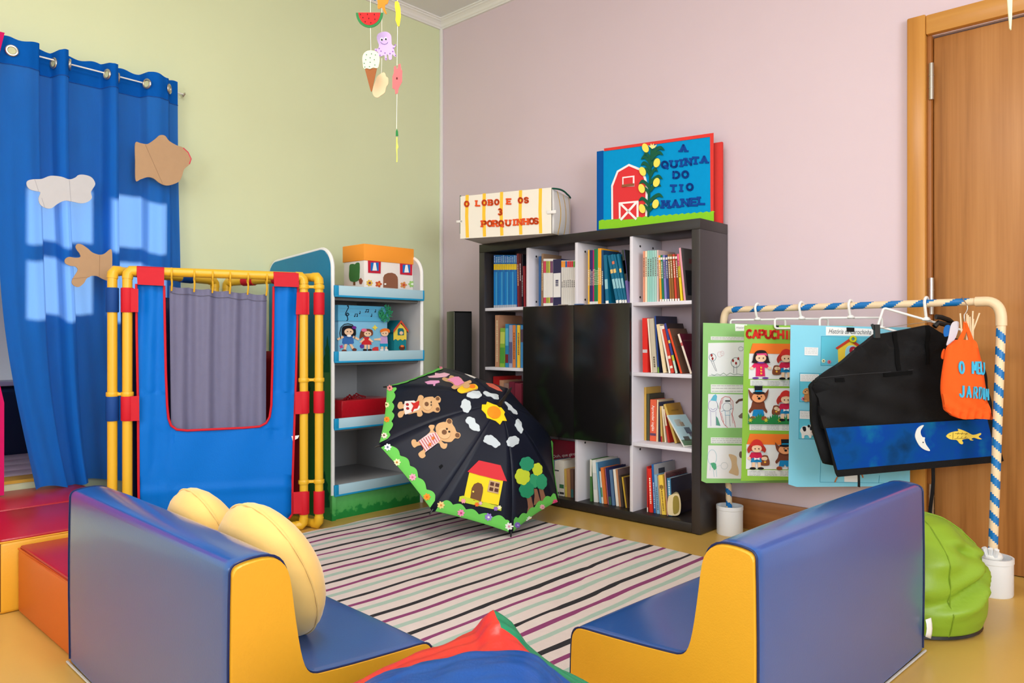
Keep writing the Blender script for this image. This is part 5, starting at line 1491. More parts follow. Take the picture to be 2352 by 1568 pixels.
MB().prism([LP(0, 0, 0), LP(LW, 0, .0), LP(LW, 0, LH - .006), LP(LW * .5, 0.001, LH - .002), LP(0, 0, LH)], [LP(0, -.008, 0), LP(LW, -.008, .0), LP(LW, -.008, LH - .006), LP(LW * .5, -.008, LH - .002), LP(0, -.008, LH)]).part('front_cover', m_cw, lb, smooth=False)
def bulge(u, v):
    q = -.014 - (LD - .02) * u
    return LP(-.001 - .022 * sin(pi * u) ** .8 * sin(pi * (.1 + .85 * v)), q, .002 + (LH - .008) * v)
mod_solid(MB().grid(bulge, 16, 10).part('side_flap', M('side_card', (226, 224, 222), .6), lb), .003)
for u in (.22, .52, .86):
    MB().grid(lambda a, v: bulge(u - .012 + .024 * a + .05 * sin(pi * v) * (u < .5), v) - ld * .0028, 2, 14).part('side_stripe', foam((240, 190, 60)), lb)
lpz = PL(LO, LN)
for x in (118, 258, 400, 555, 718):
    w2 = 13
    yt = 600 - (x - 70) * .088; yb_ = 950 - (x - 70) * .058
    decal('stripe', T(smooth([(x - w2 + 4, yt), (x + w2 + 4, yt), (x + w2 - 6, (yt + yb_) / 2), (x + w2 + 4, yb_), (x - w2 + 4, yb_), (x - w2 - 6, (yt + yb_) / 2)], 3) if 0 else [(x - w2, yt + 2), (x + w2, yt), (x + w2 - 4, (yt + yb_) / 2), (x + w2 + 2, yb_ - 2), (x - w2 + 2, yb_), (x - w2 - 4, (yt + yb_) / 2)]), lpz, (246, 196, 60), lb, .0006, 0)
OR = (226, 84, 36)
zw('OLOBOEOS', [116, 210, 260, 312, 362, 462, 556, 604], [672, 666, 662, 660, 656, 652, 642, 640], 8.5, 11, 3.6, OR, lb, lpz, 2.2, T)
zw('3', [390], [735], 8, 13, 3.6, OR, lb, lpz, 0, T)
zw('PORQUINHOS', [258, 305, 350, 398, 455, 505, 548, 600, 648, 684], [834, 832, 832, 830, 826, 822, 820, 815, 812, 812], 9.5, 12, 3.8, OR, lb, lpz, 2.4, T)
for q, z in ((.0, .5),):
    MB().box(-.022, .03, -.004, .004, -.009, .009, .002, mat=Matrix.Translation(LP(-.0, .004, LH * .46)) @ Matrix.Rotation(atan2(ld.y, ld.x) + pi, 4, 'Z')).part('white_clasp', m_white, lb)
    MB().box(-.02, .02, -.004, .004, -.007, .007, .002, mat=Matrix.Translation(LP(LW + .006, -.004, LH * .40)) @ Matrix.Rotation(atan2(ld.y, ld.x) + pi, 4, 'Z')).part('white_clasp', m_white, lb)
m_gr = foam((20, 92, 70))
MB().prism([LP(LW + .006, -.006, .03), LP(LW + .006, -.006, LH), LP(LW + .002, -.006, LH), LP(LW + .002, -.006, .03)], [LP(LW + .006, -LD + .03, .03), LP(LW + .006, -LD + .03, LH - .01), LP(LW + .002, -LD + .03, LH - .01), LP(LW + .002, -LD + .03, .03)]).part('green_edge', m_gr, lb, smooth=False)
mb = MB()
mb.tube([LP(-.002 - .02 * sin(pi * u), -.014 - (LD - .02) * u, LH - .003 + .008 * sin(pi * min(1, u * 1.6))) for u in (k / 16 for k in range(17))], .005, 6)
mb.part('green_edge', m_gr, lb)
# ------------------------------------------------------------------ open umbrella resting on the rug
UK = .972
def cw(x, z, h):
    return RV * (x * UK) + FV * (z * UK) + UP * (CAMH + (h - CAMH) * UK)
UC = cw(-.2035, 3.8826, .3809)
ua, ue, uph, UR, UHAP = -2.45014688, -.76992588, 1.48086302, .53307 * UK, .305 * UK
n3 = (-sin(ua) * cos(ue), cos(ua) * cos(ue), -sin(ue))     # towards the camera and up
UN = (RV * n3[0] + FV * n3[1] + UP * n3[2]).normalized()
nv = (-n3[0], -n3[1], -n3[2])
u_ = Vector(nv).cross(Vector((0, 0, 1))).normalized(); v_ = u_.cross(Vector(nv))
UU = RV * u_.x + FV * u_.y + UP * u_.z; UV = RV * v_.x + FV * v_.y + UP * v_.z
um = thing('umbrella', 'open black umbrella with felt bears, house and trees lying on the rug', 'umbrella', (UC.x, UC.y, 0))
m_umb = M('umbrella_nylon', (14, 20, 38), .45, .3, .05, 12, .06, 120)
def rib(i, s):
    a = uph + i * pi / 4
    return UC + (UU * cos(a) + UV * sin(a)) * UR * s + UN * (UHAP * (1 - s ** 1.75))
allv = []; allf = []
NSg, NT = 14, 8
for i in range(8):
    def gore(u, v, i=i):
        s = .012 + .988 * v
        p = rib(i, s).lerp(rib(i + 1, s), u)
        q = 4 * u * (1 - u)
        p = p - UN * (.010 * q * s * (1.2 - s)) - (UC + UN * .1 - p).normalized() * 0
        if v > .9: p = p.lerp(UC + UN * (p - UC).dot(UN), .022 * q * (v - .9) / .1)
        return p
    g = MB().grid(gore, NT, NSg)
    b = len(allv); allv += g.v; allf += [[k + b for k in f] for f in g.f]
    mod_solid(g.part('canopy_panel', m_umb, um, ang=60), .0012, 0)
    MB().tube([rib(i, k / 10 * .985 + .015) - UN * .004 for k in range(11)], .0022, 6).part('rib', m_dark, um)
    d = (rib(i, 1) - rib(i, .93)).normalized()
    MB().tube([rib(i, .985) - UN * .003, rib(i, 1) + d * .004, rib(i, 1) + d * .02], [.003, .004, .0035], 8).part('rib_tip', m_dark, um)
    MB().tube([rib(i, .55) - UN * .006, UC + UN * -.02], .0018, 5).part('stretcher', m_metal, um)
BV = BVHTree.FromPolygons([Vector(v) for v in allv], allf)
def UM(px, py, off=0):
    r = ray(px, py)
    h, nn, _, _ = BV.ray_cast(CAM, r.normalized())
    if h is None:
        h, nn, _, _ = min((BV.find_nearest(CAM + r * (3.2 + .04 * k)) for k in range(28)), key=lambda q: q[3])
    if nn.dot(UN) < 0: nn = -nn
    return h + nn * (off + .0012)
AP = UC + UN * UHAP
MB().tube([AP - UN * .79, AP - UN * .3, AP], .006, 10).part('shaft', m_metal, um)
HD = Vector((UN.x, UN.y, 0)).normalized()
he = AP - UN * .79
hk = [he + UN * .10, he]
for k in range(1, 9):
    a = pi * k / 8
    hk.append(he - UN * .028 * sin(a) + UU * .028 * (1 - cos(a)))
MB().tube(hk, .011, 10).part('handle', m_dark, um)
MB().tube([AP - UN * .004, AP + UN * .006, AP + UN * .03, AP + UN * .115, AP + UN * .13], [.016, .013, .009, .006, .003], 12).part('ferrule', m_dark, um)
zu = zc(.2678, 860, 830)
def ud(nm, pts, rgb, par=None, th=.0025, off=0, sub=2, sm=True):
    return decal(nm, zu(smooth(pts, 3) if sm else pts), UM, rgb, par or um, th, off, sub)
GR = (112, 206, 92)
for i in range(8):   # scalloped green felt along each rim edge
    def gm(u, v, off, i=i):
        s_ = v; p = rib(i, s_).lerp(rib(i + 1, s_), u); q = 4 * u * (1 - u)
        p = p - UN * (.010 * q * s_ * (1.2 - s_))
        if v > .9: p = p.lerp(UC + UN * (p - UC).dot(UN), .022 * q * (v - .9) / .1)
        n_ = (rib(i, .9) - rib(i, .99)).cross(rib(i + 1, .95) - rib(i, .95)).normalized()
        if n_.dot(UN) < 0: n_ = -n_
        return p + n_ * off
    mb = MB(); N_ = 72; vs = []
    for k in range(N_ + 1):
        u = .035 + .93 * k / N_
        inner = .935 - .022 * abs(sin(u * pi * 5.5 + i)) - .008 * sin(u * 9 + i * 2) + .03 * max(0, 1 - min(u, 1 - u) / .07)
        for j in range(4):
            v = inner + (.996 - inner) * j / 3
            vs.append(gm(u, v, .0042)); 
    nn_ = len(vs); vs2 = []
    for k in range(N_ + 1):
        for j in range(4): vs2.append(Vector(vs[k * 4 + j]) - UN * .0022)
    fs = [[k * 4 + j, k * 4 + j + 1, (k + 1) * 4 + j + 1, (k + 1) * 4 + j] for k in range(N_) for j in range(3)]
    fs += [[a + nn_ for a in f][::-1] for f in fs]
    for k in range(N_):
        for j in (0, 3): fs.append([k * 4 + j, (k + 1) * 4 + j, (k + 1) * 4 + j + nn_, k * 4 + j + nn_])
    for k in (0, N_):
        for j in range(3): fs.append([k * 4 + j, k * 4 + j + 1, k * 4 + j + 1 + nn_, k * 4 + j + nn_])
    mb.add(vs + vs2, fs).part('grass_border', foam(GR), um, ang=50)
FLW = [(137, 235, 26, (240, 150, 150), (120, 60, 60)), (110, 378, 24, (240, 236, 180), (120, 110, 40)), (112, 503, 26, (244, 150, 50), (220, 110, 30)), (90, 642, 26, (244, 232, 220), (110, 60, 50)), (118, 735, 32, (236, 240, 244), (110, 120, 150)), (198, 865, 32, (240, 238, 190), (200, 130, 60)), (332, 992, 32, (242, 170, 190), (210, 110, 150)), (454, 1162, 32, (246, 150, 50), (230, 110, 30)), (567, 1228, 33, (240, 214, 140), (220, 140, 70)), (739, 1294, 32, (242, 150, 190), (196, 60, 110)),
       (975, 1330, 34, (156, 132, 214), (240, 236, 240)), (1150, 1410, 34, (240, 240, 236), (220, 140, 170)), (1218, 1400, 26, (140, 110, 206), (200, 180, 230)), (1324, 1348, 24, (238, 240, 232), (240, 220, 90)), (1432, 1244, 22, (244, 180, 190), (230, 140, 160)), (1544, 1200, 22, (226, 80, 130), (210, 60, 110)), (572, 60, 14, (240, 150, 170), (220, 120, 150))]
for x, y, r_, c1, c2 in FLW:
    f = decal('flower', zu(petals(x, y, r_, 7, .6)), UM, c1, um, .003, .003)
    decal('flower_center', zu(ell(x, y, r_ * .28, None, 10)), UM, c2, f, .002, .0065)
# sun round the tip
sn = ud('sun', [(1040 + (1 + 0) * a, 445 + b) for a, b in ((-75, -97), (-22, -75), (20, -62), (38, -55), (76, -10), (68, 12), (92, 66), (56, 64), (36, 98), (-2, 66), (-46, 50), (-76, 40), (-86, 8), (-104, -12), (-122, -30), (-118, -72), (-84, -72))], (250, 214, 30), sm=False)
ud('sun_center', ell(1022, 440, 58, 50, 18, 25), (246, 146, 34), sn, .003, .003)
CLD = (206, 216, 222)
for c in ([(790, 290), (815, 268), (850, 258), (890, 258), (915, 280), (912, 305), (880, 318), (840, 318), (805, 308)], [(935, 262), (965, 262), (1000, 278), (1040, 282), (1062, 300), (1060, 325), (1030, 325), (1000, 305), (965, 300), (940, 282)],
          [(755, 335), (785, 328), (815, 345), (828, 380), (822, 415), (800, 438), (770, 435), (755, 410), (740, 390), (748, 362)], [(785, 490), (820, 478), (855, 490), (868, 525), (895, 550), (905, 585), (885, 600), (850, 590), (820, 575), (810, 545), (788, 525)],
          [(1112, 350), (1135, 355), (1165, 378), (1190, 405), (1218, 430), (1220, 452), (1195, 450), (1170, 425), (1145, 412), (1140, 385)], [(1215, 498), (1235, 500), (1255, 525), (1262, 560), (1272, 590), (1255, 615), (1235, 600), (1215, 570), (1202, 545), (1210, 520)],
          [(935, 665), (960, 635), (990, 632), (1020, 645), (1045, 670), (1072, 695), (1070, 722), (1035, 738), (1000, 720), (965, 705), (940, 690)], [(1140, 670), (1165, 645), (1205, 642), (1232, 660), (1235, 695), (1210, 715), (1175, 733), (1145, 722), (1132, 695)]):
    mx_ = sum(p[0] for p in c) / len(c); my_ = sum(p[1] for p in c) / len(c)
    dn = smooth(c, 5); n_ = len(dn)
    ud('cloud', [(mx_ + (x - mx_) * (.93 + .13 * abs(sin(pi * 7.0 * k / n_))), my_ + (y - my_) * (.93 + .13 * abs(sin(pi * 7.0 * k / n_)))) for k, (x, y) in enumerate(dn)], CLD, sm=False)
TAN, BR = (216, 172, 124), (120, 84, 60)
# bear in a dotted dress
b1 = ud('bear', [(200, 385), (215, 352), (240, 352), (248, 372), (300, 345), (360, 345), (380, 300), (405, 292), (425, 310), (415, 335), (440, 312), (500, 305), (515, 318), (545, 300), (570, 320), (565, 350), (548, 360), (558, 385), (565, 415), (550, 438), (525, 438), (505, 430), (470, 445), (430, 440), (405, 420), (415, 455), (395, 475), (370, 470), (362, 440), (300, 455), (258, 450), (240, 478), (212, 482), (203, 455), (220, 432), (250, 425), (250, 405), (215, 410)], TAN)
ud('dress', [(265, 348), (345, 342), (398, 395), (382, 420), (268, 462), (254, 405)], (236, 226, 222), b1, .0025, .0032, sm=False)
for x, y in ((288, 378), (290, 412)): ud('red_pocket', ell(x, y, 13, 11), (160, 44, 50), b1, .002, .006)
ud('red_bow', [(318, 360), (345, 368), (388, 348), (385, 385), (372, 412), (345, 415), (330, 446), (322, 432), (340, 392)], (200, 46, 42), b1, .003, .006, sm=False)
ud('snout', ell(458, 378, 42, 48), (222, 182, 136), b1, .0025, .0035)
ud('nose', ell(452, 375, 17, 17), BR, b1, .003, .006)
for x, y in ((490, 358), (490, 382)): ud('eye', ell(x, y, 5, 9), (50, 40, 36), b1, .002, .0045, 0)
for x, y in ((545, 325), (545, 415)): ud('ear', ell(x, y, 16, 14), BR, b1, .002, .0035)
# bear in striped overalls
b2 = ud('bear', [(318, 690), (330, 670), (355, 672), (372, 690), (470, 612), (478, 580), (465, 560), (480, 545), (515, 548), (512, 572), (505, 590), (530, 610), (525, 570), (545, 535), (590, 520), (612, 520), (622, 495), (650, 492), (668, 510), (668, 535), (690, 570), (705, 605), (732, 615), (738, 640), (720, 662), (690, 660), (660, 690), (610, 690), (575, 680), (600, 705), (625, 705), (618, 740), (595, 750), (570, 735), (545, 700), (440, 775), (440, 810), (415, 830), (390, 820), (378, 792), (400, 770), (420, 755), (410, 720), (370, 725), (345, 740), (325, 720)], TAN)
ud('overalls', [(378, 685), (470, 618), (528, 610), (568, 672), (545, 700), (440, 778), (412, 722)], (234, 200, 200), b2, .0025, .0032, sm=False)
for k in range(8):
    a = k / 7
    x0, y0 = 385 + (520 - 385) * a, 684 + (614 - 684) * a
    x1, y1 = 440 + (556 - 440) * a, 768 + (682 - 768) * a
    mb = MB(); line_sheet(zu([(x0, y0), ((x0 + x1) / 2, (y0 + y1) / 2), (x1, y1)]), 1.5, UM, .001, .006, mb); mb.part('red_stripe', foam((190, 70, 80)), b2, smooth=False)
for x, y in ((478, 715), (505, 662)): ud('orange_button', ell(x, y, 12, 16, 12, 30), (216, 120, 60), b2, .0025, .0065)
ud('snout', ell(600, 620, 52, 46, 18, 20), (222, 182, 136), b2, .0025, .0035)
ud('nose', ell(600, 610, 21, 20), BR, b2, .003, .006)
for x, y in ((622, 582), (642, 606)): ud('eye', ell(x, y, 9), (60, 44, 38), b2, .002, .0045, 0)
for x, y in ((642, 515), (712, 635)): ud('ear', ell(x, y, 20, 18, 14, 45), BR, b2, .002, .0035)
# fair haired girl bear seen edge on, letters and toys near the top
g1 = ud('doll', [(580, 155), (600, 140), (635, 150), (650, 125), (680, 130), (690, 140), (740, 145), (770, 180), (820, 165), (832, 185), (800, 200), (870, 215), (886, 240), (850, 250), (790, 270), (740, 275), (710, 245), (735, 225), (690, 240), (660, 225), (680, 205), (650, 180), (610, 172)], TAN)
ud('pink_dress', [(625, 165), (690, 140), (725, 140), (770, 190), (720, 215), (690, 210), (670, 185)], (238, 150, 190), g1, .0025, .0032, sm=False)
ud('yellow_hair', [(715, 245), (760, 215), (820, 205), (865, 205), (888, 235), (850, 250), (800, 265), (750, 280), (718, 265)], (248, 200, 40), g1, .0025, .0032)
ud('orange_bow', ell(838, 225, 26, 16), (240, 130, 40), g1, .0025, .006)
ud('face', ell(788, 222, 30, 20), TAN, g1, .0025, .0065)
ud('pink_chair', [(458, 133), (520, 122), (520, 102), (560, 108), (600, 100), (648, 112), (618, 132), (540, 140), (470, 140)], (244, 190, 210), sm=False)
ud('pink_table', [(432, 180), (480, 168), (555, 168), (560, 182), (525, 192), (520, 210), (505, 210), (505, 195), (455, 196)], (240, 170, 214), sm=False)
ud('white_cutout', [(775, 108), (830, 125), (872, 142), (860, 146), (820, 132)], (230, 226, 220), sm=False)
ud('red_cutout', [(955, 188), (1010, 195), (1060, 222), (1095, 258), (1060, 250), (985, 215)], (226, 110, 90), sm=False)
# house
hs = ud('house', [(812, 950), (1102, 1020), (1062, 1232), (765, 1168)], (246, 220, 44), sm=False)
ud('roof', [(892, 848), (1078, 890), (1132, 1026), (1090, 1020), (1050, 1012), (1000, 1000), (950, 986), (900, 975), (850, 960), (795, 944)], (220, 58, 66), hs, .003, .003, sm=False)
ud('door', [(820, 1168), (832, 1085), (852, 1050), (885, 1036), (915, 1048), (928, 1080), (925, 1120), (908, 1196)], (118, 82, 56), hs, .003, .003, sm=False)
ud('knob', ell(842, 1113, 8), (244, 220, 90), hs, .003, .006, 0)
wn = ud('window', [(985, 1015), (1074, 1036), (1058, 1134), (964, 1112)], (206, 170, 130), hs, .003, .003, sm=False)
for dx, dy in ((0, 0), (44, 10), (-7, 44), (37, 54)):
    ud('window_pane', [(992 + dx, 1030 + dy), (1022 + dx, 1037 + dy), (1017 + dx, 1066 + dy), (986 + dx, 1059 + dy)], (96, 60, 50), wn, .002, .006, 0, sm=False)
ud('bush', [(720, 1196), (728, 1155), (760, 1148), (790, 1165), (820, 1170), (850, 1190), (880, 1190), (905, 1205), (950, 1205), (1000, 1222), (1040, 1232), (1088, 1245), (1082, 1278), (900, 1238)], (200, 216, 60), hs, .003, .003, sm=False)
for x, y, r_, c in ((757, 1192, 22, (240, 160, 170)), (873, 1222, 20, (240, 120, 50)), (904, 1212, 16, (230, 180, 200)), (1035, 1258, 20, (150, 110, 200)), (1066, 1248, 18, (240, 236, 200))):
    decal('flower', zu(petals(x, y, r_, 6)), UM, c, hs, .0025, .0068)
# trees
for q in ([(1302, 1165), (1340, 1158), (1348, 1200), (1360, 1250), (1345, 1290), (1308, 1292), (1316, 1250), (1310, 1200)], [(1365, 1090), (1390, 1092), (1405, 1150), (1420, 1200), (1365, 1232), (1372, 1150)], [(1408, 1090), (1440, 1085), (1455, 1140), (1480, 1195), (1430, 1215), (1420, 1150)]):
    ud('tree_trunk', q, (150, 104, 80), sm=False)
for (x, y, a, b, c) in ((1390, 925, 42, 55, (206, 222, 60)), (1298, 878, 60, 60, (46, 150, 110)), (1424, 1030, 46, 66, (50, 156, 110)), (1364, 1020, 40, 62, (56, 160, 112)), (1298, 1098, 62, 72, (40, 148, 104)), (1262, 985, 62, 72, (206, 222, 60))):
    ud('tree_crown', [(x + a * (.92 + .12 * abs(sin(3.5 * t))) * cos(t), y + b * (.92 + .12 * abs(sin(3.5 * t))) * sin(t)) for t in (2 * pi * k / 56 for k in range(56))], c, None, .0035, .001 + random.random() * .003, sm=False)
ud('patch', [(550, 900), (578, 880), (592, 898), (565, 925)], (12, 14, 18), None, .0006, 0, 1, sm=False)

# ------------------------------------------------------------------ striped rail with its two weighted feet
m_cream = M('cream_pipe', (232, 208, 172), .4, .4); m_bstripe = M('blue_tape', (12, 112, 184), .35, .45)
m_bucket = M('white_plastic', (226, 228, 232), .35, .4)
ra = thing('coat_rail', 'cream pipe rail wrapped with blue spiral stripes, standing in white tubs', 'rail', (-1.12, 3.25, 0))
A0 = Vector((-1.674, 3.304, 0)); B0 = at(2279, 1330, 2.726); B0.z = 0
TA = at(1662, 745, 3.565); TB = at(2300, 735, 2.735)
a1 = at(1676, 711, 3.545); b1_ = at(2262, 692, 2.775)
def spiral(pitch, width, seg, n):
    def f(i, k):
        return 1 if ((i * seg / pitch + k / n) % 1) < width else 0
    return f
def lin_pts(p, q, step):
    n = max(2, int((q - p).length / step)); return [p.lerp(q, i / n) for i in range(n + 1)]
ps = lin_pts(A0 + UP * .03, TA, .006)
MB().tube(ps, .0145, 14, mfun=spiral(.062, .42, .006, 14)).part('striped_pole', [m_cream, m_bstripe], ra)
ps = lin_pts(B0 + UP * .09, TB, .006)
MB().tube(ps, .0155, 14, mfun=spiral(.066, .46, .006, 14)).part('striped_pole', [m_cream, m_bstripe], ra)
ps = lin_pts(a1, b1_, .008)
MB().tube(ps, .0145, 14, mfun=spiral(.115, .44, .008, 14)).part('striped_bar', [m_cream, m_bstripe], ra)
def bend(p, c, q, n=10):
    return [p * (1 - t) ** 2 + c * 2 * t * (1 - t) + q * t * t for t in (k / n for k in range(n + 1))]
bd = (b1_ - a1).normalized()
cA = Vector((TA.x, TA.y, a1.z)); cB = Vector((TB.x, TB.y, b1_.z))
MB().tube([TA - UP * .012] + bend(TA, cA, a1 + bd * .004) + [a1 + bd * .018], .0178, 14).part('elbow', m_cream, ra)
MB().tube([TB - UP * .02] + bend(TB, cB, b1_) + [b1_ - bd * .03], .0185, 14).part('elbow', m_cream, ra)
for c, r_, h in ((A0, .0605, .135), (B0, .066, .135)):
    MB().lathe([(0, 0), (r_ * .96, 0), (r_, .006), (r_, h * .86), (r_ * 1.03, h * .87), (r_ * 1.03, h), (r_ * .93, h), (r_ * .93, h * .86), (0, h * .84)], c, 32).part('tub', m_bucket, ra)
MB().ball((B0.x, B0.y, .135), .034, .034, .022).part('plaster_lump', M('plaster', (236, 234, 228), .9, .2, .05, 40, .4, 60), ra)
mb = MB()
for k in range(3): mb.tube([(B0.x - .01 + .01 * k, B0.y - .02, .13), (B0.x - .016 + .016 * k, B0.y - .026, .155), (B0.x - .02 + .02 * k, B0.y - .03, .168)], .009, 6)
mb.part('plastic_bag_knot', M('bag_film', (232, 234, 236), .4), ra)

def bar_at(px):
    """point on the rail bar at this photo column"""
    n = RV - FV * ((px - 1176) / FPX)
    t = -(a1 - CAM).dot(n) / bd.dot(n)
    return a1 + bd * t
m_hang = M('white_hanger', (238, 238, 236), .35, .45)
HGRP = 'white plastic clip hangers on the rail'
def hanger(label, px, turn, w_=.25, hh=.042, roll=0, drop=.05):
    c = bar_at(px)
    dirv = Matrix.Rotation(radians(turn), 3, 'Z') @ RV
    t = thing('hanger', label, 'hanger', c - UP * .06, HGRP)
    nn = Vector((-dirv.y, dirv.x, 0))
    hk = [c - UP * drop + dirv * .0] + [c + nn * .0 - UP * .03]
    perp = Vector((-bd.y, bd.x, 0))
    if perp.dot(FV) < 0: perp = -perp
    arcp = [c + perp * .022 * cos(a) + UP * .0235 * sin(a) for a in (radians(-35 + 215 * k / 12) for k in range(13))][::-1]
    stem = [c - UP * drop, c - perp * .012 - UP * .028] + arcp
    MB().tube(stem, .0055, 8).part('hook', m_hang, t)
    q = dirv * cos(radians(roll)) - UP * sin(radians(roll)); up2 = dirv * sin(radians(roll)) + UP * cos(radians(roll))
    o = c - UP * drop
    pts = []
    for sx_, sz, a0 in ((1, 0, 90), (1, -1, 0), (-1, -1, -90), (-1, 0, -180)):
        for k in range(5):
            a = radians(a0 - 90 * k / 4)
            pts.append(o + q * (sx_ * (w_ / 2 - .01) + .01 * cos(a)) + up2 * ((-.010 if sz == 0 else -hh + .010) + .010 * sin(a)))
    MB().tube(pts, .0046, 8, True).part('loop_bar', m_hang, t)
    MB().lathe([(.012, -.004), (.017, 0), (.012, .008), (.006, .012)], o, 12, UP).part('hook_socket', m_hang, t)
    return t
hanger('white clip hanger carrying the pale green drawing poster', 1740, -24, .24)
hanger('white clip hanger carrying the bright green red-letter poster', 1841, 4, .24)
hanger('white clip hanger carrying the light blue poster', 1954, -10, .245)
h4 = hanger('white clip hanger tilted, over the black puppet stage cloth', 2128, -8, .33, .075, 17, .065)

# ------------------------------------------------------------------ posters on the rail
m_txt = (150, 150, 148)
def poster(label, poly, D, rgb, name='poster'):
    t = thing(name, label, 'poster', hit(sum(p[0] for p in poly) / len(poly), max(p[1] for p in poly), CAM + FV * 3, -FV), 'card posters on the rail')
    t.location = D(sum(p[0] for p in poly) / len(poly), max(p[1] for p in poly))
    sheet(poly, D, .0025, -.0025, 3, fn=lambda x, y: 0).part('card', M('card_%d_%d_%d' % rgb, rgb, .5, .35, .02, 5), t, ang=80)
    return t
def wob(D):
    return lambda px, py, off=0: D(px, py, off)
z6 = zc(.2997, 1590, 660)
z7 = zc(.2998, 1840, 660)
def textlines(par, D, Z, x0, x1, ys, off=.0012, w_=.9):
    mb = MB(); r = random.Random(int(x0 + ys[0]))
    for y in ys:
        x = x0
        while x < x1 - 8:
            l = min(r.uniform(10, 34), x1 - x); line_sheet(Z([(x, y), (x + l, y)]), w_, D, .0003, off, mb); x += l + 6
    mb.part('small_print', paper((140, 140, 140)), par, kind='stuff', smooth=False)
D1p = DPC(1740, 3.44, -4); W1 = wob(D1p)
p1 = poster('pale green poster with children drawings, leftmost on the rail', [(1615, 741), (1860, 748), (1856, 1108), (1622, 1109), (1611, 1104)], D1p, (136, 190, 112))
decal('title_strip', z6([(328, 280), (420, 284), (420, 332), (330, 334)]), W1, (240, 240, 238), p1, .001)
lettering('História', 1590 + 372 * .2997, 660 + 308 * .2997, 70 * .2997, W1, (120, 120, 120), p1, .0014)
for y0, y1, ys in ((375, 402, [383, 394]), (742, 806, [752, 772, 796]), (1148, 1194, [1158, 1172, 1186])):
    decal('text_strip', z6([(142, y0), (420, y0 + 4), (420, y1 + 4), (142, y1)]), W1, (224, 226, 222), p1, .001)
    textlines(p1, W1, z6, 150, 396, ys)
mk = lambda par, pts, c, w_=.9: line_sheet(z6(pts), w_, W1, .0004, .0014).part('drawn_line', paper(c), par, smooth=False)
s1 = decal('drawing_sheet', z6([(122, 425), (420, 420), (420, 680), (118, 682)]), W1, (226, 228, 230), p1, .001)
mk(s1, ell(155, 535, 26, 28) + [(181, 535)], (70, 110, 130)); mk(s1, [(145, 565), (180, 640)], (120, 120, 130)); mk(s1, [(160, 562), (188, 642)], (120, 120, 130)); mk(s1, ell(332, 575, 34, 38) + [(366, 575)], (60, 90, 100)); mk(s1, [(318, 600), (318, 655)], (120, 120, 130)); mk(s1, [(340, 600), (340, 660)], (120, 120, 130))
for x, y in ((148, 520), (155, 545), (312, 560), (335, 580), (352, 545)): decal('red_dab', z6(ell(x, y, 8, 12, 8)), W1, (150, 50, 50), s1, .0005, .0016)
mk(s1, ell(210, 512, 18, 20) + ell(228, 505, 14, 18), (220, 190, 195)); mk(s1, [(145, 665), (170, 672), (190, 662), (215, 670), (240, 655), (262, 672), (290, 655), (320, 668), (350, 662), (380, 670), (400, 664)], (80, 120, 90)); mk(s1, [(130, 675), (400, 680)], (120, 140, 120)); mk(s1, ell(372, 470, 18, 16), (150, 150, 155))
s2 = decal('drawing_sheet', z6([(122, 815), (420, 820), (420, 1075), (116, 1075)]), W1, (224, 226, 230), p1, .001)
decal('blue_hat', z6([(138, 865), (160, 828), (180, 816), (190, 835), (185, 870)]), W1, (100, 180, 206), s2, .0005, .0014)
mk(s2, ell(158, 905, 36, 46) + [(194, 905)], (140, 130, 180)); mk(s2, [(140, 925), (158, 938), (178, 925)], (140, 130, 180)); mk(s2, [(140, 950), (142, 1060)], (160, 150, 190)); mk(s2, [(180, 950), (182, 1055)], (160, 150, 190)); mk(s2, [(188, 880), (205, 930)], (90, 150, 70))
decal('green_shape', z6([(182, 985), (195, 1000), (216, 1060), (184, 1055)]), W1, (90, 150, 130), s2, .0005, .0014)
mk(s2, [(210, 950), (212, 890), (225, 850), (250, 835), (285, 840), (310, 870), (312, 930), (305, 970), (325, 1040), (330, 1070)], (190, 70, 70), 1.1); mk(s2, [(212, 950), (225, 1010), (245, 1050), (270, 1072)], (190, 70, 70), 1.1)
for a in ((222, 860, 218, 930), (235, 850, 228, 890), (290, 850, 300, 900), (300, 960, 312, 1040), (222, 960, 240, 1030)): mk(s2, [a[:2], a[2:]], (196, 90, 90))
decal('black_cap', z6(rect(252, 864, 290, 874)), W1, (40, 40, 46), s2, .0005, .0014)
mk(s2, ell(265, 915, 32, 32) + [(297, 915)], (110, 120, 150)); mk(s2, [(250, 945), (252, 978), (290, 978), (288, 945)], (110, 170, 200)); mk(s2, [(255, 980), (258, 1060)], (120, 130, 150)); mk(s2, [(285, 980), (290, 1062)], (120, 130, 150)); mk(s2, [(248, 940), (222, 950)], (110, 120, 150)); mk(s2, [(290, 935), (312, 925)], (110, 120, 150))
decal('brown_hat', z6([(330, 880), (355, 855), (410, 845), (410, 862), (360, 872), (338, 892)]), W1, (96, 70, 60), s2, .0005, .0014)
decal('brown_dab', z6([(352, 985), (380, 960), (400, 965), (400, 1005), (362, 1000)]), W1, (120, 104, 100), s2, .0005, .0014)
s3 = decal('drawing_sheet', z6([(122, 1210), (420, 1212), (416, 1465), (110, 1462)]), W1, (226, 224, 226), p1, .001)
mk(s3, ell(152, 1300, 34, 58) + [(186, 1300)], (150, 190, 200)); mk(s3, [(140, 1345), (135, 1400)], (150, 190, 200)); mk(s3, [(160, 1390), (168, 1450)], (150, 190, 200)); mk(s3, [(182, 1385), (188, 1450)], (150, 190, 200)); mk(s3, [(180, 1372), (222, 1360)], (200, 205, 210)); mk(s3, ell(245, 1365, 26) + [(271, 1365)], (190, 195, 200))
decal('green_dab', z6([(140, 1345), (165, 1340), (182, 1350), (186, 1385), (170, 1400), (150, 1375)]), W1, (80, 160, 120), s3, .0005, .0014)
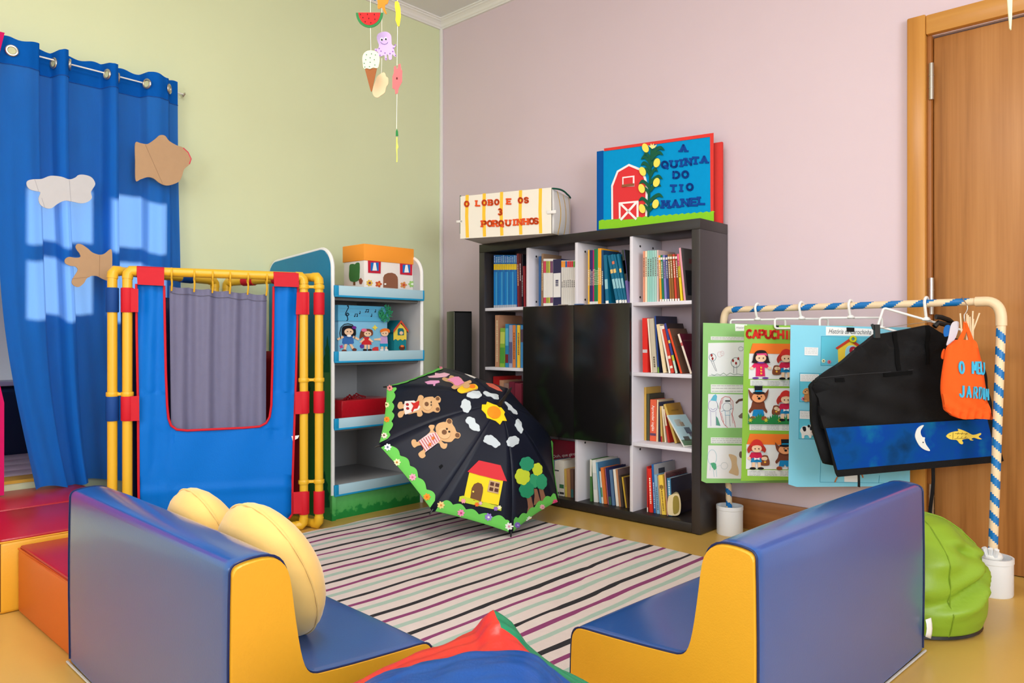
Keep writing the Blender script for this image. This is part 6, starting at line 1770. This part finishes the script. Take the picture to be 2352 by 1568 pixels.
decal('brown_cape', z6(smooth([(278, 1280), (310, 1280), (340, 1300), (342, 1350), (355, 1400), (350, 1440), (310, 1430), (280, 1415), (300, 1380), (298, 1330)])), W1, (206, 176, 140), s3, .0005, .0014)
decal('brown_dab', z6(ell(372, 1280, 14, 26)), W1, (110, 90, 84), s3, .0005, .0014)

D2p = DPC(1841, 3.29, 0); W2 = wob(D2p)
p2 = poster('bright green poster with red lettering and paper children, between two posters', [(1710, 747), (1960, 748), (1950, 1100), (1702, 1104), (1703, 1090)], D2p, (138, 188, 58))
word('CAPUCHINHO', 1590 + 437 * .2997, 660 + 358 * .2997, 1590 + (437 + 48 * 9) * .2997, 660 + 366 * .2997, 11.5, 17, 5, W2, (206, 48, 36), p2, 0, .003, .001, .8)
decal('black_clip', z6([(626, 292), (660, 292), (658, 312), (628, 312)]), W2, (24, 24, 26), p2, .006, .001)
for y0, y1, y2, rf, ground in ((428, 505, 700, 1, 0), (768, 772, 1040, 0, 1), (1120, 1200, 1390, 1, 0)):
    xo = (700 - y1) * .02 if y1 < 700 else -(y1 - 700) * .035
    s = decal('scene_card', z6([(432 + xo, y1), (790 + xo, y1), (790 + xo, y2 + 4), (428 + xo, y2)]), W2, (228, 228, 228), p2, .001, .0005)
    if rf: decal('orange_roof', z6([(458 + xo, y0), (800 + xo, y0 + 4), (800 + xo, y1 + 6), (434 + xo, y1)]), W2, (238, 122, 44), s, .0015, .002)
    decal('caption_strip', z6([(440 + xo, y2 + 6), (790 + xo, y2 + 10), (790 + xo, y2 + 58), (440 + xo, y2 + 52)]), W2, (222, 224, 220), p2, .001, .0005)
    for xs in ((452, 540), (572, 665), (690, 770)): textlines(p2, W2, z6, xs[0] + xo, xs[1] + xo, [y2 + 20, y2 + 30, y2 + 40, y2 + 48], .002, .6)
    if ground:
        g = [(425, 1045), (425, 960)] + [(432 + k * 9, 975 + (k % 2) * 26 + 14 * sin(k * .5)) for k in range(40)] + [(790, 1045)]
        decal('grass', z6(g), W2, (40, 130, 70), s, .002, .006)
        for fx_ in (440, 560, 665):
            decal('yellow_flowers', z6(star(fx_, 1015, 20, 6, .4)), W2, (196, 190, 60), s, .0015, .0085)
RB = (120, 64, 44)
girl_a = [('girl_cutout', (222, 40, 96), 'p', [(-.18, .42), (.18, .42), (.28, .56), (.2, .62), (.14, .58), (.16, .90), (-.16, .90), (-.15, .58), (-.22, .62), (-.3, .56)]), ('hand', SK, 'e', (-.3, .62, .06, .05)), ('hand', SK, 'e', (.3, .62, .06, .05)), ('shoe', (110, 60, 150), 'e', (-.17, .96, .11, .035)), ('shoe', (110, 60, 150), 'e', (.16, .96, .11, .035)),
          ('hair', (40, 28, 30), 's', [(-.22, .12), (-.1, .01), (.12, .01), (.22, .12), (.28, .36), (.28, .44), (-.26, .44), (-.27, .34)]), ('face', SK, 'e', (0, .27, .18, .14)), ('hair_band', (226, 70, 130), 'p', [(-.16, .12), (.18, .1), (.22, .2), (.1, .16), (-.12, .17)]), ('collar', (96, 60, 140), 'e', (0, .43, .13, .03)), ('button', (240, 170, 60), 'e', (0, .6, .035, .035)), ('button', (240, 170, 60), 'e', (0, .7, .035, .035)), ('button', (240, 170, 60), 'e', (0, .8, .035, .035)), ('eye', (40, 30, 30), 'e', (-.07, .27, .02)), ('eye', (40, 30, 30), 'e', (.07, .27, .02))]
girl_h = [('girl_cutout', (206, 36, 74), 'p', [(-.18, .44), (.18, .44), (.26, .62), (.18, .66), (-.18, .66), (-.28, .6)]), ('hand', SK, 'e', (-.27, .63, .06, .05)), ('hand', SK, 'e', (.26, .64, .06, .05)), ('skirt', (30, 130, 186), 'p', [(-.17, .62), (.17, .62), (.21, .76), (-.21, .76)]), ('leg', SK, 'p', [(-.16, .76), (-.05, .76), (-.06, .93), (-.17, .93)]), ('leg', SK, 'p', [(.05, .76), (.16, .76), (.17, .93), (.06, .93)]), ('shoe', (30, 28, 30), 'e', (-.14, .96, .12, .04)), ('shoe', (30, 28, 30), 'e', (.16, .96, .12, .04)),
          ('hair', (176, 50, 40), 's', [(-.28, .2), (-.18, .16), (.18, .16), (.28, .22), (.36, .34), (.3, .44), (.2, .38), (-.2, .38), (-.3, .46), (-.36, .34)]), ('face', SK, 'e', (0, .30, .19, .13)), ('cap', (206, 50, 44), 's', [(-.24, .22), (-.16, .06), (.0, .0), (.16, .06), (.24, .22), (0, .19)]), ('bow_tie', (240, 236, 240), 'p', [(-.1, .6), (0, .63), (.1, .6), (.1, .68), (0, .65), (-.1, .68)]), ('eye', (40, 30, 30), 'e', (-.07, .31, .02)), ('eye', (40, 30, 30), 'e', (.07, .31, .02))]
basket = [('basket_cutout', (128, 72, 48), 's', [(-.4, -.2), (-.25, -.55), (.25, -.55), (.4, -.2), (.5, .1), (.4, .5), (-.4, .5), (-.5, .1)]), ('basket_hole', (226, 200, 170), 'e', (0, -.22, .26, .2)), ('lock', (240, 180, 70), 'e', (0, .15, .12, .1))]
wolf = [('wolf_cutout', RB, 's', [(-.2, .42), (.2, .42), (.3, .62), (.38, .72), (.34, .78), (.2, .7), (-.2, .7), (-.34, .78), (-.4, .72), (-.3, .6)]), ('trousers', (24, 130, 190), 'p', [(-.2, .68), (.2, .68), (.26, .86), (.06, .88), (0, .8), (-.06, .88), (-.26, .86)]), ('foot', (150, 74, 44), 'e', (-.24, .93, .12, .06)), ('foot', (150, 74, 44), 'e', (.24, .93, .12, .06)), ('head', RB, 's', [(-.24, .22), (-.42, .1), (-.38, .3), (-.3, .4), (-.12, .48), (.12, .48), (.3, .4), (.38, .3), (.42, .1), (.24, .22)]), ('face', (238, 160, 110), 's', [(-.2, .24), (0, .26), (.2, .24), (.28, .36), (.12, .46), (-.12, .46), (-.28, .36)]), ('nose', (30, 24, 26), 'e', (.02, .36, .06, .035)), ('top_hat', (24, 26, 34), 'p', [(-.16, .2), (-.18, 0), (.16, 0), (.14, .2)]), ('hat_band', (20, 150, 200), 'p', [(-.15, .13), (.14, .13), (.14, .18), (-.15, .18)]), ('hat_brim', (24, 26, 34), 'e', (0, .2, .26, .035)), ('eye', (30, 24, 26), 'e', (-.06, .3, .02)), ('eye', (30, 24, 26), 'e', (.1, .3, .02))]
def pf(nm, px, py, s, spec, par, sx=None): return fig(par, nm, W2, zx(px, py, s, .2997, 1590, 660, 0, sx), spec, .0016, .004)
pf('girl_cutout', 520, 480, 222, girl_a, p2, 225); pf('girl_cutout', 712, 470, 236, girl_h, p2, 200); pf('basket_cutout', 643, 634, 66, basket, p2)
pf('wolf_cutout', 503, 752, 268, wolf, p2, 180); pf('girl_cutout', 710, 786, 236, girl_h, p2, 200); pf('basket_cutout', 640, 940, 66, basket, p2)
pf('girl_cutout', 487, 1160, 232, girl_h, p2, 200); pf('basket_cutout', 554, 1325, 72, basket, p2); pf('wolf_cutout', 706, 1160, 240, wolf, p2, 180)

D3p = DPC(1954, 3.107, 0); W3 = wob(D3p)
p3 = poster('light blue poster with paper house and animals, behind the black cloth', [(1816, 746), (2092, 752), (2090, 1116), (1830, 1118), (1811, 1112), (1814, 900)], D3p, (130, 206, 230))
decal('title_strip', z7([(190, 300), (560, 318), (555, 372), (190, 366)]), W3, (238, 240, 240), p3, .001)
lettering('História da Carochinha', 1840 + 372 * .2998, 660 + 340 * .2998, 325 * .2998, W3, (30, 34, 44), p3, .0014, 1.5, 0, 1.5, .3)
mb = MB()
for q in ([(155, 372), (560, 385), (555, 600), (150, 597), (155, 372)], [(-12, 655), (300, 662)], [(-12, 655), (-12, 875), (250, 875)], [(-15, 940), (90, 945)], [(-15, 940), (-18, 1158), (130, 1162)], [(150, 1280), (145, 1490), (830, 1500)], [(600, 1440), (595, 1495)]): line_sheet(z7(q), .8, W3, .0004, .0006, mb)
mb.part('panel_outline', paper((60, 150, 180)), p3, smooth=False)
for q, c in (([(153, 374), (556, 386), (552, 598), (152, 596)], (96, 192, 216)), ([(-10, 658), (290, 664), (290, 873), (-12, 873)], (96, 196, 220)), ([(-13, 943), (120, 947), (128, 1158), (-16, 1156)], (96, 196, 220))):
    decal('story_panel', z7(q), W3, c, p3, .0004, .0001)
for q in ([(25, 456), (130, 460), (128, 522), (25, 518)], [(-8, 662), (135, 664), (132, 722), (-8, 718)], [(-10, 944), (90, 948), (90, 1008), (-12, 1004)], [(158, 1292), (190, 1294), (190, 1326), (158, 1322)], [(330, 1430), (440, 1435), (430, 1490), (330, 1488)]):
    s = decal('text_label', z7(q), W3, (234, 236, 236), p3, .001, .001)
    x0, y0 = q[0]; x1 = q[1][0]
    if x1 - x0 > 50 and y0 < 1200: textlines(s, W3, z7, x0 + 6, x1 - 10, [y0 + 10 + 12 * k for k in range(4)], .0021, .5)
hh = decal('paper_house', z7([(285, 600), (280, 465), (370, 395), (460, 462), (460, 480), (400, 560), (340, 600)]), W3, (238, 208, 70), p3, .0015, .001)
decal('roof_strip', z7([(262, 462), (372, 388), (480, 462), (468, 478), (372, 412), (275, 475)]), W3, (196, 66, 46), hh, .0015, .0026)
decal('round_window', z7(smooth([(340, 540), (338, 480), (360, 448), (400, 445), (428, 470), (425, 520), (390, 550)])), W3, (150, 214, 236), hh, .001, .0026)
decal('face', z7(ell(395, 490, 26, 28)), W3, SK, hh, .0015, .0052); decal('hair', z7(smooth([(365, 490), (372, 460), (400, 452), (422, 470), (420, 480), (395, 470), (380, 500)])), W3, (170, 40, 60), hh, .0015, .0058); decal('body', z7(smooth([(365, 545), (368, 515), (400, 512), (415, 520), (385, 548)])), W3, (196, 50, 120), hh, .0015, .004)
ti = MB(); ti.tube([W3(1840 + (390 + 20 * cos(a)) * .2998, 660 + (395 + 20 * sin(a)) * .2998, .010) for a in (2 * pi * k / 20 for k in range(20))], .0045, 8, True); ti.part('lime_ring', foam((196, 200, 40)), p3)
decal('black_clip', z7([(346, 306), (402, 308), (400, 340), (348, 338)]), W3, (24, 24, 26), p3, .006, .002)
for x, y, c in ((170, 562, (230, 230, 190)), (214, 570, (220, 110, 140)), (15, 852, (220, 120, 160))):
    f = decal('flower', z7(petals(x, y, 16, 6)), W3, c, p3, .0015, .001); decal('flower_center', z7(ell(x, y, 5)), W3, (90, 90, 50), f, .001, .0028)
dog = [('dog_cutout', (186, 130, 76), 's', [(-.1, .42), (.2, .4), (.3, .6), (.34, .85), (.3, 1), (-.2, 1), (-.22, .8), (-.2, .6)]), ('head', (196, 138, 82), 's', [(-.3, .25), (-.15, .05), (.1, 0), (.3, .12), (.34, .3), (.2, .45), (-.1, .48), (-.28, .4)]), ('ear', (160, 106, 60), 'e', (.26, .24, .1, .2)), ('muzzle', (214, 166, 110), 'e', (-.1, .32, .18, .13)), ('nose', (60, 40, 34), 'e', (-.14, .27, .06, .04)), ('paw', (206, 154, 98), 'e', (-.1, .96, .12, .07)), ('eye', (40, 30, 30), 'e', (-.02, .17, .035))]
cow = [('cow_cutout', (236, 236, 232), 's', [(-.9, .3), (-.6, .12), (0, .15), (.2, .4), (.3, .9), (.1, 1), (-.1, .8), (-.5, .82), (-.55, 1), (-.8, 1), (-.85, .7), (-1, .5)]), ('patch', (34, 34, 38), 's', [(-.75, .2), (-.4, .18), (-.35, .45), (-.6, .5)]), ('head', (240, 238, 234), 's', [(-.15, .2), (.1, .02), (.5, .02), (.75, .2), (.8, .55), (.5, .8), (.1, .75), (-.1, .5)]), ('ear', (34, 34, 38), 'e', (.68, .12, .16, .1)), ('ear', (34, 34, 38), 'e', (-.05, .12, .14, .1)), ('eye_patch', (34, 34, 38), 'e', (.2, .28, .12, .16)), ('muzzle', (232, 214, 206), 'e', (.4, .56, .3, .16)), ('nostril', (40, 34, 36), 'e', (.3, .55, .04)), ('nostril', (40, 34, 36), 'e', (.52, .55, .04))]
fig(p3, 'dog_cutout', W3, zx(42, 770, 102, .2998, 1840, 660), dog, .0015, .001)
fig(p3, 'cow_cutout', W3, zx(58, 1048, 104, .2998, 1840, 660, 0, 66), cow, .0015, .001)
decal('wooden_leg', z7([(268, 1452), (282, 1448), (262, 1492), (252, 1490)]), W3, (180, 120, 80), p3, .0015, .001)
decal('wooden_leg', z7([(458, 1430), (470, 1428), (478, 1455), (470, 1458)]), W3, (180, 120, 80), p3, .0015, .001)

# ------------------------------------------------------------------ black puppet stage cloth
m_bcl = M('black_canvas', (18, 18, 20), .65, .15, .08, 30, .25, 240)
DT = DPC(2090, 2.875, 3); 
th = thing('stage_cloth', 'black cloth puppet stage with painted night sea strip, hanging on the rail', 'puppet stage', DT(2090, 1090))
body = [(100, 770), (140, 700), (280, 605), (400, 505), (540, 390), (590, 352), (650, 352), (700, 343), (850, 315), (985, 288), (1060, 340), (1130, 375), (1300, 420), (1375, 530), (1418, 590), (1440, 720), (1462, 900), (1480, 1060), (1470, 1110), (800, 1080), (172, 1085), (150, 960), (140, 850)]
def crumple(x, y):
    return .006 * sin(x * .05 + y * .02) + .004 * sin(y * .11 - x * .03) + (.01 * sin((x - 2000) * .045) if y < 800 else 0)
sheet(z7(body), DT, .03, -.034, 3, fn=crumple).part('cloth', m_bcl, th, ang=80)
sheet(z7([(90, 762), (104, 742), (140, 712), (200, 800), (230, 1075), (262, 1250), (300, 1380), (270, 1372), (206, 1360), (185, 1320), (165, 1270), (146, 1200), (130, 1130), (116, 1040), (106, 950), (96, 850)]), DT, .02, -.045, 2, fn=lambda x, y: .008 * sin(y * .05)).part('side_flap', m_bcl, th, ang=80)
TC = lambda px, py, off=0: DT(px, py, off + crumple(px, py))
for q in ([(702, 342), (735, 336), (762, 632), (732, 638)], [(955, 296), (985, 292), (990, 585), (962, 590)], [(634, 655), (850, 636), (850, 662), (636, 686)], [(258, 694), (326, 690), (328, 720), (260, 725)]):
    sheet(z7(q), TC, .003, -.003, 2).part('velcro_strip', M('velcro', (14, 14, 15), .95, .1), th, ang=80)
line_sheet(z7([(150, 693), (400, 665), (640, 650), (860, 630)]), .7, TC, .0006, -.002).part('seam', M('seam_grey', (60, 60, 64), .8), th, smooth=False)
m_sea = bpy.data.materials.new('painted_sea'); m_sea.use_nodes = True
nt = m_sea.node_tree; B = nt.nodes['Principled BSDF']; B.inputs['Roughness'].default_value = .75; B.inputs['Specular IOR Level'].default_value = .12
tc = nt.nodes.new('ShaderNodeTexCoord'); n1 = nt.nodes.new('ShaderNodeTexNoise'); n1.inputs['Scale'].default_value = 7; n1.inputs['Detail'].default_value = 5
nt.links.new(tc.outputs['Object'], n1.inputs[0]); cr = nt.nodes.new('ShaderNodeValToRGB'); e = cr.color_ramp.elements
e[0].position = .3; e[0].color = lin((4, 46, 84)); e[1].position = .72; e[1].color = lin((14, 112, 150))
for p, c in ((.45, (0, 70, 140)), (.58, (0, 62, 152))):
    k = e.new(p); k.color = lin(c)
nt.links.new(n1.outputs[0], cr.inputs[0]); nt.links.new(cr.outputs[0], B.inputs['Base Color'])
sheet(z7([(172, 1072), (1420, 1000), (1470, 1050), (1545, 1326), (1520, 1335), (276, 1449), (262, 1420)]), DT, .008, -.002, 2).part('board', m_bcl, th, ang=50)
sheet(z7([(182, 1076), (1416, 1004), (1480, 1286), (272, 1395)]), DT, .0015, .0062, 2).part('sea_painting', m_sea, th, ang=50)
decal('moon', z7(smooth([(928, 1053), (905, 1090), (905, 1120), (918, 1142), (936, 1146), (934, 1165), (945, 1200), (975, 1246), (940, 1242), (900, 1215), (872, 1170), (862, 1130), (875, 1085), (900, 1060)], 4)), DT, (226, 228, 224), th, .003, .008)
decal('moon_eye', z7(ell(921, 1183, 5, 5)), DT, (40, 44, 60), th, .0006, .0115)
fs_ = decal('fish', z7(smooth([(1100, 1135), (1125, 1112), (1165, 1100), (1192, 1096), (1190, 1080), (1230, 1092), (1265, 1108), (1300, 1125), (1330, 1122), (1360, 1112), (1365, 1122), (1345, 1140), (1370, 1158), (1345, 1158), (1310, 1148), (1290, 1158), (1308, 1166), (1285, 1168), (1268, 1155), (1220, 1164), (1228, 1185), (1220, 1198), (1200, 1190), (1180, 1166), (1140, 1162), (1115, 1152)], 3)), DT, (240, 212, 90), th, .003, .008)
mb = MB()
for q in ([(1150, 1108), (1148, 1160)], [(1165, 1115), (1262, 1118)], [(1160, 1156), (1262, 1150)], [(1185, 1122), (1190, 1108)], [(1215, 1124), (1222, 1108)], [(1245, 1126), (1255, 1112)], [(1180, 1150), (1190, 1138)], [(1210, 1150), (1220, 1138)], [(1240, 1148), (1250, 1138)], [(1122, 1134), (1132, 1130)]): line_sheet(z7(q), .8, DT, .0005, .0112, mb)
mb.part('fish_line', foam((110, 80, 40)), fs_, smooth=False)
for x0, y0, x1, y1, w_ in ((450, 1425, 452, 1535, 8), (1025, 1380, 1015, 1800, 12)):
    sheet(z7([(x0 - w_, y0), (x0 + w_, y0), (x1 + w_ * 1.3, y1), (x1 - w_ * .9, y1 - 5)]), DT, .003, -.02, 2, fn=lambda x, y: .01 * sin(y * .03)).part('hanging_strap', m_bcl, th, ang=80)
cp = MB(); sheet(z7([(548, 284), (588, 284), (590, 385), (552, 388)]), DT, .014, .002, mb=cp); sheet(z7([(528, 285), (540, 278), (552, 300), (552, 330), (540, 320)]), DT, .008, .004, mb=cp)
cp.part('black_clip', m_dark, th, smooth=False)
MB().tube([DT(1840 + x * .2998, 660 + y * .2998, .004) for x, y in ((560, 320), (700, 300), (800, 285), (900, 272), (1000, 262))], .0012, 5).part('wire', m_metal, th)
hk_ = MB(); hk_.tube([DT(1840 + x * .2998, 660 + y * .2998, .01) for x, y in ((1020, 225), (1060, 228), (1120, 250), (1170, 278), (1100, 285), (1040, 270), (1010, 300))], .010, 8); hk_.part('black_clamp', m_dark, th)

# ------------------------------------------------------------------ orange cloth bag with sticks
m_orc = M('orange_cotton', (248, 96, 34), .85, .15, .05, 30, .2, 240)
DB = DPC(2215, 2.765, 0)
ob = thing('cloth_bag', 'orange cloth bag with blue letters hanging at the right of rail', 'bag', DB(2215, 960))
bag = smooth([(1112, 462), (1140, 430), (1182, 400), (1245, 402), (1310, 404), (1335, 455), (1352, 540), (1372, 640), (1385, 740), (1400, 830), (1425, 920), (1452, 1003), (1410, 1006), (1330, 1002), (1240, 1006), (1180, 995), (1122, 962), (1088, 920), (1070, 820), (1070, 720), (1082, 620), (1098, 530)], 3)
cxy = z7([(1240, 720)])[0]
def bagf(x, y):
    dx = (x - cxy[0]) / 50; dy = (y - cxy[1]) / 95
    return .016 * max(0, 1 - dx * dx - dy * dy) + .003 * sin(x * .35 + y * .06) * (.4 + max(0, dy))
sheet(z7(bag), DB, .016, 0, 3, fn=bagf).part('bag_body', m_orc, ob, ang=80)
BG = lambda px, py, off=0: DB(px, py, off + .0165 + bagf(px, py))
zw('OMEU', [1190, 1288, 1329, 1356], [610, 612, 614, 618], 9, 25, 4.4, (70, 178, 220), ob, BG, 0, z7)
zw('JARDIM', [1190, 1242, 1294, 1338, 1367, 1396], [792, 795, 800, 803, 808, 816], 7.5, 24, 3.6, (70, 178, 220), ob, BG, 0, z7)
for q in ([(1180, 408), (1222, 405), (1248, 340), (1240, 262), (1228, 262), (1222, 330)], [(1306, 408), (1268, 405), (1248, 330), (1232, 262), (1246, 258), (1272, 320)]):
    sheet(z7(q), DB, .003, .012, 2).part('strap', m_orc, ob, ang=80)
sheet(z7(smooth([(1098, 480), (1112, 470), (1112, 520), (1100, 550), (1086, 540), (1088, 510)], 2)), DB, .004, -.012).part('side_fold', m_orc, ob, smooth=False)
# wire hook holding the bag
MB().tube([DB(1840 + x * .2998, 660 + y * .2998, .014) for x, y in ((1240, 270), (1232, 240), (1232, 210), (1248, 190), (1258, 165), (1256, 142))] + [bar_at(2214) + UP * .018 - bd * .006, bar_at(2213) + UP * .019 - FV * -.008, bar_at(2212) + FV * .02], .0018, 6).part('wire_hook', m_metal, ob)
fm = thing('plastic_sleeve', 'clear plastic sleeve with blue print behind the orange bag', 'sleeve', DB(2190, 790))
sheet(z7(smooth([(1120, 445), (1135, 380), (1150, 300), (1170, 265), (1200, 258), (1216, 275), (1205, 340), (1180, 400)], 3)), DB, .002, -.006).part('film', M('frosted_film', (206, 202, 214), .3, .5), fm, smooth=False)
decal('blue_print', z7(smooth([(1102, 330), (1118, 292), (1150, 290), (1158, 330), (1140, 368), (1108, 375)], 3)), DB, (30, 100, 180), fm, .002, -.010)
SG = 'pale wooden sticks in the orange bag'
for i, (x0, y0, x1, y1) in enumerate(((1209, 198, 1226, 420), (1262, 200, 1262, 420), (1274, 212, 1280, 420), (1290, 224, 1296, 420), (1316, 180, 1304, 420), (1322, 240, 1318, 420), (1372, 196, 1322, 330))):
    t = MB().tube([DB(1840 + x0 * .2998, 660 + y0 * .2998, .008 - .002 * i), DB(1840 + x1 * .2998, 660 + y1 * .2998, .008 - .002 * i)], .0028, 8)
    t.single('wooden_stick', M('pale_stick', (232, 206, 170), .6), '%s pale wooden stick from the left in the orange bag' % ORD[i], 'stick', SG)
